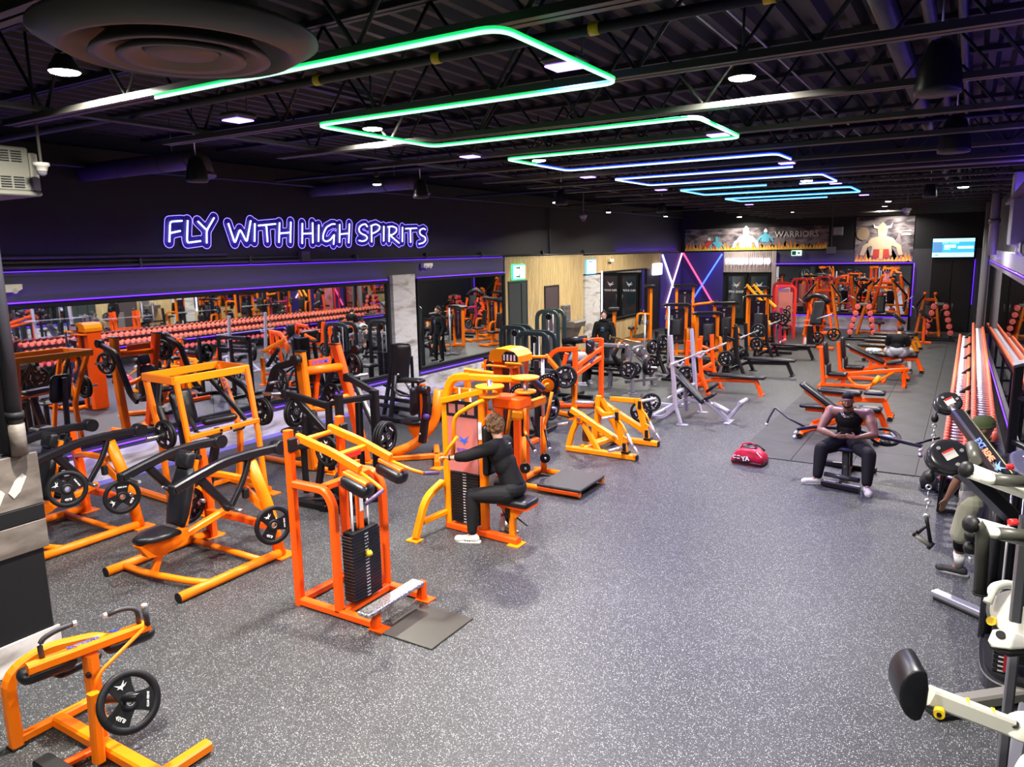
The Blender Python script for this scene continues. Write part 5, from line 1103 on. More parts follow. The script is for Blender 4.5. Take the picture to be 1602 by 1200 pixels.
# ---- black rack holding large plates right behind it
t = thing('plate_rack', 'black upright rack with big plates on its right side behind the cam machine', 'rack', (-6.9, 12.2, 0), world=True)
for x, y in ((-6.85, 12.4), (-6.75, 11.9), (-7.9, 12.5), (-7.9, 11.95)): bmp('rack_post', BLK, t, [(x, y, .02), (x, y, 1.5)], .09, .07, up=(0, 1, 0))
for z in (1.46, 1.15, .62): bmp('cross_bar', BLK, t, [(-7.9, 12.45, z), (-6.85, 12.4, z)], .07, .1)
bmp('base_rail', BLK, t, [(-6.8, 11.7, .05), (-6.86, 12.8, .05)], .1, .09); bmp('base_rail', BLK, t, [(-7.9, 11.7, .05), (-7.9, 12.8, .05)], .1, .09); bmp('base_rail', BLK, t, [(-7.9, 12.2, .05), (-6.8, 12.2, .05)], .1, .08)
for z in (1.08, .58): tbp('plate_peg', STL, t, [(-6.8, 12.15, z), (-6.45, 12.1, z)], .026, 12)
plate('on the upper right peg of the black plate rack', (-6.68, 12.13, 1.08), (1, -.15, 0), n=4, group=GL, r=.24); plate('on the lower right peg of the black plate rack', (-6.68, 12.13, .58), (1, -.15, 0), n=4, group=GL, r=.24)
plate('low inside the black rack behind the cam machine', (-7.35, 11.85, .55), (0, -1, 0), group=GL, r=.22)

# ---- black arched cable stations near the charcoal door
def arch_station(label, x, y, h, w=.75):
    t = thing('arched_cable_station', label, 'gym machine', (x, y, 0))
    for yy in (0, .35): bmp('arched_frame', mat('arch_black_green', (.02, .035, .035), .35), t, [(-w/2, yy, .02), (-w/2, yy, h), (w/2, yy, h), (w/2, yy, .02)], .10, .07, bend=.22, up=(0, 1, 0))
    stack(t, (0, .18), .3, .15, .12, .8, 12, (0, -1, 0))
    for s in (-.07, .07): tbp('guide_rod', CHR, t, [(s, .18, .1), (s, .18, h-.05)], .012, 8)
    P_('top_pulley', BLK, t, lambda g: g.cy((0, .05, h-.15), (0, .09, h-.15), .08, 18)); bmp('cross_rail', BLK, t, [(-w/2, .17, .06), (w/2, .17, .06)], .1, .08)
    padp('seat', t, (0, -.45, .5), (1, 0, 0), (0, 1, 0), .18, .2, .08); bmp('seat_post', BLK, t, [(0, -.45, .02), (0, -.45, .46)], .08, .08); bmp('base_beam', BLK, t, [(0, -.6, .05), (0, .2, .05)], .1, .08)
    return t
arch_station('black arched cable station by the charcoal door, nearer of two', -8.55, 14.9, 1.62, .8); arch_station('black arched cable station by the charcoal door, nearer one to the left', -9.5, 15.6, 1.66, .7); arch_station('taller black arched cable station by the charcoal door, behind the others', -9.3, 17.0, 1.95, .62)
t = thing('preacher_stand', 'black bench with thick roller pad before the drinking fountain', 'bench', (-7.95, 15.8, 0))
tbp('roller_pad', PADM, t, [(-.28, 0, 1.35), (.3, .1, 1.42)], .09, 18); bmp('stand_post', BLK, t, [(0, 0, .05), (0, 0, 1.3)], .1, .1, up=(0, 1, 0)); bmp('base_rail', BLK, t, [(-.5, 0, .05), (.5, 0, .05)], .1, .08); bmp('base_rail', BLK, t, [(0, -.5, .05), (0, .5, .05)], .1, .08); tbp('weight_horn', STL, t, [(0, -.1, 1.1), (0, -.4, 1.1)], .025, 10)
plate('on the roller pad bench before the drinking fountain', (-7.95, 15.55, 1.1), (0, -1, 0), n=2, group=GL)

# ---- red-orange glute machine with a long lever
t = thing('glute_lever_machine', 'red-orange lever machine with a tall right post, in front of the lying woman', 'gym machine', (-7.1, 14.3, 0), world=True)
bmp('right_post', ORB, t, [(-6.88, 15.05, .02), (-6.88, 15.05, 1.56)], .1, .1, up=(0, 1, 0)); bmp('front_post', ORA, t, [(-6.88, 13.72, .02), (-6.88, 13.72, .75)], .1, .1, up=(0, 1, 0)); bmp('front_post', ORB, t, [(-7.0, 14.0, .7), (-7.0, 14.0, 1.45)], .1, .1, up=(0, 1, 0))
bmp('arched_beam', ORB, t, [(-6.95, 14.0, 1.45), (-7.45, 13.95, 1.42), (-7.7, 13.9, 1.1), (-7.72, 13.9, .9)], .1, .1, bend=.16); bmp('top_beam', ORB, t, [(-7.3, 15.05, 1.5), (-6.88, 15.05, 1.54)], .09, .09)
bmp('long_beam', ORB, t, [(-7.05, 14.0, 1.02), (-6.86, 15.05, 1.36)], .08, .1); bmp('long_beam', ORB, t, [(-6.98, 13.85, .88), (-6.88, 15.0, 1.15)], .08, .1)
bmp('diagonal', ORA, t, [(-7.65, 13.9, 1.28), (-7.1, 13.6, .95)], .08, .1); bmp('diagonal', ORB, t, [(-7.4, 13.95, .55), (-7.2, 14.0, 1.35)], .08, .09)
bmp('base_rail', ORA, t, [(-7.7, 14.1, .05), (-6.86, 13.75, .05)], .1, .09); bmp('base_rail', ORB, t, [(-8.0, 14.4, .05), (-6.88, 15.05, .05)], .1, .09); bmp('base_rail', ORB, t, [(-7.8, 13.8, .05), (-7.8, 14.9, .05)], .1, .09); bmp('base_rail', ORB, t, [(-6.88, 13.7, .3), (-6.88, 15.0, .08)], .07, .07)
bmp('black_lever', BLK, t, [(-7.6, 13.7, 1.05), (-7.2, 13.6, .55)], .1, .1); handle(t, [(-7.75, 13.9, 1.0), (-7.8, 13.7, .7), (-7.7, 13.6, .45), (-7.4, 13.6, .42)], .022, BLK, bend=.1)
padp('shoulder_pad', t, (-6.98, 14.7, 1.42), (0, 1, 0), UZ, .12, .16, .14, .05, .03)
padp('back_pad', t, (-7.15, 14.6, 1.18), (1, .3, 0), (0, .3, .2), .3, .2, .06, .05, .02, MATS['slate_vinyl']); tbp('link_rod', CHR, t, [(-6.95, 14.5, 1.5), (-6.88, 14.95, 1.25)], .012, 8)
foot(t, (-6.88, 13.68), (.2, .16), ORA); tbp('horn', STL, t, [(-7.05, 13.6, .98), (-6.85, 13.3, .96)], .025, 10)
plate('at the front of the red-orange lever machine', (-6.93, 13.42, .95), (.45, -1, .1), r=.24, n=2, group=GL)

# ---- amber low lever machine with steel handles
t = thing('lever_squat_machine', 'low amber lever squat machine with steel handles, empty of plates, on the open floor', 'gym machine', (-5.3, 12.0, 0), world=True)
YR = {11.45: 1, 12.42: 1}
for y in (11.43, 12.45):
    bmp('base_rail', ORY, t, [(-5.88, y, .05), (-4.55, y-.04, .05)], .11, .10); P_('rail_cap', BLKF, t, lambda g: g.bx((-4.545, y-.04, .05), (.015, .1, .09)))
    bmp('pivot_post', ORY, t, [(-5.86, y, .06), (-5.80, y+.04, .34), (-5.66, y+.06, .66)], .10, .08, bend=.08, up=(0, 1, 0)); bmp('pivot_brace', ORY, t, [(-5.66, y+.06, .62), (-5.28, y, .08)], .09, .08, up=(0, 1, 0))
    P_('pivot_block', ORA, t, lambda g: g.bx((-5.64, y+.06, .60), (.16, .16, .22), ch=.04)); P_('pivot_bolt', STL, t, lambda g: g.cy((-5.64, y-.04, .60), (-5.64, y-.02, .60), .03, 12)); P_('pivot_cap', BLKF, t, lambda g: g.cy((-5.80, y, .68), (-5.80, y+.12, .68), .07, 14))
    bmp('lever_beam', ORY, t, [(-5.82, y+.04, .74), (-5.6, y+.03, .64), (-4.82, y-.02, .26)], .09, .11)
    bmp('lever_post', ORY, t, [(-4.76, y-.03, .10), (-4.96, y-.03, .84)], .10, .10, up=(0, 1, 0)); P_('post_shoe', BLKF, t, lambda g: g.bx((-4.75, y-.03, .12), (.13, .13, .03)))
    P_('horn_block', BLKF, t, lambda g: g.bx((-4.90, y-.09, .74), (.06, .03, .14), ch=.005)); P_('horn_block', BLKF, t, lambda g: g.bx((-4.76, y-.09, .22), (.06, .03, .14), ch=.005))
    tbp('handle_arm', ORY, t, [(-4.90, y-.05, .68), (-4.78, y-.1, .60), (-4.66, y-.2, .48)], .018, 10, .03); tbp('steel_handle', CHR, t, [(-4.66, y-.2, .48), (-4.5, y-.34, .32)], .023, 12)
    tbp('handle_arm', ORY, t, [(-4.80, y-.05, .40), (-4.68, y-.1, .36)], .018, 10); tbp('steel_handle', CHR, t, [(-4.68, y-.1, .36), (-4.42, y-.26, .17)], .023, 12)
bmp('cross_beam', ORY, t, [(-5.7, 12.3, .62), (-5.25, 11.6, .68), (-4.98, 11.42, .74)], .08, .09, bend=.05); bmp('cross_beam', ORY, t, [(-5.66, 12.85, .7), (-5.0, 12.42, .80)], .08, .09)
bmp('centre_beam', ORY, t, [(-5.6, 11.45, .07), (-5.35, 12.0, .14), (-5.35, 12.45, .07)], .16, .09, bend=.1); bmp('rear_post', ORY, t, [(-5.72, 12.28, .05), (-5.66, 12.28, .86)], .10, .09, up=(0, 1, 0)); bmp('rear_brace', ORY, t, [(-5.6, 12.3, .8), (-5.3, 12.4, .12)], .08, .08)
tbp('steel_horn', CHR, t, [(-5.74, 12.26, .72), (-6.05, 12.1, .74)], .03, 12); tbp('steel_horn', CHR, t, [(-4.92, 11.3, .74), (-5.08, 11.14, .72)], .028, 12); tbp('steel_horn', CHR, t, [(-4.78, 11.3, .22), (-4.95, 11.12, .18)], .028, 12); tbp('steel_horn', CHR, t, [(-4.94, 12.5, .78), (-4.75, 12.75, .80)], .028, 12); tbp('steel_horn', CHR, t, [(-5.9, 11.5, .48), (-6.05, 11.4, .46)], .028, 12)
P_('seat_cam', mat('dark_brown_cam', (.06, .015, .01), .4), t, lambda g: g.cy((-5.62, 11.58, .3), (-5.52, 11.6, .3), .14, 20))
# ------------------------------------------------------------ benches, racks and far machines
def barbell(label, c, L=2.0, ax=(0, 1, 0), group='barbells on the bench racks'):
    t = thing('barbell', label, 'barbell', c, group=group); a = V(ax).normalized()
    tbp('bar_shaft', CHR, t, [-a*L*.32, a*L*.32], .014, 10)
    for s in (-1, 1): P_('bar_sleeve', CHR, t, lambda g: (g.cy(a*s*L*.32, a*s*L*.34, .036, 14), g.cy(a*s*L*.34, a*s*L/2, .025, 14)))
    return t
# ---- silver incline bench with upright posts
t = thing('incline_bench', 'silver incline press bench with tall posts and a black sloping pad', 'bench', (-4.6, 14.9, 0), world=True)
for y in (14.22, 15.54):
    bmp('tall_post', SILV, t, [(-4.86, y, .3), (-5.0, y, 1.8)], .075, .09, up=(0, 1, 0)); bmp('post_foot', SILV, t, [(-4.88, y, .42), (-4.75, y, .03)], .10, .05); foot(t, (-4.72, y), (.22, .14), SILV)
    bmp('rear_leg', SILV, t, [(-4.88, y, .35), (-5.1, y, .12), (-5.45, y, .09), (-5.7, y, .1)], .07, .08, bend=.12); bmp('bar_hook', SILV, t, [(-4.92, y, 1.22), (-4.78, y, 1.2), (-4.72, y, 1.28)], .05, .04)
    tbp('plate_peg', CHR, t, [(-5.25, y-.08, .45), (-5.25, y-.3 if y < 15 else y+.3, .45)], .024, 10); tbp('plate_peg', CHR, t, [(-5.5, y-.05, .25), (-5.5, y-.3 if y < 15 else y+.3, .25)], .024, 10)
bmp('cross_bar', SILV, t, [(-5.35, 14.22, .12), (-5.35, 15.54, .12)], .07, .07); bmp('cross_bar', SILV, t, [(-4.9, 14.25, .62), (-4.9, 15.5, .62)], .06, .06)
bmp('main_beam', SILV, t, [(-5.3, 14.88, .12), (-4.85, 14.88, .42), (-4.35, 14.88, .36), (-4.0, 14.88, .04)], .08, .09, bend=.1); foot(t, (-3.96, 14.87), (.12, .42), SILV)
padp('backrest', t, (-4.84, 14.88, .70), (0, 1, 0), (-.66, 0, .62), .15, .5, .07, .05, .02); padp('headrest', t, (-5.2, 14.88, 1.02), (0, 1, 0), (-.5, 0, .8), .13, .1, .09, .05, .03)
bmp('back_post', SILV, t, [(-4.86, 14.88, .15), (-4.9, 14.88, .62)], .07, .07, up=(0, 1, 0)); padp('seat', t, (-4.36, 14.88, .5), (0, 1, 0), (.85, 0, .5), .14, .12, .07, .05, .02)
bmp('foot_post', SILV, t, [(-4.0, 14.88, .06), (-3.72, 14.95, .42)], .07, .07); tbp('foot_roller', SILV, t, [(-3.75, 14.8, .42), (-3.7, 15.15, .44)], .045, 14); tbp('adjust_tube', SILV, t, [(-4.3, 14.88, .35), (-4.1, 14.85, .28), (-3.95, 14.8, .22)], .05, 12)
handle(t, [(-4.4, 14.75, .62), (-4.15, 14.7, .82)], .03, RUB)
barbell('silver barbell across the tall silver incline bench', (-4.86, 14.9, 1.27), 2.1)
for c, n, r, w_ in (((-5.3, 14.02, .45), 1, .19, 'upper'), ((-5.5, 13.98, .25), 1, .225, 'lower')): plate('on the %s near peg of the silver incline bench' % w_, c, (.35, -1, 0), r=r, n=n, group=GL)
plate('on the far peg of the silver incline bench', (-5.2, 15.75, .4), (.2, 1, 0), r=.22, group=GL)
# ---- flat benches with racks (bench towards +x)
def flat_rack(name, label, x, y, m, pm, w=.72, h=1.38, bl=1.25, post_w=.09, extra=False):
    t = thing(name, label, 'bench', (x, y, 0))
    for s in (-1, 1):
        bmp('rack_post', m, t, [(.08, s*w/2, .02), (-.12, s*w/2, .5), (-.18, s*w/2, h)], .08, .12, up=(0, 1, 0), bend=.1); foot(t, (.08, s*w/2), (.2, .1), m)
        bmp('bar_hook', m, t, [(-.12, s*w/2, h-.32), (.02, s*w/2, h-.34), (.05, s*w/2, h-.26)], .05, .03)
        if extra:
            bmp('rear_post', m, t, [(-.35, s*w/2, .02), (-.48, s*w/2, .8), (-.45, s*w/2, h-.05)], .08, .12, up=(0, 1, 0)); bmp('spotter_arm', m, t, [(-.45, s*w/2, h-.3), (-.12, s*w/2, h-.4)], .05, .06)
        tbp('plate_peg', CHR, t, [(-.38, s*(w/2), .48), (-.38, s*(w/2+.24), .48)], .024, 10); bmp('peg_beam', m, t, [(-.05, s*w/2, .45), (-.42, s*w/2, .48), (-.5, s*w/2, .03)], .07, .08, bend=.06)
    bmp('cross_bar', m, t, [(-.45, -w/2, .06), (-.45, w/2, .06)], .08, .08); bmp('cross_bar', m, t, [(-.14, -w/2, .62), (-.14, w/2, .62)], .06, .08)
    bmp('bench_beam', m, t, [(-.4, 0, .1), (.0, 0, .3), (bl-.1, 0, .34)], .08, .09, bend=.1); bmp('front_leg', m, t, [(bl-.14, 0, .34), (bl, 0, .03)], .09, .09, up=(0, 1, 0)); foot(t, (bl, 0), (.1, .36), m)
    padp('bench_pad', t, (bl/2+.0, 0, .43), (1, 0, 0), (0, 1, 0), bl/2+.08, .15, .075, .05, .018, pm)
    return t
flat_rack('bench_press_rack', 'red-orange flat bench rack with dark pad behind the silver incline bench', -5.25, 18.0, ORB, PADM, 1.0, 1.35, 1.2, extra=True)
for s in (-1, 1): pass
bt = flat_rack('bench_press_rack', 'black flat bench rack with a barbell, right behind the red-orange one', -5.2, 21.1, BLK, PADM, 1.0, 1.36, 1.25, extra=True)
flat_rack('bench_press_rack', 'farther black bench with curved leg and two small bottles on it', -5.2, 24.5, BLK, PADM, .8, 1.4, 1.2)
barbell('silver barbell racked on the red-orange flat bench', (-5.2, 17.9, 1.09), 2.2); barbell('silver barbell racked on the nearer black flat bench', (-5.15, 21.3, 1.10), 2.2); barbell('silver barbell racked on the farther black bench', (-5.15, 24.6, 1.14), 2.2)
for lab, c, ax, r, n in (('on the bar of the nearer black bench', (-5.15, 22.15, 1.10), (0, 1, 0), .2, 2), ('on the bar of the farther black bench', (-5.15, 25.45, 1.14), (0, 1, 0), .2, 1), ('on the near peg of the red-orange flat bench', (-5.65, 17.3, .5), (0, -1, 0), .22, 2), ('on the far peg of the red-orange flat bench', (-5.5, 18.7, .48), (0, 1, 0), .22, 2),
    ('on the near peg of the nearer black bench', (-5.58, 20.45, .48), (0, -1, 0), .22, 2), ('on the far peg of the nearer black bench', (-5.58, 21.7, .48), (0, 1, 0), .22, 1), ('on the near peg of the farther black bench', (-5.58, 23.95, .48), (0, -1, 0), .22, 2), ('low between the two black benches', (-5.9, 22.6, .3), (.3, -1, 0), .225, 2)): plate(lab, c, ax, r=r, n=n, group=GL)
def bottle(label, c, col, h=.2):
    t = thing('water_bottle', label, 'bottle', c)
    P_('bottle_body', mat('bottle_%g' % col[0], col, .3), t, lambda g: g.lathe((0, 0, 0), (0, 0, 1), [(0, 0), (.035, .002), (.037, .02), (.037, h*.62), (.018, h*.85), (.016, h*.88)], 14)); P_('bottle_cap', REDP, t, lambda g: g.lathe((0, 0, h*.86), (0, 0, 1), [(.02, 0), (.02, .03), (0, .032)], 12))
bottle('clear bottle with red cap standing on the farther black bench', (-4.25, 24.5, .47), (.8, .7, .7), .26)
t = thing('shaker', 'small pink shaker lying on the farther black bench', 'bottle', (-4.95, 24.45, .47)); P_('shaker_body', mat('pink_plastic', (.8, .15, .2), .4), t, lambda g: g.lathe((0, 0, .045), (.8, .3, .5), [(0, 0), (.045, 0), (.05, .14), (.03, .17), (0, .17)], 14)); P_('shaker_lid', WHT, t, lambda g: g.lathe((-.02, -.01, .03), (-.8, -.3, .1), [(.045, 0), (.045, .03), (0, .03)], 12))
bottle('clear water bottle standing on the floor beside the pec fly base', (-4.85, 7.62, .0), (.75, .8, .85), .22)
# ---- grey combo bench with plates (a woman lies on it)
t = thing('hip_thrust_machine', 'grey bench machine with plates, the woman lies on it before the bearded man', 'gym machine', (-7.6, 17.5, 0), world=True)
bmp('front_leg', GREY, t, [(-6.95, 17.0, .5), (-6.89, 16.92, .02)], .09, .09, up=(0, 1, 0)); bmp('front_leg', GREY, t, [(-6.9, 18.1, .5), (-6.86, 18.2, .02)], .09, .09, up=(0, 1, 0)); foot(t, (-6.89, 16.9), (.22, .16), GREY); foot(t, (-6.86, 18.22), (.22, .16), GREY)
bmp('arched_frame', GREY, t, [(-7.0, 17.0, .5), (-6.95, 17.0, 1.1), (-6.8, 17.35, 1.15), (-6.78, 17.4, .12)], .06, .06, bend=.12); bmp('low_rail', GREY, t, [(-7.2, 17.2, .22), (-6.7, 18.0, .22)], .07, .08); bmp('low_rail', BLK, t, [(-8.5, 17.65, .3), (-7.0, 17.6, .3)], .07, .08)
bmp('upright', GREY, t, [(-7.75, 17.5, .02), (-7.7, 17.5, 1.1)], .10, .09, up=(0, 1, 0)); bmp('lever_beam', GREY, t, [(-8.2, 17.5, 1.08), (-7.3, 17.35, 1.10)], .12, .10); P_('lever_plate', STL, t, lambda g: g.bx((-7.2, 17.3, 1.0), (.1, .12, .34), ch=.03))
tbp('polished_bar', mat('brass_bar', (.75, .62, .25), .25, 1), t, [(-7.9, 17.8, 1.26), (-6.95, 17.6, 1.18)], .022, 12); padp('bench_pad', t, (-7.9, 17.55, .48), (1, 0, 0), (0, 1, 0), .62, .17, .09, .06, .02)
P_('steel_linkage', STL, t, lambda g: (g.cy((-7.05, 17.6, .95), (-6.9, 17.5, .93), .12, 18), g.cy((-6.95, 17.75, .75), (-6.8, 17.7, .75), .10, 18), g.cy((-6.85, 17.4, 1.02), (-6.75, 17.3, 1.0), .08, 18), g.tb([(-7.1, 17.5, .9), (-6.8, 17.8, .5)], .03, 8)), kind='stuff')
tbp('plate_peg', CHR, t, [(-6.93, 16.95, .6), (-6.9, 16.7, .6)], .025, 10); tbp('plate_peg', CHR, t, [(-6.8, 17.4, .6), (-6.45, 17.4, .6)], .025, 10); bmp('rear_leg', BLK, t, [(-8.45, 17.6, .45), (-8.5, 17.62, .02)], .08, .08, up=(0, 1, 0)); foot(t, (-8.5, 17.6), (.16, .3), BLK)
plate('at the near front corner of the grey bench machine', (-6.92, 16.72, .60), (.3, -1, 0), r=.225, group=GL); plate('on the right peg of the grey bench machine', (-6.70, 17.42, .62), (1, -.2, 0), n=3, r=.225, group=GL); plate('on the bar of the grey bench machine', (-6.80, 17.95, 1.05), (1, -.3, 0), n=2, r=.2, group=GL); plate('low in the middle of the grey bench machine', (-7.0, 17.3, .55), (.6, -1, 0), r=.17, group=GL)
# thin steel posts and dark bench press behind it
def squat_stand(label, x, y, h, m=GREY):
    t = thing('squat_stand', label, 'rack', (x, y, 0)); tbp('steel_post', CHR, t, [(0, 0, .05), (0, 0, h)], .03, 12); bmp('base_rail', m, t, [(-.35, 0, .04), (.35, 0, .04)], .08, .06); bmp('base_rail', m, t, [(0, -.3, .04), (0, .3, .04)], .08, .06)
    bmp('bar_cradle', m, t, [(-.09, 0, h*.82+.1), (-.09, 0, h*.82), (.09, 0, h*.82), (.09, 0, h*.82+.1)], .04, .03, up=(0, 1, 0)); return t
squat_stand('thin steel upright post with cradle behind the grey bench machine, nearer one', -6.95, 19.6, 1.95); squat_stand('thin steel upright post behind the grey bench machine, farther one', -8.1, 20.8, 1.62)
flat_rack('bench_press_rack', 'black bench with angled frame behind the thin steel posts', -7.3, 20.5, BLK, PADM, .8, 1.2, 1.3)
plate('large, behind the thin steel posts', (-7.3, 20.0, .9), (1, -.4, 0), n=3, r=.225, group=GL)
t = thing('adjustable_bench', 'black adjustable bench with roller end beyond the silver incline bench', 'bench', (-6.3, 19.0, 0))
padp('bench_pad', t, (.1, 0, .62), (1, 0, .35), (0, 1, 0), .55, .14, .07); padp('roller_pad', t, (.75, 0, .9), (1, 0, 0), (0, 1, 0), .12, .2, .12, .05, .04); bmp('frame_leg', BLK, t, [(-.5, 0, .02), (0, 0, .55), (.6, 0, .8)], .08, .08, up=(0, 1, 0)); bmp('frame_leg', BLK, t, [(.5, 0, .02), (.3, 0, .65)], .08, .08, up=(0, 1, 0)); bmp('base_rail', BLK, t, [(-.6, 0, .04), (.6, 0, .04)], .1, .06)
# ---- selectorised machines in the distance: black hooded towers with orange columns
def tower(label, x, y, h, rz=0, m=ORA, w=.62, arm=0, shroud=BLK, name='stack_machine'):
    t = thing(name, label, 'gym machine', (x, y, 0), rz)
    for s in (-1, 1): bmp('column', m, t, [(s*w/2, 0, .02), (s*w/2, 0, h-.04)], .10, .10, up=(0, 1, 0))
    P_('rounded_hood', BLK, t, lambda g: g.prism([(-w*.72, 0), (w*.72, 0), (w*.75, .04), (w*.55, .09), (-w*.55, .09), (-w*.75, .04)], (1, 0, 0), UZ, (0, -.02, h-.05), .34))
    P_('stack_shroud', mat('black_gloss_shroud', (.015, .012, .03), .25), t, lambda g: g.bx((0, .02, h*.55), (w*.8, .05, h*.72), ch=.01)); P_('shroud_slot', STL, t, lambda g: g.bx((0, -.012, h*.55), (.05, .01, h*.5)))
    g = G(); bird(g, (0, -.012, h*.86), (1, 0, 0), UZ, .06); part('logo_bird', g, WHP, t)
    bmp('base_beam', m, t, [(-w/2, 0, .05), (w/2, 0, .05)], .1, .09); bmp('base_beam', m, t, [(0, 0, .05), (0, -1.1, .05)], .1, .09); bmp('base_foot', m, t, [(-.3, -1.1, .05), (.3, -1.1, .05)], .1, .08)
    tbp('arched_handle', m, t, [(w/2, -.05, h*.5), (w/2+.05, -.5, h*.52), (w/2+.05, -.6, .3)], .045, 12, .14)
    padp('seat', t, (0, -.65, .5), (1, 0, 0), (0, 1, 0), .2, .18, .08); bmp('seat_post', m, t, [(0, -.7, .05), (0, -.7, .46)], .09, .09, up=(0, 1, 0)); padp('backrest', t, (0, -.36, .92), (1, 0, 0), (0, .15, 1), .16, .3, .08)
    if arm == 1: tbp('lever_arm', m, t, [(w/2, 0, h*.62), (w/2+.1, -.2, h*.66), (w/2+.8, -.35, h*.7)], .05, 12, .1); P_('arm_end', BLK, t, lambda g: g.cy((w/2+.78, -.35, h*.7), (w/2+.9, -.37, h*.705), .075, 14))
    if arm == 2:
        for s in (-1, 1): bmp('press_arm', ORY, t, [(s*.12-.25, -.1, h+.1), (s*.12+.1, -.5, h*.85), (s*.14+.5, -.8, h*.66)], .07, .09)
    return t
tower('orange and black stack machine with a long side lever near the violet wall', -9.3, 28.0, 2.1, .35, arm=1)
tower('shorter orange stack machine in front of the violet corner', -8.3, 24.2, 1.65, .35)
tower('orange stack machine with black shroud, left of the slat header doors', -7.0, 25.2, 1.65, .5, arm=0)
tower('orange stack machine with two raised lever arms before the glass doors', -6.8, 28.8, 2.0, .3, arm=2)
tower('orange stack machine right before the glass doors', -6.3, 27.0, 1.8, .3)
tower('orange stack machine beside the far left mirror', -10.4, 27.2, 2.1, -1.1)
tower('orange stack machine reflected in the far left mirror, by the light bar', -10.3, 23.6, 1.5, -1.2)
tower('orange stack machine behind the farther black bench', -6.9, 23.0, 1.5, .4)
# red arched cable machines
def red_arch(label, x, y, h):
    t = thing('arched_pulldown', label, 'gym machine', (x, y, 0), .25)
    for yy in (-.22, .22): bmp('arched_frame', RED, t, [(-.35, yy, .02), (-.35, yy, h), (.35, yy, h), (.35, yy, .02)], .09, .07, bend=.2, up=(0, 1, 0))
    P_('stack_shroud', SHR, t, lambda g: g.bx((0, -.25, h*.58), (.5, .02, h*.62))); stack(t, (0, 0), .3, .16, .1, .75, 10, (0, -1, 0)); bmp('base_beam', RED, t, [(0, .2, .05), (0, -1.2, .05)], .1, .09); padp('seat', t, (0, -.9, .48), (1, 0, 0), (0, 1, 0), .18, .18, .08); bmp('seat_post', RED, t, [(0, -.9, .05), (0, -.9, .44)], .08, .08, up=(0, 1, 0)); padp('thigh_pad', t, (0, -.55, .75), (1, 0, 0), (0, 1, 0), .2, .07, .1)
    P_('cable_hook', BLK, t, lambda g: g.lathe((0.1, -.4, h*.6), (0, 1, 0), [(.07, 0), (.085, .01), (.07, .02), (.055, .01), (.07, 0)], 14))
red_arch('red arched pulldown machine at the left end of the back wall mirror, nearer one', -6.0, 30.0, 2.0); red_arch('red arched pulldown machine at the left end of the back wall mirror, farther one', -6.6, 32.4, 2.0)
t = thing('squat_rack', 'crimson and violet rack posts behind the black benches', 'rack', (-5.3, 25.9, 0))
for x, y in ((-.1, -.5), (-.1, .5)): bmp('rack_post', mat('crimson_violet_paint', (.5, .02, .12), .4), t, [(x, y, .02), (x, y, 1.45)], .09, .09, up=(0, 1, 0)); bmp('base_rail', BLK, t, [(x-.5, y, .05), (x+.6, y, .05)], .09, .08)
bmp('cross_bar', MATS['crimson_violet_paint'], t, [(-.1, -.5, 1.2), (-.1, .5, 1.2)], .07, .08)
plate('on the near post of the crimson rack', (-5.3, 25.2, 1.2), (0, -1, 0), r=.2, group=GL); plate('on the far post of the crimson rack', (-5.3, 26.6, 1.2), (.3, 1, 0), r=.2, group=GL)
# orange A-frame machines by the back mirror
def aframe(label, x, y, h=1.95, rz=0, plates=True, w=1.25, name='plate_loaded_machine'):
    t = thing(name, label, 'gym machine', (x, y, 0), rz)
    for s in (-1, 1):
        bmp('slanted_leg', ORA, t, [(s*w/2, -.25, .02), (s*w*.22, .0, h)], .1, .09, up=(0, 1, 0)); bmp('slanted_leg', ORB, t, [(s*w/2, .5, .02), (s*w*.22, .1, h)], .09, .09, up=(0, 1, 0)); bmp('base_rail', ORA, t, [(s*w/2, -.4, .05), (s*w/2, .6, .05)], .09, .08)
        bmp('swing_arm', BLK, t, [(s*w*.24, -.05, h-.05), (s*w*.55, -.3, h*.72), (s*w*.5, -.45, h*.45)], .06, .07, bend=.1); P_('arm_pivot', ORA, t, lambda g: g.lathe((s*w*.22, -.08, h), (0, -1, 0), [(0, .05), (.06, .04), (.07, -.05), (0, -.08)], 14))
        handle(t, [(s*w*.5, -.45, h*.62), (s*w*.7, -.5, h*.72)], .02, CHR)
    bmp('cross_bar', ORA, t, [(-w*.4, .0, h*.42), (w*.4, .0, h*.42)], .08, .08); bmp('cross_bar', ORB, t, [(-w*.28, .0, h*.86), (w*.28, .0, h*.86)], .08, .1); bmp('base_rail', ORA, t, [(-w/2, .3, .05), (w/2, .3, .05)], .09, .08)
    padp('backrest', t, (0, -.15, h*.55), (1, 0, 0), (0, .2, 1), .15, .34, .09); padp('seat', t, (0, -.45, .5), (1, 0, 0), (0, 1, 0), .18, .18, .08); bmp('seat_post', ORB, t, [(0, -.4, .05), (0, -.4, .45)], .09, .09, up=(0, 1, 0))
    return t
aframe('orange A-framed press before the back wall mirror, left one', -4.9, 31.6, 2.05, .1); aframe('orange wide A-framed press before the back wall mirror, right one', -2.9, 32.6, 2.15, .05, w=1.6); aframe('orange A-framed machine at the right end of the back wall mirror', -1.25, 32.9, 1.6, .0, w=.8)
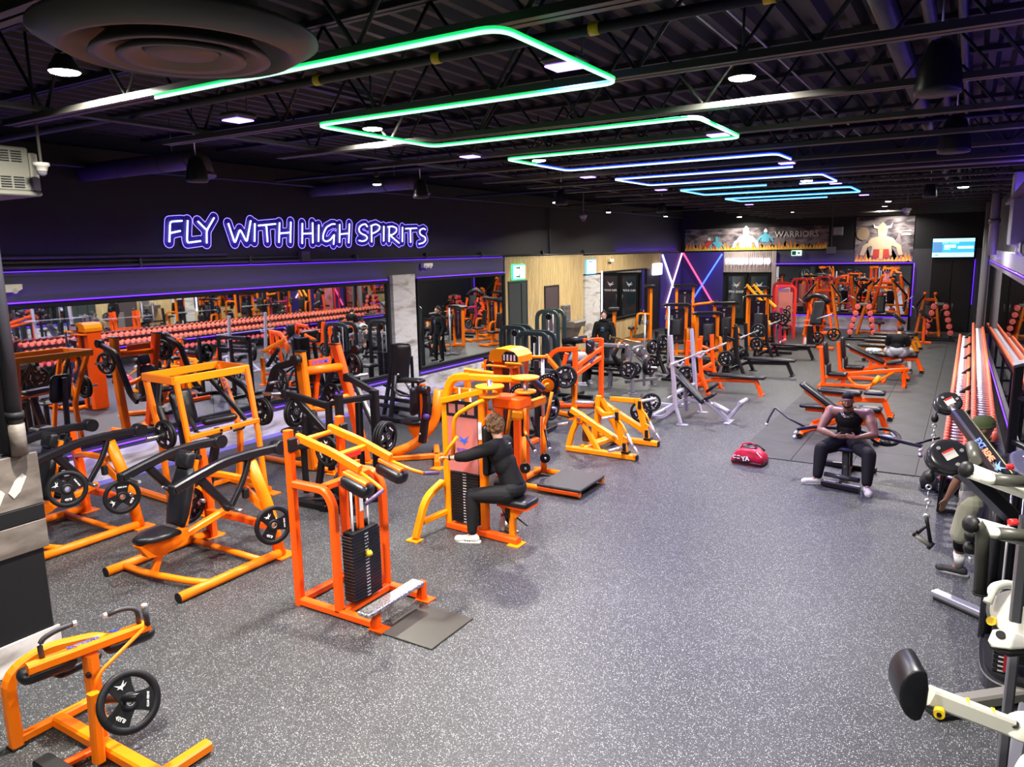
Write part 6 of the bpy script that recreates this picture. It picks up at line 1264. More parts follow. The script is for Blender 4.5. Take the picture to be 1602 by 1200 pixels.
# chest supported row in front of them
t = thing('chest_row_machine', 'orange chest supported row with black arched top and two plates at the base', 'gym machine', (-4.5, 27.7, 0))
for s in (-.28, .28): bmp('rear_post', ORB, t, [(s-.1, .25, .02), (s*.8, .15, 1.75)], .09, .09, up=(0, 1, 0)); bmp('front_post', ORB, t, [(s+.35, -.1, .3), (s+.1, -.05, 1.5)], .08, .08, up=(0, 1, 0))
P_('arched_top_pad', PADM, t, lambda g: g.tb([(-.35, .1, 1.6), (-.15, .05, 1.82), (.2, 0, 1.78), (.42, -.05, 1.55)], .09, 14, .2)); padp('chest_pad', t, (.08, -.1, 1.2), (1, 0, 0), (.1, .2, 1), .2, .42, .1); P_('foot_shroud', BLK, t, lambda g: g.bx((-.05, .0, .4), (.4, .1, .7), ch=.02))
for z in (.72, .9): bmp('cross_bar', ORB, t, [(-.4, .1, z), (.35, .1, z)], .07, .06)
bmp('base_rail', ORB, t, [(-.4, .3, .05), (-.25, -.6, .05)], .09, .08); bmp('base_rail', ORB, t, [(-.3, -.1, .05), (.5, -.4, .05)], .09, .08); bmp('peg_arm', ORB, t, [(.2, -.1, .5), (.65, -.15, .55)], .09, .1); tbp('chrome_handle', CHR, t, [(.1, -.4, 1.02), (.6, -.45, 1.2)], .02, 10); bmp('long_foot', ORB, t, [(.2, -.55, .05), (.75, -.75, .07)], .09, .08)
plate('at the base of the chest supported row, left one', (-4.35, 27.35, .35), (.1, -1, 0), r=.225, group=GL); plate('at the base of the chest supported row, right one', (-3.85, 27.5, .48), (.25, -1, 0), r=.225, group=GL)
# ---- benches on the black tiles
def upright_bench(label, x, y, rz=0):
    """utility bench: tall backrest at -x, seat, long frame to +x"""
    t = thing('utility_bench', label, 'bench', (x, y, 0), rz, group='upright orange benches')
    bmp('back_post', ORB, t, [(-.02, 0, .03), (-.12, 0, 1.0)], .1, .1, up=(0, 1, 0)); padp('backrest', t, (.0, 0, .85), (0, 1, 0), (-.13, 0, 1), .14, .28, .08, .05, .02); padp('lower_back_pad', t, (.08, 0, .46), (0, 1, 0), (-.05, 0, 1), .13, .15, .08, .04, .02)
    padp('seat', t, (.3, 0, .36), (1, 0, 0), (0, 1, 0), .22, .15, .07, .05, .02); bmp('seat_frame', ORB, t, [(-.05, 0, .24), (.5, 0, .30)], .09, .09)
    bmp('base_beam', ORB, t, [(-.1, 0, .06), (.5, 0, .08), (1.0, 0, .06)], .09, .08); bmp('foot_bar', ORB, t, [(-.1, -.25, .04), (-.1, .25, .04)], .08, .06); bmp('foot_bar', ORB, t, [(1.0, -.25, .04), (1.0, .25, .04)], .08, .06)
    return t
upright_bench('orange bench with its black backrest upright, nearer of two on the tiles', -2.92, 19.8); upright_bench('orange bench with its black backrest upright, farther of two on the tiles', -2.7, 21.1)
def incl_bench(label, x, y, a, rz=0, m=ORB, pads=2, seat_a=.2, L=.95, h=.5, grp='orange adjustable benches'):
    """adjustable bench, head towards -x; a = backrest pitch"""
    t = thing('adjustable_bench', label, 'bench', (x, y, 0), rz, group=grp); ca, sa = math.cos(a), math.sin(a)
    padp('backrest', t, (-ca*L/2, 0, h+sa*L/2), (-ca, 0, sa), (0, -1, 0), L/2, .14, .08, .05, .02)
    padp('seat', t, (.24, 0, h+.03), (math.cos(seat_a), 0, math.sin(seat_a)), (0, 1, 0), .2, .15, .08, .05, .02)
    bmp('back_frame', m, t, [(-ca*L*.9, 0, h-.08+sa*L*.9), (0, 0, h-.09)], .07, .07); bmp('main_beam', m, t, [(-L*.75, 0, .10), (-.1, 0, .36), (.45, 0, .38)], .09, .1, bend=.08)
    bmp('front_leg', m, t, [(.42, 0, .38), (.55, 0, .05)], .1, .1, up=(0, 1, 0)); bmp('foot_bar', m, t, [(-L*.75, -.25, .06), (-L*.75, .25, .06)], .08, .08); bmp('foot_bar', m, t, [(.56, -.22, .05), (.56, .22, .05)], .08, .07)
    for s in (-1, 1): P_('wheel', RUB, t, lambda g: g.cy((-L*.75, s*.26, .06), (-L*.75, s*.30, .06), .055, 14)); P_('foot_cap', BLKF, t, lambda g: g.cy((.56, s*.22, .05), (.56, s*.24, .05), .05, 10))
    bmp('ladder_post', m, t, [(-.35, 0, .2), (-.25*ca-.1, 0, h+sa*.2)], .06, .06)
    return t
incl_bench('orange bench with lifted backrest close behind the seated man', -1.75, 14.35, .62, 0, ORB, h=.46)
incl_bench('flat orange bench just behind the shoulders of the seated man', -1.65, 15.1, .0, 0, ORB, L=1.0, h=.45, seat_a=0); incl_bench('flat orange bench, second behind the seated man', -1.72, 16.55, .02, 0, ORB, L=.85, h=.5, seat_a=0)
incl_bench('orange bench with inclined backrest before the man in grey shorts', -1.75, 21.6, .42, 0, ORB, L=1.05, h=.45, seat_a=.25)
incl_bench('orange bench the man in grey shorts sits on', -1.5, 23.1, .0, 0, ORB, L=.9, h=.46, seat_a=0)
for k, (x, y, w_) in enumerate(((-1.9, 25.0, 'nearest'), (-1.85, 26.2, 'second'), (-1.85, 27.3, 'third'), (-1.8, 28.4, 'fourth'))): incl_bench('amber flat bench beyond the man in grey shorts, %s of the row' % w_, x, y, 0, 0, ORY, L=.9, h=.48, seat_a=0, grp='amber flat benches in a row')
t = thing('preacher_bench', 'orange preacher curl bench with tilted black pads beyond the amber benches', 'bench', (-1.6, 30.0, 0))
for s in (-.45, .35): padp('arm_pad', t, (s, 0, .95+s*.2), (.7, 0, -.6), (0, 1, 0), .26, .18, .08); bmp('pad_post', ORB, t, [(s, 0, .05), (s, 0, .9)], .1, .1, up=(0, 1, 0))
bmp('base_rail', ORB, t, [(-.6, 0, .05), (.6, 0, .05)], .1, .08); bmp('base_rail', ORB, t, [(0, -.5, .05), (0, .5, .05)], .1, .08)
t = thing('curved_frame_bench', 'orange bench frame with curved tube and amber roller, left of the inclined bench', 'bench', (-1.9, 19.95, 0))
bmp('frame_beam', ORB, t, [(-.6, 0, .33), (.6, .6, .42), (.75, .75, .42)], .09, .1); tbp('curved_tube', ORA, t, [(-.55, 0, .3), (-.35, 0, .06), (.0, .1, .06), (.45, .5, .38)], .035, 10, .15); tbp('roller', ORY, t, [(.08, -.05, .15), (.18, .1, .3)], .06, 14); bmp('end_leg', ORB, t, [(.66, .66, .42), (.7, .7, .03)], .1, .1, up=(0, 1, 0)); bmp('end_leg', ORB, t, [(-.6, 0, .33), (-.62, 0, .03)], .09, .09, up=(0, 1, 0)); bmp('foot_bar', ORB, t, [(.7, .4, .04), (.7, 1.0, .04)], .08, .06)
# ---- round dumbbells, dumbbell towers and the long rack
DR = mat('dumbbell_red_urethane', (.75, .05, .04), .45); DO = mat('dumbbell_orange_red', (.90, .15, .06), .45)
def db_proto(label, m, r, w, L, grp):
    """a dumbbell, axis along local y"""
    t = thing('dumbbell', label, 'dumbbell', (0, 0, 0), group=grp)
    tbp('handle', CHR, t, [(0, -L/2, 0), (0, L/2, 0)], .020, 8)
    for s in (-1, 1): P_('dumbbell_head', m, t, lambda g: g.lathe((0, s*(L/2-.01), 0), (0, s, 0), [(0, 0), (r*.85, 0), (r, .015), (r, w-.015), (r*.85, w), (r*.4, w), (0, w-.006)], 14))
    g = G()
    for s in (-1, 1): g.lathe((0, s*(L/2-.01+w+.001), 0), (0, s, 0), [(r*.62, 0), (r*.68, .001), (r*.74, 0)], 12); bird(g, (0, s*(L/2-.008+w), 0), (s, 0, 0), (0, 0, 1), r*.42)
    part('head_print', g, mat('head_print_pink', (.85, .5, .45), .5), t)
    return t
def tree(label, x, y, rz=0):
    t = thing('dumbbell_tower', label, 'rack', (x, y, 0), rz)
    bmp('base_rail', BLK, t, [(-.55, -.22, .05), (.55, -.22, .05)], .1, .07); bmp('base_rail', BLK, t, [(-.5, .22, .05), (.5, .22, .05)], .1, .07)
    for s in (-1, 1): bmp('slanted_post', BLK, t, [(s*.42, 0, .06), (s*.13, 0, 1.32)], .07, .07, up=(0, 1, 0))
    P_('top_cap', GREY, t, lambda g: g.bx((0, 0, 1.33), (.3, .2, .1), ch=.02))
    for s in (-1, 1):
        for k in range(5): z = .24+.235*k; xx = s*(.42-.29*(z/1.32)+.02); P_('cradle', BLK, t, lambda g: g.bx((xx, 0, z-.03), (.09, .18, .04), ch=.01))
    return t
dproto = None
for (x, y, rz, nm) in ((-.85, 31.2, .0, 'before the black double door'), (-3.3, 30.4, .15, 'left of the amber benches')):
    tree('black A-shaped dumbbell tower holding round red dumbbells, '+nm, x, y, rz); grp = 'round red dumbbells on the tower '+nm; lab = 'round red dumbbell on the A-shaped tower '+nm; dproto = None
    for s in (-1, 1):
        for k in range(5):
            z = .24+.235*k; xx = s*(.42-.29*(z/1.32)+.03); p = V((xx, 0, z+.06)); p.rotate(Quaternion((0, 0, 1), rz)); loc = (x+p.x, y+p.y, p.z)
            if dproto is None: dproto = db_proto(lab, DR, .105, .1, .13, grp); dproto.location = loc; dproto.rotation_euler = (0, 0, rz)
            else: copy_tree(dproto, loc=loc, rz=rz)
# the long rack: three shelves of red dumbbells along the right wall
RY0, RY1 = 11.0, 26.0
t = thing('dumbbell_rack', 'long three shelf steel rack of red dumbbells along the right wall mirror', 'rack', (.2, 18.5, 0), world=True)
SH = ((.0, .42, RY0, 25.2), (.0, .80, RY0, 25.2), (.31, 1.02, RY0, 26.6))   # x, z of the shelf, y range
for (x, z, y0, y1) in SH:
    for d in (-.10, .10): bmp('shelf_rail', BLK, t, [(x+d, y0-.1, z-.07), (x+d, y1+.1, z-.07)], .05, .04)
y = RY0-.1
while y < 26.8:
    bmp('rack_frame', BLK, t, [(-.12, y, .02), (-.1, y, .72), (.2, y, 1.0), (.42, y, 1.0)], .06, .07); bmp('rack_frame', BLK, t, [(.42, y, .02), (.42, y, 1.0)], .06, .06, up=(0, 1, 0)); bmp('rack_frame', BLK, t, [(-.14, y, .04), (.44, y, .04)], .06, .06); y += 2.3
for si, (x, z, y0, y1) in enumerate(SH):
    wn = ('lower', 'middle', 'top')[si]; grp = 'red dumbbells on the %s shelf of the long rack' % wn; lab = 'red dumbbell with chrome handle on the %s shelf of the long rack' % wn
    pr = None; y = y0+.08; sp = .195 if si else .22
    while y < y1:
        if pr is None:
            pr = db_proto(lab, DO if si else DR, .074, .062, .19, grp); pr.location = (x, y, z+.03); pr.rotation_euler = (0, 0, PI/2)
        else: copy_tree(pr, loc=(x, y, z+.03), rz=PI/2)
        y += sp
# ------------------------------------------------------------ right foreground: cable machine and white selectorised machine
CHRM = mat('chrome_edge', (.75, .75, .72), .2, .9)
t = thing('cable_crossover_machine', 'black functional cable machine with two raised swivel arms at the right edge', 'gym machine', (.5, 6.9, 0), world=True)
BG = mat('black_gloss_panel', (.02, .02, .025), .22)
def oval(cx, cy, a, b, n=32): return [(cx+a*math.copysign(abs(math.cos(k*2*PI/n))**.6, math.cos(k*2*PI/n)), cy+b*math.copysign(abs(math.sin(k*2*PI/n))**.6, math.sin(k*2*PI/n))) for k in range(n)]
P_('base_shell', BG, t, lambda g: g.prism(oval(.60, 6.95, .30, .50), (1, 0, 0), (0, 1, 0), (0, 0, .06), .12)); P_('base_trim', CHRM, t, lambda g: g.prism(oval(.60, 6.95, .305, .505), (1, 0, 0), (0, 1, 0), (0, 0, .112), .012))
P_('base_deck', BLKF, t, lambda g: g.prism(oval(.60, 6.95, .27, .47), (1, 0, 0), (0, 1, 0), (0, 0, .14), .04))
tbp('corner_column', BG, t, [(.34, 7.26, .1), (.34, 7.26, 1.72)], .05, 14); P_('side_panel', BG, t, lambda g: g.bx((.42, 7.32, 1.05), (.16, .06, 1.4), ch=.02)); P_('side_panel', mat('grey_gloss_panel', (.1, .1, .11), .25), t, lambda g: g.bx((.52, 7.34, 1.1), (.1, .05, 1.1), ch=.01))
g = G(); bird(g, (.43, 7.285, 1.05), (1, 0, 0), UZ, .03); part('logo_bird', g, WHP, t)
P_('top_hood', BG, t, lambda g: g.prism(oval(.60, 6.62, .24, .42), (1, 0, 0), (0, 1, 0), (0, 0, 1.80), .12)); P_('hood_trim', CHRM, t, lambda g: g.prism(oval(.60, 6.62, .235, .415), (1, 0, 0), (0, 1, 0), (0, 0, 1.862), .006)); P_('hood_panel', mat('violet_grey_panel', (.07, .07, .11), .3), t, lambda g: g.prism(oval(.60, 6.62, .215, .39), (1, 0, 0), (0, 1, 0), (0, 0, 1.867), .006))
for y in (6.52, 6.60, 6.78): P_('hood_print', WHP, t, lambda g: g.bx((.47, y, 1.872), (.04, .03, .003)))
bmp('neck_column', BG, t, [(.6, 6.9, .12), (.6, 6.8, 1.75)], .18, .24)
for k, (x, m_) in enumerate(((.44, mat('stack_red', (.35, .01, .02), .4)), (.66, mat('stack_green', (.15, .5, .05), .4)))):
    stack(t, (x, 6.62), .12, .12, .16, .78, 16, (0, -1, 0)); P_('colour_scale', m_, t, lambda g: g.bx((x+.035, 6.555, .47), (.05, .004, .58)))
    for s in (-.04, .04): tbp('guide_rod', CHR, t, [(x+s, 6.66, .15), (x+s, 6.66, 1.7)], .009, 8)
def swivel_arm(base, tip, cover_r, nm):
    base, tip = V(base), V(tip); d = (tip-base).normalized()
    bmp('swivel_arm', BG, t, [base, tip-d*.12], .10, .085); bmp('arm_edge', mat('olive_edge', (.16, .15, .08), .3, .4), t, [base+V((.045, 0, .035)), tip-d*.14+V((.045, 0, .035))], .012, .012)
    tbp('arm_neck', STL, t, [tip-d*.16, tip-d*.02], .028, 12)
    c = tip+d*.03; up = V((0, -.55, .83)).normalized() if True else None; u = V((1, 0, 0)); v = u.cross(up)*-1
    out = [(cover_r*(1 if math.cos(a) > 0 else 1)*math.cos(a), cover_r*.88*math.sin(a)) for a in np.linspace(0, 2*PI, 28, endpoint=False)]
    n_ = (V((0, 0, 3.5))-c).normalized(); n_ = (n_+V((.25, .2, .35))).normalized(); u = V((0, 0, 1)).cross(n_).normalized(); v = n_.cross(u)
    P_('pulley_cover', BG, t, lambda g: g.slab(out, u, v, c, .05, .008)); P_('pulley_cover', BG, t, lambda g: g.slab(out, u, v, c-n_*.06, .03, .006))
    P_('pulley_wheel', GREY, t, lambda g: g.cy(c-n_*.045, c-n_*.03, cover_r*.7, 20))
    P_('warning_label', mat('label_paper', (.75, .7, .65), .5), t, lambda g: g.bx(tuple(c+n_*.028-u*.0), (.075, .055, .002), M=Matrix((u, v, n_)).transposed() @ Matrix.Rotation(.5, 3, 'Z')))
    P_('label_header', REDP, t, lambda g: g.bx(tuple(c+n_*.030+v*.021-u*.011), (.07, .012, .002), M=Matrix((u, v, n_)).transposed() @ Matrix.Rotation(.5, 3, 'Z')))
    for a in (.4, 2.6, 5.2): P_('cover_bolt', CHR, t, lambda g: g.cy(c+n_*.025+u*math.cos(a)*cover_r*.6+v*math.sin(a)*cover_r*.6, c+n_*.035+u*math.cos(a)*cover_r*.6+v*math.sin(a)*cover_r*.6, .011, 10))
    return c, u, v, n_
c1, u1, v1, n1 = swivel_arm((.33, 6.35, 1.80), (-.06, 7.05, 2.18), .102, 'far')
c2, u2, v2, n2 = swivel_arm((.37, 6.15, 1.58), (-.02, 5.10, 2.22), .118, 'near')
dd = (V((-.06, 7.05, 2.18))-V((.33, 6.35, 1.80))).normalized(); ss = V((0, 0, 1)).cross(dd).normalized()
pm = V((.33, 6.35, 1.80))+dd*.36+V((0, -.052, .02)); 
vv = ss if ss.x < 0 else -ss
nn = V((-.35, -.8, .5)).normalized(); vv = nn.cross(-dd).normalized()*1
g = lettering('EXT', .06, tuple(pm+nn*.03), -dd, vv*1, .002, (1, 1), .002); part('arm_lettering', g, BLUEP, t); g = lettering('REME', .055, tuple(pm-dd*.13+nn*.03), -dd, vv, .002, (1, 1), .002); part('arm_lettering', g, mat('orange_print', (.9, .12, .01), .5), t)
g = G(); bird(g, tuple(pm-dd*.27+nn*.03), -dd, vv, .055); part('logo_bird', g, mat('arm_blue_print', (.03, .15, .7), .5), t)
P_('red_knob', REDP, t, lambda g: g.bx((.35, 6.3, 1.9), (.05, .05, .04), ch=.01))
for c, L, hd in ((c1, .30, False), (c2, .16, True)):
    p = V(c)+V((-.09, -.03, -.13))
    tbp('cable', BLKF, t, [V(c)+V((-.07, 0, -.05)), p], .006, 6); P_('cable_ball', RUB, t, lambda g: g.lathe(p, (0, 0, -1), [(0, -.03), (.022, -.02), (.028, 0), (.028, .02), (.018, .04), (0, .045)], 14))
    q = V(p)+V((0, 0, -.04))
    for k in range(4): P_('chain_link', CHR, t, lambda g: g.lathe(q-V((0, 0, .03+.045*k)), (1, 0, 0) if k % 2 else (0, 1, 0), [(.013, -.004), (.019, 0), (.013, .004), (.009, 0), (.013, -.004)], 12))
    hk = q-V((0, 0, .22))
    if not hd: tbp('strap', RUB, t, [hk, hk-V((0, 0, .1))], .014, 8)
hk = V(c2)+V((-.09, -.03, -.39)); t2 = thing('stirrup_attachment', 'black stirrup cable handle hanging from the near pulley at right', 'handle', tuple(hk), world=True)
P_('clip', CHR, t2, lambda g: g.lathe(hk, (0, 1, 0), [(.014, -.004), (.02, 0), (.014, .004), (.01, 0), (.014, -.004)], 12)); tbp('strap', RUB, t2, [hk, hk+V((.01, 0, -.05)), hk+V((.035, 0, -.17))], .011, 8); tbp('strap', RUB, t2, [hk+V((.01, 0, -.05)), hk+V((-.045, .02, -.13))], .009, 8)
tbp('grip_tube', mat('grey_grip', (.16, .16, .14), .5), t2, [hk+V((-.05, .02, -.135)), hk+V((.035, 0, -.18))], .018, 14); P_('grip_end', RUB, t2, lambda g: g.cy(hk+V((.028, -.0, -.176)), hk+V((.045, -.005, -.186)), .026, 16)); P_('grip_end', RUB, t2, lambda g: g.cy(hk+V((-.045, .02, -.13)), hk+V((-.06, .025, -.124)), .022, 16))
# grey base beam on the floor
t = thing('machine_stabiliser', 'grey stabiliser beam on the floor by the foot of the walking man', 'machine base', (.15, 8.0, 0), world=True); bmp('stabiliser_beam', mat('pale_steel_beam', (.34, .34, .40), .35, .5), t, [(-.07, 8.14, .06), (.5, 7.75, .06)], .10, .055); bmp('rubber_foot', RUB, t, [(-.05, 8.12, .018), (.5, 7.74, .018)], .09, .034)
P_('beam_cap', BLKF, t, lambda g: g.bx((-.075, 8.145, .06), (.012, .09, .05)))
# white selectorised machine, nearest at the right edge
t = thing('white_leg_machine', 'white selectorised leg machine with black roller pad, nearest at the right edge', 'gym machine', (.5, 4.6, 0), world=True)
bmp('floor_beam', mat('grey_beam_olive', (.27, .26, .23), .4, .3), t, [(.02, 5.98, .07), (.72, 6.62, .07)], .12, .10); bmp('rubber_foot', RUB, t, [(.0, 5.95, .02), (.3, 6.2, .02)], .15, .04)
bmp('mast', GREY, t, [(.385, 4.95, .02), (.385, 4.95, 1.45)], .055, .06, up=(0, 1, 0)); bmp('mast_sleeve', STL, t, [(.31, 4.1, 1.70), (.31, 4.12, 2.22)], .05, .055, up=(0, 1, 0)); P_('red_pin', REDP, t, lambda g: g.cy((.275, 4.08, 2.20), (.245, 4.06, 2.20), .016, 12))
WCRM = mat('cream_powder_coat', (.9, .9, .8), .32)
bmp('roller_arm', WCRM, t, [(-.02, 3.78, 1.38), (.34, 4.0, 1.20)], .07, .085)
def rollpad():
    g = G(); out = [(.085*math.cos(a)-(.0 if math.cos(a) > 0 else 0), .125*math.sin(a)) for a in np.linspace(-PI/2, PI/2, 12)]+[(-.02, .11), (-.035, .04), (-.035, -.04), (-.02, -.11)]
    return g.slab(out, (-.92, -.25, .12), (-.05, -.1, -1), (-.085, 3.72, 1.45), .24, .005)
part('roller_pad', rollpad(), PADM, t); P_('adjust_knob', YEL, t, lambda g: g.cy((.03, 3.74, 1.34), (.03, 3.70, 1.34), .024, 18)); P_('knob_core', BLKF, t, lambda g: g.cy((.03, 3.70, 1.34), (.03, 3.695, 1.34), .011, 12)); P_('arm_bracket', GREY, t, lambda g: g.bx((-.02, 3.8, 1.34), (.08, .06, .07), ch=.01))
for dx in (.12, .2): P_('yellow_mark', YEL, t, lambda g: g.bx((-.02+dx*1.35, 3.78+dx*.82, 1.428-dx*.68), (.016, .05, .004)))
P_('cam_plate', WCRM, t, lambda g: g.slab([(.11*math.cos(a), .075*math.sin(a)) for a in np.linspace(0, 2*PI, 24, endpoint=False)], (1, .2, 0), (0, .6, .6), (.40, 4.0, 1.22), .02, .004)); 
for dx in (-.06, 0, .06): P_('cam_opening', BLKF, t, lambda g: g.cy((.40+dx, 3.985+dx*.2, 1.232), (.40+dx, 3.98+dx*.2, 1.24), .02, 14))
tbp('short_arm', WCRM, t, [(.42, 3.75, 1.23), (.36, 3.55, 1.32), (.32, 3.5, 1.20)], .028, 12, .06); handle(t, [(.32, 3.5, 1.22), (.32, 3.5, 1.0)], .026, RUB)
# dial, linkage plate and hooked handle in the middle
P_('dial_disc', BG, t, lambda g: g.cy((.34, 4.42, 1.60), (.335, 4.40, 1.61), .135, 32)); P_('dial_face', WCRM, t, lambda g: g.cy((.335, 4.40, 1.61), (.332, 4.385, 1.615), .115, 32)); P_('dial_knob', YEL, t, lambda g: g.cy((.235, 4.36, 1.56), (.225, 4.33, 1.57), .022, 16))
P_('linkage_plate', WCRM, t, lambda g: g.slab([(-.16, -.03), (-.14, -.06), (-.06, -.05), (0, -.025), (.1, -.06), (.2, -.06), (.2, .05), (.1, .05), (0, .035), (-.08, .055), (-.15, .03)], (1, .15, -.12), (.1, .6, .55), (.38, 4.30, 1.50), .022, .004)); P_('linkage_plate', BLK, t, lambda g: g.slab([(-.15, -.03), (-.06, -.05), (0, -.025), (.2, -.06), (.2, .05), (0, .035), (-.08, .055), (-.15, .03)], (1, .15, -.12), (.1, .6, .55), (.38, 4.30, 1.46), .022, .004))
for dx in (-.11, .02, .12): P_('plate_opening', BLKF, t, lambda g: g.cy((.38+dx, 4.29+dx*.1, 1.515-dx*.12), (.38+dx, 4.285+dx*.1, 1.522-dx*.12), .022, 14))
tbp('hooked_handle', WCRM, t, [(.20, 4.25, 1.70), (.22, 4.3, 1.77), (.28, 4.4, 1.76), (.36, 4.5, 1.71)], .022, 12, .03); P_('carriage', WCRM, t, lambda g: g.bx((.36, 4.45, 1.74), (.1, .08, .09), ch=.01))
# two white press arms with black grips
for k, (a, b, gy) in enumerate((((.045, 3.42, 2.60), (.42, 3.75, 2.40), 0), ((.075, 3.22, 2.44), (.40, 3.62, 2.26), 1))):
    a, b = V(a), V(b); d = (b-a).normalized()
    tbp('white_arm', WCRM, t, [a, b], .031, 14); P_('arm_end_cap', RUB, t, lambda g: g.lathe(a, -d, [(.034, -.004), (.033, .008), (.018, .018), (0, .02)], 16))
    s0 = a+d*.06; s1 = s0+V((.035, -.02, -.01)); e = s1+V((.16, .08, -.015))
    tbp('grip_stub', WCRM, t, [s0, s1, s1+(e-s1)*.12], .022, 12, .02); handle(t, [s1+(e-s1)*.1, e], .025, mat('olive_rubber', (.06, .06, .05), .4)); P_('grip_tip', RUB, t, lambda g: g.cy(e, e+(e-s1).normalized()*.006, .028, 14))
handle(t, [(.088, 3.22, 2.45), (.115, 3.23, 2.41), (.125, 3.25, 2.16)], .024, MATS['olive_rubber'], bend=.05); P_('grip_tip', RUB, t, lambda g: g.cy((.125, 3.25, 2.16), (.125, 3.25, 2.153), .027, 14))
handle(t, [(.075, 3.5, 2.62), (.06, 3.6, 2.66)], .024, MATS['olive_rubber'])
for z in (2.16, 2.10): P_('rubber_stop', RUB, t, lambda g: g.lathe((.10, 3.9, z), (0, 0, 1), [(0, -.03), (.03, -.02), (.035, 0), (.03, .02), (0, .03)], 14))
P_('stop_hook', CHR, t, lambda g: g.cy((.10, 3.9, 2.06), (.10, 3.9, 2.03), .008, 8)); tbp('rear_column', BLK, t, [(.62, 4.5, .02), (.62, 4.5, 2.2)], .08, 16); bmp('cross_link', GREY, t, [(.385, 4.95, 1.4), (.62, 4.6, 1.4)], .06, .06); bmp('cross_link', WCRM, t, [(.42, 3.75, 2.4), (.62, 4.5, 2.15)], .06, .06)
bmp('cross_link', WCRM, t, [(.40, 3.62, 2.26), (.60, 4.45, 2.05)], .06, .06); bmp('lower_link', GREY, t, [(.34, 4.0, 1.2), (.62, 4.5, 1.2)], .06, .06); bmp('lower_link', GREY, t, [(.385, 4.7, .06), (.6, 6.3, .06)], .09, .08); bmp('sleeve_link', GREY, t, [(.31, 4.1, 1.8), (.62, 4.5, 1.8)], .05, .05); bmp('dial_link', WCRM, t, [(.36, 4.45, 1.6), (.62, 4.5, 1.6)], .05, .05)
# black stand with slanted head before the right wall mirror
t = thing('console_stand', 'black upright stand with slanted grey head before the right wall mirror', 'stand', (.55, 10.3, 0), world=True)
bmp('stand_post', BLK, t, [(.56, 10.3, .02), (.56, 10.3, 2.10)], .10, .13, up=(0, 1, 0)); P_('slanted_head', GREY, t, lambda g: g.bx((.66, 10.25, 2.16), (.34, .3, .03), M=Matrix.Rotation(-.35, 3, 'Y'))); bmp('base_rail', BLK, t, [(.45, 10.3, .05), (.8, 9.7, .05)], .1, .09); bmp('arm_rail', BLK, t, [(.56, 10.3, 1.72), (.76, 10.0, 1.72)], .05, .05); bmp('arm_rail', BLK, t, [(.56, 10.3, 1.2), (.78, 9.8, 1.2)], .06, .06)
# ---- sports bag, backpack and shakers
BAGR = mat('crimson_vinyl', (.62, .008, .05), .4, nodes=noisy(9, (.45, .005, .03), (.75, .012, .07)))
t = thing('gym_bag', 'crimson holdall with white lettering and open top standing on the floor', 'bag', (-2.86, 12.1, 0), -.12)
def bagbody():
    g = G(); prof = [(-.24, .0), (-.27, .05), (-.25, .14), (-.19, .22), (-.10, .27), (.05, .27), (.14, .25), (.24, .17), (.26, .08), (.24, .0)]
    vs = []; n = len(prof); Y_ = [(-.15, .82), (-.14, .95), (-.10, 1), (.10, 1), (.14, .95), (.15, .82)]
    for y, s in Y_: vs += [(a*(.97+.03*s), y*(1-.25*(b/.27)), b*s) for a, b in prof]
    m = len(Y_); fs = [tuple(range(n)), tuple(reversed(range((m-1)*n, m*n)))]
    for i in range(m-1):
        for j in range(n): k = (j+1) % n; fs.append((i*n+j, (i+1)*n+j, (i+1)*n+k, i*n+k))
    g.add(vs, fs, True); return g
part('bag_body', bagbody(), BAGR, t); P_('dark_base', RUB, t, lambda g: g.bx((.0, 0, .035), (.52, .305, .06), ch=.02)); P_('side_panel', mat('dark_maroon', (.12, .005, .02), .4), t, lambda g: g.bx((-.08, -.155, .10), (.26, .012, .08), ch=.005))
P_('open_mouth', mat('bag_lining', (.01, .012, .012), .7), t, lambda g: g.slab([(.13*math.cos(a), .075*math.sin(a)) for a in np.linspace(0, 2*PI, 18, endpoint=False)], (1, 0, 0), (0, 1, 0), (-.02, -.0, .275), .012, .004)); P_('zip_tab', WHT, t, lambda g: g.bx((.05, -.05, .285), (.08, .012, .006), rz=.5))
tbp('carry_handle', BAGR, t, [(-.14, -.06, .24), (-.12, -.03, .33), (.02, .0, .35), (.1, .03, .27)], .013, 8, .05); tbp('shoulder_strap', RUB, t, [(.2, .1, .22), (.1, .14, .28), (-.05, .13, .3), (-.2, .1, .2)], .014, 8, .06)
P_('label_patch', WHP, t, lambda g: g.bx((.19, -.075, .195), (.12, .11, .004), M=Matrix.Rotation(.72, 3, 'Y') @ Matrix.Rotation(.0, 3, 'X')))
P_('patch_mark', REDP, t, lambda g: g.bx((.20, -.08, .194), (.03, .03, .004), M=Matrix.Rotation(.72, 3, 'Y'))); g = lettering('OO', .08, (-.17, -.158, .12), (1, 0, 0), (0, .15, 1), .002, (1, 1), .003); part('bag_lettering', g, WHP, t); g = lettering('YA', .1, (-.02, -.164, .11), (.97, 0, .2), (-.2, .15, 1), .002, (1, 1), .004); part('bag_lettering', g, WHP, t)
t = thing('backpack', 'black backpack slumped on the floor beyond the near pulley', 'bag', (-.14, 12.05, 0), .1); BPM = mat('black_nylon', (.018, .018, .022), .5)
def packbody():
    g = G(); out = [(-.25, 0), (-.27, .08), (-.22, .2), (-.12, .28), (.02, .30), (.15, .27), (.24, .18), (.25, .06), (.22, 0)]
    return g.slab(out[::-1], (1, 0, 0), (0, 0, 1), (0, 0, .005), .24, .03)
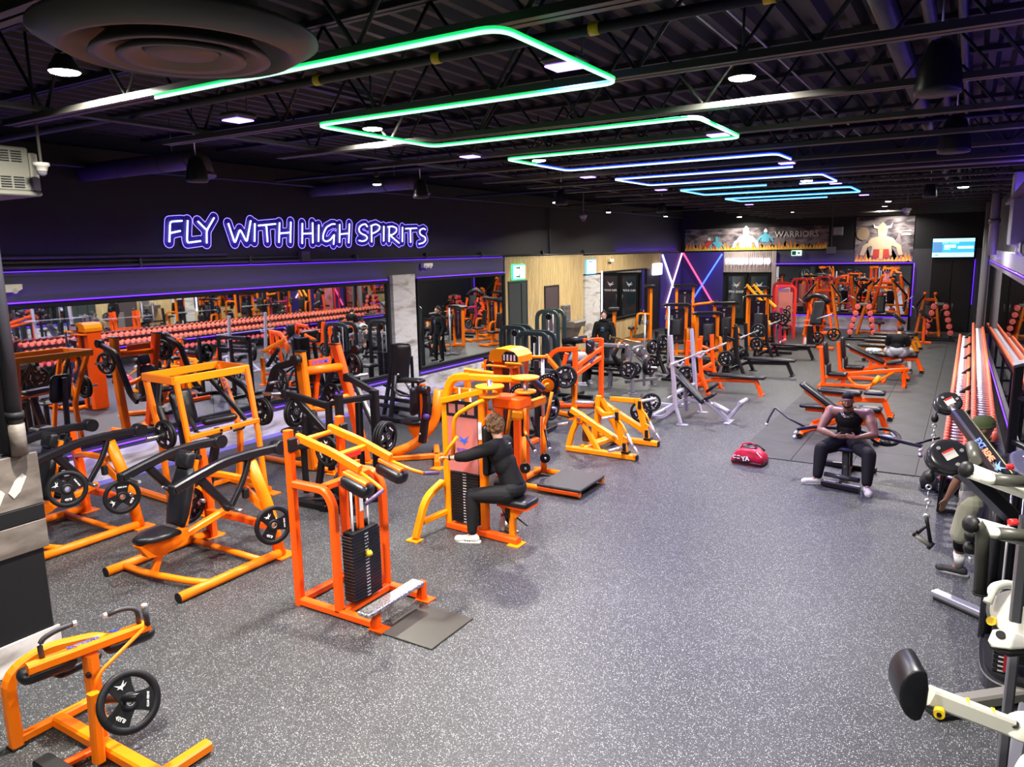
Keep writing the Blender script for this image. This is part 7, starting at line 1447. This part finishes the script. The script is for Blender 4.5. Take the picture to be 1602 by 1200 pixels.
part('pack_body', packbody(), BPM, t); P_('front_pocket', BPM, t, lambda g: g.slab([(-.14, .02), (.12, .02), (.13, .12), (.06, .19), (-.08, .19), (-.15, .12)], (1, 0, 0), (0, 0, 1), (.0, -.14, 0), .06, .02)); tbp('top_strap', mat('grey_webbing', (.3, .3, .3), .4), t, [(-.02, -.08, .28), (.06, -.1, .35), (.16, -.1, .33), (.2, -.08, .24)], .012, 8, .05); tbp('top_strap', BPM, t, [(-.2, -.1, .2), (-.1, -.12, .3), (.05, -.1, .3)], .015, 8, .05)
for k, (x, y) in enumerate(((-.15, 11.82), (.02, 11.86))):
    t = thing('shaker_bottle', 'black shaker bottle with pale print beside the backpack, '+('left one' if k == 0 else 'right one'), 'bottle', (x, y, 0)); P_('bottle_body', BG, t, lambda g: g.lathe((0, 0, 0), (0, 0, 1), [(0, 0), (.045, .002), (.052, .19), (.05, .2)], 20)); P_('bottle_lid', BG, t, lambda g: g.lathe((0, 0, .2), (0, 0, 1), [(.054, 0), (.054, .035), (.03, .045), (0, .047)], 20)); P_('lid_cap', CHR, t, lambda g: g.cy((.015, 0, .245), (.015, 0, .262), .018, 14)); g = lettering('GYM' if k == 0 else 'FIT', .05, (0, -.0535, .11), (0, 0, -1), (1, 0, 0), .001); part('bottle_print', g, WHP, t)
# ---- black bench and long lever machine the seated man uses
t = thing('lateral_raise_bench', 'black bench with two long side levers under the man in the tank top', 'gym machine', (-1.38, 11.9, 0), world=True)
bmp('front_beam', BLK, t, [(-1.64, 11.40, .055), (-1.12, 11.27, .055)], .10, .09); tbp('foot_roller', mat('gloss_black_tube', (.03, .03, .035), .2), t, [(-1.62, 11.46, .17), (-1.14, 11.34, .17)], .036, 14)
for a, b in (((-1.62, 11.385, .103), (-1.45, 11.34, .103)), ((-1.36, 11.32, .103), (-1.12, 11.26, .103))): bmp('chrome_strip', CHR, t, [a, b], .035, .006)
bmp('rear_beam', BLK, t, [(-1.78, 12.55, .05), (-1.02, 12.42, .05)], .1, .08); P_('rear_cap', CHR, t, lambda g: g.bx((-1.5, 12.46, .095), (.3, .03, .006))); bmp('spine_beam', BLK, t, [(-1.38, 11.35, .06), (-1.40, 12.5, .06)], .1, .09)
bmp('seat_post', BLK, t, [(-1.37, 11.75, .08), (-1.40, 11.9, .46)], .10, .12, up=(0, 1, 0)); P_('post_bolt', STL, t, lambda g: g.cy((-1.38, 11.72, .25), (-1.38, 11.69, .25), .016, 10)); padp('seat', t, (-1.39, 11.92, .50), (1, 0, 0), (0, 1, 0), .13, .22, .07, .04, .02)
bmp('rear_post', BLK, t, [(-1.40, 12.4, .05), (-1.40, 12.25, .85)], .09, .09, up=(0, 1, 0)); padp('back_pad', t, (-1.40, 12.14, .72), (1, 0, 0), (0, .1, 1), .11, .15, .07, .04, .02)
for s, (pts, dk) in ((-1, ([(-1.44, 12.2, .72), (-1.9, 12.0, .74), (-2.12, 11.9, .70)], 0)), (1, ([(-1.36, 12.2, .72), (-1.0, 12.15, .66), (-.42, 12.05, .60)], 0))):
    bmp('long_lever', mat('dark_violet_lever', (.035, .035, .055), .35), t, pts, .06, .05); e = V(pts[-1]); P_('lever_clamp', CHR, t, lambda g: (g.bx(tuple(e+V((0, -.06, -.04))), (.05, .14, .04), ch=.01),))
    P_('clamp_knob', CHR, t, lambda g: g.lathe(e+V((0, -.14, -.10)), (0, -1, 0), [(0, -.03), (.03, -.02), (.035, .01), (0, .03)], 12))
tbp('bent_rod', MATS['dark_violet_lever'], t, [(-2.0, 11.95, .73), (-2.28, 12.0, .84), (-2.50, 12.1, .97), (-2.58, 12.05, .80), (-2.60, 12.02, .70)], .016, 8, .03); P_('rod_tip', WHT, t, lambda g: g.cy((-2.60, 12.02, .72), (-2.602, 12.02, .68), .022, 10)); tbp('bent_rod', BLK, t, [(-.5, 12.05, .62), (-.34, 12.12, .68), (-.2, 12.18, .72)], .018, 8, .03)
tbp('plate_peg', STL, t, [(-.95, 12.2, .66), (-.7, 12.2, .64)], .024, 10); plate('lying flat on the lever behind the tank top man', (-.92, 12.28, .63), (.1, -.35, .8), r=.225, group=GL)
solo('fallen_cap', (lambda g: g.cy((-2.55, 11.9, .012), (-2.5, 11.9, .014), .012, 10))(G()), WHT, 'tiny white cap lying on the tiles near the crimson bag', 'cap', loc=(-2.5, 11.9, 0)) if False else None
# ---- leg weight machine clutter: towel on the bench
t = thing('towel', 'pale towel and jacket heap on the bench left of the man in grey shorts', 'towel', (-2.15, 22.9, .56)); P_('towel_heap', mat('pale_towel', (.5, .6, .6), .8, nodes=noisy(14, (.2, .25, .27), (.7, .78, .78))), t, lambda g: g.slab([(.2*math.cos(a)*(1+.2*math.sin(3*a)), .14*math.sin(a)) for a in np.linspace(0, 2*PI, 16, endpoint=False)], (1, 0, 0), (0, 1, 0), (0, 0, .03), .12, .04))
# ------------------------------------------------------------ people
def remeshed(name, g, m, parent, vox=.010, smooth=4, label=None):
    """fuse overlapping volumes into ONE continuous skin"""
    if CUR.off.length_squared > 0:
        ox, oy, oz = CUR.off; g.v = [(a-ox, b-oy, c-oz) for a, b, c in g.v]
    me = g.mesh('tmp'); ob = bpy.data.objects.new('tmp', me); COL.objects.link(ob)
    r = ob.modifiers.new('r', 'REMESH'); r.mode = 'VOXEL'; r.voxel_size = vox; r.use_smooth_shade = True
    s = ob.modifiers.new('s', 'SMOOTH'); s.iterations = smooth; s.factor = .5
    bpy.context.view_layer.update()
    out = bpy.data.meshes.new_from_object(ob.evaluated_get(bpy.context.evaluated_depsgraph_get())); out.name = name
    bpy.data.objects.remove(ob); bpy.data.meshes.remove(me)
    out.polygons.foreach_set('use_smooth', [True]*len(out.polygons)); out.materials.clear(); out.materials.append(m)
    o = bpy.data.objects.new(name, out); COL.objects.link(o); o.parent = parent
    if label: o['label'] = label
    return o
def ball(g, c, r, R=None, n=14):
    """ellipsoid, r=(a,b,c) along the columns of R"""
    if isinstance(r, (int, float)): r = (r, r, r)
    R = R or Matrix.Identity(3); C = V(c); m = n//2+1; vs = []
    vs.append(C+R@V((0, 0, -r[2])))
    for i in range(1, m-1):
        a = -PI/2+PI*i/(m-1)
        for j in range(n): b = 2*PI*j/n; vs.append(C+R@V((r[0]*math.cos(a)*math.cos(b), r[1]*math.cos(a)*math.sin(b), r[2]*math.sin(a))))
    vs.append(C+R@V((0, 0, r[2]))); fs = [(0, 1+(j+1) % n, 1+j) for j in range(n)]
    for i in range(m-3):
        for j in range(n): k = (j+1) % n; fs.append((1+i*n+j, 1+i*n+k, 1+(i+1)*n+k, 1+(i+1)*n+j))
    L = len(vs)-1; b0 = 1+(m-3)*n; fs += [(b0+j, b0+(j+1) % n, L) for j in range(n)]
    return g.add(vs, fs, True)
def limb(g, p, q, r1, r2, mid=None):
    """tapered limb with round ends; mid = (t, radius) bulge"""
    p, q = V(p), V(q); ball(g, p, r1, n=12); ball(g, q, r2, n=12)
    if mid: c = p.lerp(q, mid[0]); g.cy(p, c, r1, 14, mid[1]); ball(g, c, mid[1], n=12); g.cy(c, q, mid[1], 14, r2)
    else: g.cy(p, q, r1, 14, r2)
def basis(fwd, up):
    f = V(fwd).normalized(); r = f.cross(V(up)).normalized(); u = r.cross(f); return Matrix((r, f, u)).transposed()
def hand(g, w, d, n, side=1, curl=.5, s=1.0, grip=0):
    """palm and five fingers; w wrist, d direction of fingers, n palm normal, side = thumb side sign"""
    w, d, n = V(w), V(d).normalized(), V(n).normalized(); x = d.cross(n).normalized()*side
    R = Matrix((x, d, n)).transposed(); ball(g, w+d*.045*s, (.040*s, .052*s, .017*s), R, 12)
    for k, (off, L) in enumerate(((.030, .068), (.011, .078), (-.009, .073), (-.028, .058))):
        b = w+d*.082*s+x*off*s; a1 = curl*.5; a2 = curl*1.4; a3 = curl*2.2
        p1 = b+(d*math.cos(a1)+n*math.sin(a1))*L*.45*s; p2 = p1+(d*math.cos(a2)+n*math.sin(a2))*L*.32*s; p3 = p2+(d*math.cos(a3)+n*math.sin(a3))*L*.23*s
        limb(g, b-d*.02*s, p1, .0095*s, .0085*s); limb(g, p1, p2, .0085*s, .008*s); limb(g, p2, p3, .008*s, .007*s)
    tb_ = w+d*.03*s+x*.03*s; t1 = tb_+(x*.8+d*.6+n*.2).normalized()*.035*s; t2 = t1+(d*.9+x*.25+n*.5*curl).normalized()*.03*s
    limb(g, tb_, t1, .012*s, .010*s); limb(g, t1, t2, .010*s, .008*s)
def head_geo(g, c, R, s=1.0):
    c = V(c); W = lambda x, y, z: c+R@V((x*s, y*s, z*s))
    ball(g, c+R@V((0, -.008*s, .02*s)), (.074*s, .094*s, .092*s), R, 16); ball(g, W(0, .018, -.045), (.056*s, .070*s, .065*s), R, 14); ball(g, W(0, .055, -.085), (.026*s, .022*s, .020*s), R, 10)
    ball(g, W(0, .095, -.018), (.012*s, .017*s, .024*s), R, 10); ball(g, W(0, .082, .028), (.05*s, .016*s, .012*s), R, 10)   # nose, brow
    for q in (-1, 1): ball(g, W(q*.078, -.008, -.01), (.010*s, .020*s, .030*s), R, 10); ball(g, W(q*.038, .06, -.03), (.024*s, .022*s, .02*s), R, 10)
    ball(g, W(0, .080, -.056), (.024*s, .012*s, .011*s), R, 10)
def face_parts(t, c, R, s=1.0, lip=(.35, .12, .1)):
    c = V(c); W = lambda x, y, z: c+R@V((x*s, y*s, z*s))
    for q in (-1, 1):
        g = G(); ball(g, W(q*.031, .078, .006), (.013*s, .008*s, .008*s), R, 10); part('eye', g, mat('eye_white', (.75, .72, .7), .3), t)
        g = G(); ball(g, W(q*.031, .084, .006), (.006*s, .004*s, .006*s), R, 8); part('iris', g, mat('eye_dark', (.02, .015, .01), .2), t)
        g = G(); ball(g, W(q*.032, .086, .026), (.020*s, .006*s, .005*s), R, 8); part('eyebrow', g, mat('brow_dark', (.02, .015, .012), .8), t)
    g = G(); ball(g, W(0, .090, -.056), (.022*s, .005*s, .008*s), R, 10); part('lips', g, mat('lips_%g' % lip[0], lip, .45), t)
def shoe(t, an, toe, m, sole, s=1.0, up=(0, 0, 1)):
    an, toe = V(an), V(toe); d = (toe-V((an.x, an.y, toe.z))); d.z = 0; d.normalize(); z0 = toe.z; R = basis(d, (0, 0, 1)); heel = V((an.x, an.y, z0))-d*.05*s
    g = G(); ball(g, heel+V((0, 0, .05))+d*.02, (.040*s, .052*s, .055*s), R, 12); limb(g, heel+V((0, 0, .055))+d*.03, heel+V((0, 0, .042))+d*.19*s, .044*s, .038*s); ball(g, heel+V((0, 0, .040))+d*.20*s, (.047*s, .060*s, .042*s), R, 12); limb(g, heel+V((0, 0, .05))+d*.05, an+V((0, 0, .0)), .040*s, .038*s)
    o = remeshed('shoe', g, m, t, .009, 3)
    q = G(); out = [(-.036, -.045), (.036, -.045), (.040, .05), (.046, .14), (.042, .21), (.02, .25), (-.02, .25), (-.042, .21), (-.046, .14), (-.040, .05)]
    q.slab([(a*s*.9, b*s*.97) for a, b in out], R.col[0], R.col[1], heel+V((0, 0, .012)), .024, .004); so = part('sole', q, sole, o); return o, heel, d, R
def person(label, root, J, skin, vox=.010, heads=1.0, hands=None, top=None, legs=None, shoes=None, hair=None, name='person', w=1.0, neckr=.055, delt=0):
    t = thing(name, label, 'person', root, world=True)
    g = G(); f = V(J['face']); R = basis(f, J.get('head_up', (0, 0, 1))); hd = V(J['head'])
    head_geo(g, hd, R, heads); limb(g, hd+R@V((0, -.02, -.05)), J['neck'], neckr, neckr*1.1)
    tf = V(J['front']).normalized(); ch, pe, ne = V(J['chest']), V(J['pelvis']), V(J['neck']); upv = (ch-pe).normalized(); RT = basis(tf, upv)
    def torso(g, e=0, lo=True, strap=False):
        ball(g, ch+upv*.06, (.150*w+e, .105*w+e, .15+e), RT, 18); ball(g, ch-upv*.10, (.135*w+e, .095*w+e, .14+e), RT, 18); ball(g, ch+RT@V((0, .02, .06)), (.14*w+e, .095*w+e, .10+e), RT, 16)
        for s_ in ('L', 'R'):
            if strap: limb(g, ne-upv*.07+RT@V((0, 0, 0)), (ne-upv*.06).lerp(V(J['sh'+s_]), .52), .052*w+e, .050*w+e)
            else: limb(g, ne-upv*.05, J['sh'+s_], .055*w+e, .060*w+e)
        if lo: limb(g, ch-upv*.1, pe+upv*.05, .105*w+e, .115*w+e)
    torso(g); ball(g, pe+upv*.02, (.155*w, .115*w, .12), RT, 16)
    for s_ in ('L', 'R'):
        if delt: ball(g, V(J['sh'+s_])-upv*.02, (delt, delt*.95, delt*1.25), RT, 14)
        limb(g, J['sh'+s_], J['el'+s_], .056*w, .040*w, (.45, .056*w+delt*.12)); limb(g, J['el'+s_], J['wr'+s_], .041*w, .027, (.3, .043*w))
        hs = (hands or {}).get(s_, dict(d=V(J['wr'+s_])-V(J['el'+s_]), n=(0, 0, -1), side=1, curl=.5)); hand(g, J['wr'+s_], **hs)
        limb(g, J['hip'+s_], J['kn'+s_], .088*w, .060*w, (.35, .084*w)); limb(g, J['kn'+s_], J['an'+s_], .060*w, .036*w, (.28, .060*w))
        a = V(J['an'+s_]); to = V(J['toe'+s_]); limb(g, a, (a.x*.7+to.x*.3, a.y*.7+to.y*.3, to.z+.05), .036, .03)
    body = remeshed('body', g, skin, t, vox, 4)
    if top:
        g = G(); torso(g, top.get('e', .012), strap=top.get('sleeve', 1) == 0)
        if top.get('long'): ball(g, pe+upv*.03, (.165*w, .125*w, .10), RT, 16)
        for s_ in ('L', 'R'):
            sl = top.get('sleeve', 1.0)
            if sl > 0:
                e = top.get('e', .012)+.003; limb(g, J['sh'+s_], V(J['sh'+s_]).lerp(V(J['el'+s_]), min(1, sl*2)), .060*w+e, (.044*w if sl >= .5 else .056*w)+e)
                if sl > .5: limb(g, J['el'+s_], V(J['el'+s_]).lerp(V(J['wr'+s_]), (sl-.5)*2), .044*w+e, .034*w+e)
        remeshed(top.get('name', 'shirt'), g, top['m'], t, vox, 4)
    if legs:
        g = G(); ln = legs.get('len', 1.0); e = legs.get('e', .012); ball(g, pe+upv*.02, (.155*w+e, .115*w+e, .115+e), RT, 16)
        for s_ in ('L', 'R'):
            if ln >= .5:
                limb(g, J['hip'+s_], J['kn'+s_], .092*w+e, .064*w+e, (.35, .088*w+e))
                if ln > .5: en = V(J['kn'+s_]).lerp(V(J['an'+s_]), (ln-.5)*2); limb(g, J['kn'+s_], en, .064*w+e, .042*w+e, (.28, .062*w+e))
            else: limb(g, J['hip'+s_], V(J['hip'+s_]).lerp(V(J['kn'+s_]), ln*2), .098*w+e, .09*w+e)
        remeshed(legs.get('name', 'trousers'), g, legs['m'], t, vox, 4)
    if shoes:
        for s_ in ('L', 'R'):
            if J.get('noshoe'+s_): continue
            o, heel, d, RR = shoe(t, J['an'+s_], J['toe'+s_], shoes['m'], shoes['sole'], shoes.get('s', 1))
            if shoes.get('stripes'):
                for q in (-1, 1):
                    for k in range(3): gg = G(); c = heel+d*(.085+.028*k)+RR.col[0]*q*.040+V((0, 0, .045)); gg.bm([c+V((0, 0, -.02))-d*.006+RR.col[0]*q*.004, c+V((0, 0, .022))+d*.012-RR.col[0]*q*.004], .009, .006, up=tuple(RR.col[0])); part('stripe', gg, BLKF, o)
            if shoes.get('sock'): gg = G(); a = V(J['an'+s_]); kn = V(J['kn'+s_]); limb(gg, a.lerp(kn, .02), a.lerp(kn, shoes.get('sockh', .14)), .043, .045 if shoes.get('sockh', .14) < .3 else .060); part('sock', gg, shoes['sock'], t)
    face_parts(t, hd, R, heads, J.get('lip', (.35, .12, .1)))
    return t, body, R, RT, hd
def curls(g, hd, R, pts, r=.03, n=60, seed=1, s=1.0, cover=None):
    rnd = random.Random(seed)
    for i in range(n):
        a = rnd.uniform(0, 2*PI); z = rnd.uniform(-.6, 1); rr = math.sqrt(max(0, 1-z*z)); x, y = rr*math.cos(a), rr*math.sin(a)
        if cover and not cover(x, y, z): continue
        p = V(hd)+R@V((x*.085*s, (y*.102-.012)*s, (z*.105+.02)*s)); ball(g, p, (r*s*rnd.uniform(.7, 1.1),)*3 if False else (r*s*rnd.uniform(.6, 1), r*s*rnd.uniform(.6, 1), r*s*rnd.uniform(.7, 1.3)), R, 8)
BLKCL = mat('black_jersey', (.007, .007, .008), .8, spec=.25); BLKPT = mat('black_track_pants', (.009, .009, .011), .75, spec=.3); LSKIN = mat('light_skin', (.62, .36, .25), .5); DSKIN = mat('dark_skin', (.24, .115, .07), .42); MSKIN = mat('brown_skin', (.32, .16, .10), .42); SHOEW = mat('white_knit_shoe', (.78, .77, .70), .6); SOLEW = mat('white_sole', (.85, .84, .8), .5)
HAIRB = mat('brown_curly_hair', (.10, .05, .022), .6, nodes=noisy(40, (.05, .022, .01), (.26, .14, .06)))
# 1: man on the pec fly machine
J = dict(head=(-4.80, 7.39, 1.42), neck=(-4.74, 7.39, 1.26), chest=(-4.68, 7.39, 1.04), pelvis=(-4.52, 7.40, .66), face=(-1, .15, -.12), front=(-1, 0, .1),
         shL=(-4.74, 7.21, 1.19), shR=(-4.74, 7.57, 1.19), elL=(-4.98, 7.05, 1.10), elR=(-4.96, 7.72, 1.10), wrL=(-5.19, 6.98, 1.07), wrR=(-5.12, 7.80, 1.12),
         hipL=(-4.58, 7.28, .62), hipR=(-4.58, 7.52, .62), knL=(-4.98, 7.15, .585), knR=(-4.90, 7.66, .585), anL=(-4.96, 7.10, .11), anR=(-4.74, 7.66, .11), toeL=(-5.18, 7.02, 0), toeR=(-4.95, 7.74, 0))
t, b, R, RT, hd = person('seated man with curly brown hair in black clothes pulling the amber pec fly machine', (-4.75, 7.4, 0), J, LSKIN, .010, heads=1.06, w=1.1,
    hands=dict(L=dict(d=(-1, -.2, .1), n=(.1, -.3, -1), side=1, curl=1.1), R=dict(d=(-1, .1, 0), n=(0, .2, -1), side=-1, curl=.9)),
    top=dict(m=BLKCL, sleeve=.72, name='shirt', long=True, e=.02), legs=dict(m=BLKPT, len=.96, e=.016), shoes=dict(m=SHOEW, sole=SOLEW, stripes=True, sock=mat('white_sock', (.8, .8, .78), .8), s=1.1))
g = G(); ball(g, V(hd)+R@V((0, -.025, .035)), (.092, .106, .10), R, 16); curls(g, hd, R, None, .034, 200, 3, s=1.08, cover=lambda x, y, z: y < .35 or z > .45); remeshed('hair', g, HAIRB, t, .008, 1)
g = G(); g.lathe(V(J['wrL'])+V((.02, 0, .005)), V(J['elL'])-V(J['wrL']), [(.033, -.01), (.036, 0), (.033, .01)], 16); part('wrist_band', g, BLKF, t)
g = G(); g.prism([(-.03, 0), (0, .012), (.03, 0), (0, -.012)], (0, 1, 0), (.3, 0, 1), (-4.605, 7.44, 1.215), .004); part('shirt_logo', g, WHP, t)
# 2: man in the tank top facing the camera
J = dict(head=(-1.41, 11.80, 1.235), neck=(-1.40, 11.90, 1.08), chest=(-1.39, 11.93, .88), pelvis=(-1.385, 11.98, .62), face=(.06, -1, -.08), front=(0, -1, .05), lip=(.4, .16, .13),
         shL=(-1.65, 11.92, 1.03), shR=(-1.13, 11.92, 1.03), elL=(-1.76, 11.74, .77), elR=(-1.01, 11.74, .77), wrL=(-1.52, 11.62, .72), wrR=(-1.24, 11.62, .73),
         hipL=(-1.49, 11.90, .58), hipR=(-1.28, 11.90, .58), knL=(-1.70, 11.58, .52), knR=(-1.05, 11.52, .52), anL=(-1.72, 11.46, .12), anR=(-1.04, 11.36, .12), toeL=(-1.96, 11.36, 0), toeR=(-.95, 11.08, 0))
t, b, R, RT, hd = person('man in black cap and tank top sitting on the black lever bench', (-1.38, 11.8, 0), J, MSKIN, .009, w=1.24, neckr=.068, delt=.088, heads=1.04,
    hands=dict(L=dict(d=(1, -.05, .05), n=(0, 1, .1), side=1, curl=.35), R=dict(d=(-1, -.05, .08), n=(0, 1, .1), side=-1, curl=.35)),
    top=dict(m=BLKCL, sleeve=0, name='tank_top', e=.010), legs=dict(m=BLKPT, len=.97, e=.02), shoes=dict(m=SHOEW, sole=SOLEW, sock=BLKCL, sockh=.16, s=1.12))
g = G(); ball(g, V(hd)+R@V((0, -.014, .058)), (.083, .102, .070), R, 18); ball(g, V(hd)+R@V((0, -.03, .03)), (.080, .09, .06), R, 14); remeshed('cap', g, BLKCL, t, .007, 3)
g = G(); ball(g, V(hd)+R@V((0, .035, -.078)), (.056, .052, .034), R, 14)
for q in (-1, 1): ball(g, V(hd)+R@V((q*.058, .02, -.045)), (.016, .03, .04), R, 10)
remeshed('beard', g, mat('black_beard', (.012, .009, .008), .9), t, .006, 2)
GOLD = mat('silver_gold_chain', (.8, .72, .55), .25, 1)
for r_, dz in ((.085, 0), (.105, -.02)):
    g = G(); c = V(J['neck'])+V((0, -.02, .0)); g.sweep([(c.x+r_*math.cos(a), c.y+.01-.115*max(0, -math.sin(a))-.05*math.sin(a)*0, c.z+.02+dz-.10*max(0, -math.sin(a))) for a in np.linspace(PI, 2*PI, 18)], [(.005*math.cos(k*PI/3), .005*math.sin(k*PI/3)) for k in range(6)], up=(0, 1, 0), smooth=True); part('neck_chain', g, GOLD, t)
# 3: walking man in beanie
J = dict(head=(.22, 8.66, 1.66), neck=(.20, 8.68, 1.50), chest=(.20, 8.70, 1.28), pelvis=(.20, 8.72, .92), face=(-1, -.1, -.15), front=(-1, -.15, 0),
         shL=(.14, 8.48, 1.42), shR=(.24, 8.92, 1.42), elL=(.04, 8.46, 1.14), elR=(.36, 8.98, 1.16), wrL=(-.03, 8.56, .92), wrR=(.34, 8.96, .92),
         hipL=(.19, 8.62, .88), hipR=(.22, 8.84, .88), knL=(.12, 8.72, .48), knR=(.30, 8.80, .5), anL=(.13, 8.86, .11), anR=(.50, 8.78, .14), toeL=(-.08, 8.90, 0), toeR=(.34, 8.80, .03))
t, b, R, RT, hd = person('man in olive beanie and camouflage shirt walking left past the raised cable arms', (.2, 8.75, 0), J, DSKIN, .010, heads=1.05,
    top=dict(m=mat('camouflage_shirt', (.1, .1, .08), .8, nodes=noisy(9, (.02, .022, .02), (.20, .21, .17), .45, .55, 3)), sleeve=.36, name='shirt', long=True), legs=dict(m=mat('khaki_shorts', (.33, .33, .24), .85), len=.46, name='shorts', e=.02), shoes=dict(m=mat('black_trainer', (.02, .02, .022), .6), sole=mat('black_white_sole', (.3, .3, .3), .5), sock=mat('white_tall_sock', (.8, .8, .76), .8), sockh=.42, s=1.08))
g = G(); ball(g, V(hd)+R@V((0, -.012, .055)), (.092, .110, .088), R, 18); ball(g, V(hd)+R@V((0, -.012, .02)), (.094, .112, .03), R, 16); remeshed('beanie', g, mat('olive_knit', (.10, .13, .05), .9), t, .008, 3)
for s_ in ('L', 'R'): g = G(); a, k = V(J['an'+s_]), V(J['kn'+s_]); limb(g, a.lerp(k, .66), k+V((0, 0, .03)), .066, .074); part('leg_sleeve', g, BLKCL, t)
# 4: bearded man in hoodie
bx_, by_ = -8.74, 19.3
J = dict(head=(bx_, by_-.02, 1.66), neck=(bx_, by_, 1.50), chest=(bx_, by_, 1.26), pelvis=(bx_, by_, .92), face=(.35, -1, -.15), front=(.3, -1, 0), shL=(bx_-.20, by_-.02, 1.41), shR=(bx_+.20, by_+.04, 1.41), elL=(bx_-.27, by_-.05, 1.14), elR=(bx_+.27, by_+.05, 1.14), wrL=(bx_-.24, by_-.14, .90), wrR=(bx_+.27, by_-.05, .90),
         hipL=(bx_-.1, by_, .88), hipR=(bx_+.1, by_, .88), knL=(bx_-.11, by_-.03, .48), knR=(bx_+.12, by_-.03, .48), anL=(bx_-.12, by_, .1), anR=(bx_+.14, by_, .1), toeL=(bx_-.14, by_-.2, 0), toeR=(bx_+.2, by_-.2, 0))
t, b, R, RT, hd = person('bearded dark haired man in a black hooded jacket standing behind the grey bench machine', (bx_, by_, 0), J, LSKIN, .012, heads=1.08, w=1.1, top=dict(m=BLKCL, sleeve=1.0, name='hooded_jacket', e=.03, long=True), legs=dict(m=BLKPT, len=1.0), shoes=dict(m=BLKF, sole=SOLEW))
DHAIR = mat('dark_hair', (.018, .012, .01), .7)
g = G(); ball(g, V(hd)+R@V((0, -.03, .045)), (.088, .098, .09), R, 16); ball(g, V(hd)+R@V((0, -.04, .13)), (.05, .05, .04), R, 12); curls(g, hd, R, None, .022, 60, 5, cover=lambda x, y, z: y < .2 or z > .6); remeshed('hair', g, DHAIR, t, .009, 1)
g = G(); ball(g, V(hd)+R@V((0, .04, -.085)), (.062, .055, .05), R, 14); remeshed('beard', g, DHAIR, t, .008, 2)
g = G(); g.sweep([(bx_+.13*math.cos(a), by_+.02-.09*math.sin(a)*-1*(-1), 1.50+.04*math.sin(a)) for a in np.linspace(0, 2*PI, 20, endpoint=False)], [(.035*math.cos(k*PI/4), .035*math.sin(k*PI/4)) for k in range(8)], smooth=True, closed=True); part('hood', g, BLKCL, t)
g = G(); g.bx((bx_+.03, by_-.155, 1.30), (.12, .01, .14), rz=.29); part('shirt_front', g, mat('navy_shirt', (.02, .03, .06), .8), t); g = G(); bird(g, (bx_+.032, by_-.163, 1.33), (1, .3, 0), UZ, .035); part('shirt_logo', g, mat('pale_blue_print', (.3, .5, .8), .6), t)
# 5: woman lying on the bench
J = dict(head=(-7.22, 17.5, .66), neck=(-7.36, 17.52, .64), chest=(-7.58, 17.54, .64), pelvis=(-7.98, 17.56, .62), face=(.15, -.55, 1), head_up=(1, 0, .1), front=(0, -.1, 1), shL=(-7.46, 17.36, .66), shR=(-7.46, 17.70, .66), elL=(-7.55, 17.24, .86), elR=(-7.55, 17.86, .84), wrL=(-7.45, 17.32, 1.08), wrR=(-7.45, 17.74, 1.08),
         hipL=(-8.02, 17.46, .60), hipR=(-8.02, 17.66, .60), knL=(-8.4, 17.42, .62), knR=(-8.4, 17.72, .62), anL=(-8.46, 17.40, .12), anR=(-8.46, 17.74, .12), toeL=(-8.62, 17.34, 0), toeR=(-8.64, 17.78, 0), lip=(.5, .15, .15))
t, b, R, RT, hd = person('woman in black lying on her back on the grey bench machine', (-7.8, 17.5, 0), J, LSKIN, .012, w=.9, hands=dict(L=dict(d=(.3, 0, 1), n=(0, 1, 0), side=1, curl=.8), R=dict(d=(.3, 0, 1), n=(0, -1, 0), side=-1, curl=.8)), top=dict(m=BLKCL, sleeve=.9, name='shirt'), legs=dict(m=BLKPT, len=1.0, name='leggings'), shoes=dict(m=mat('grey_white_trainer', (.45, .45, .45), .6), sole=SOLEW))
g = G(); ball(g, V(hd)+R@V((0, -.035, .02)), (.09, .09, .10), R, 16); ball(g, V(hd)+V((.10, -.02, -.06)), (.09, .08, .1), None, 12); ball(g, V(hd)+V((.14, -.03, -.16)), (.05, .06, .1), None, 12); remeshed('hair', g, DHAIR, t, .01, 2)
# 6: man from behind on the orange bench
x0, y0 = -1.57, 22.85
J = dict(head=(x0+.05, y0+.14, 1.16), neck=(x0+.02, y0+.06, 1.04), chest=(x0, y0+.02, .86), pelvis=(x0, y0, .60), face=(.05, 1, -.5), front=(0, 1, -.1), shL=(x0-.20, y0+.02, .99), shR=(x0+.20, y0+.02, .99), elL=(x0-.26, y0+.14, .72), elR=(x0+.27, y0+.12, .72), wrL=(x0-.2, y0+.34, .62), wrR=(x0+.2, y0+.34, .62),
         hipL=(x0-.12, y0+.04, .56), hipR=(x0+.12, y0+.04, .56), knL=(x0-.24, y0+.44, .54), knR=(x0+.28, y0+.42, .54), anL=(x0-.26, y0+.40, .1), anR=(x0+.34, y0+.2, .1), toeL=(x0-.3, y0+.62, 0), toeR=(x0+.36, y0+.42, 0))
t, b, R, RT, hd = person('man in black tee and grey shorts seen from behind on an orange bench', (x0, y0, 0), J, LSKIN, .012, w=1.08, top=dict(m=BLKCL, sleeve=.35, name='tee', e=.02), legs=dict(m=mat('grey_shorts', (.42, .44, .47), .85), len=.49, name='shorts', e=.035), shoes=dict(m=mat('black_trainer2', (.04, .04, .04), .6), sole=SOLEW, sock=MATS['white_sock'], sockh=.5))
g = G(); ball(g, V(hd)+R@V((0, -.03, .03)), (.084, .10, .095), R, 14); remeshed('hair', g, DHAIR, t, .01, 1)
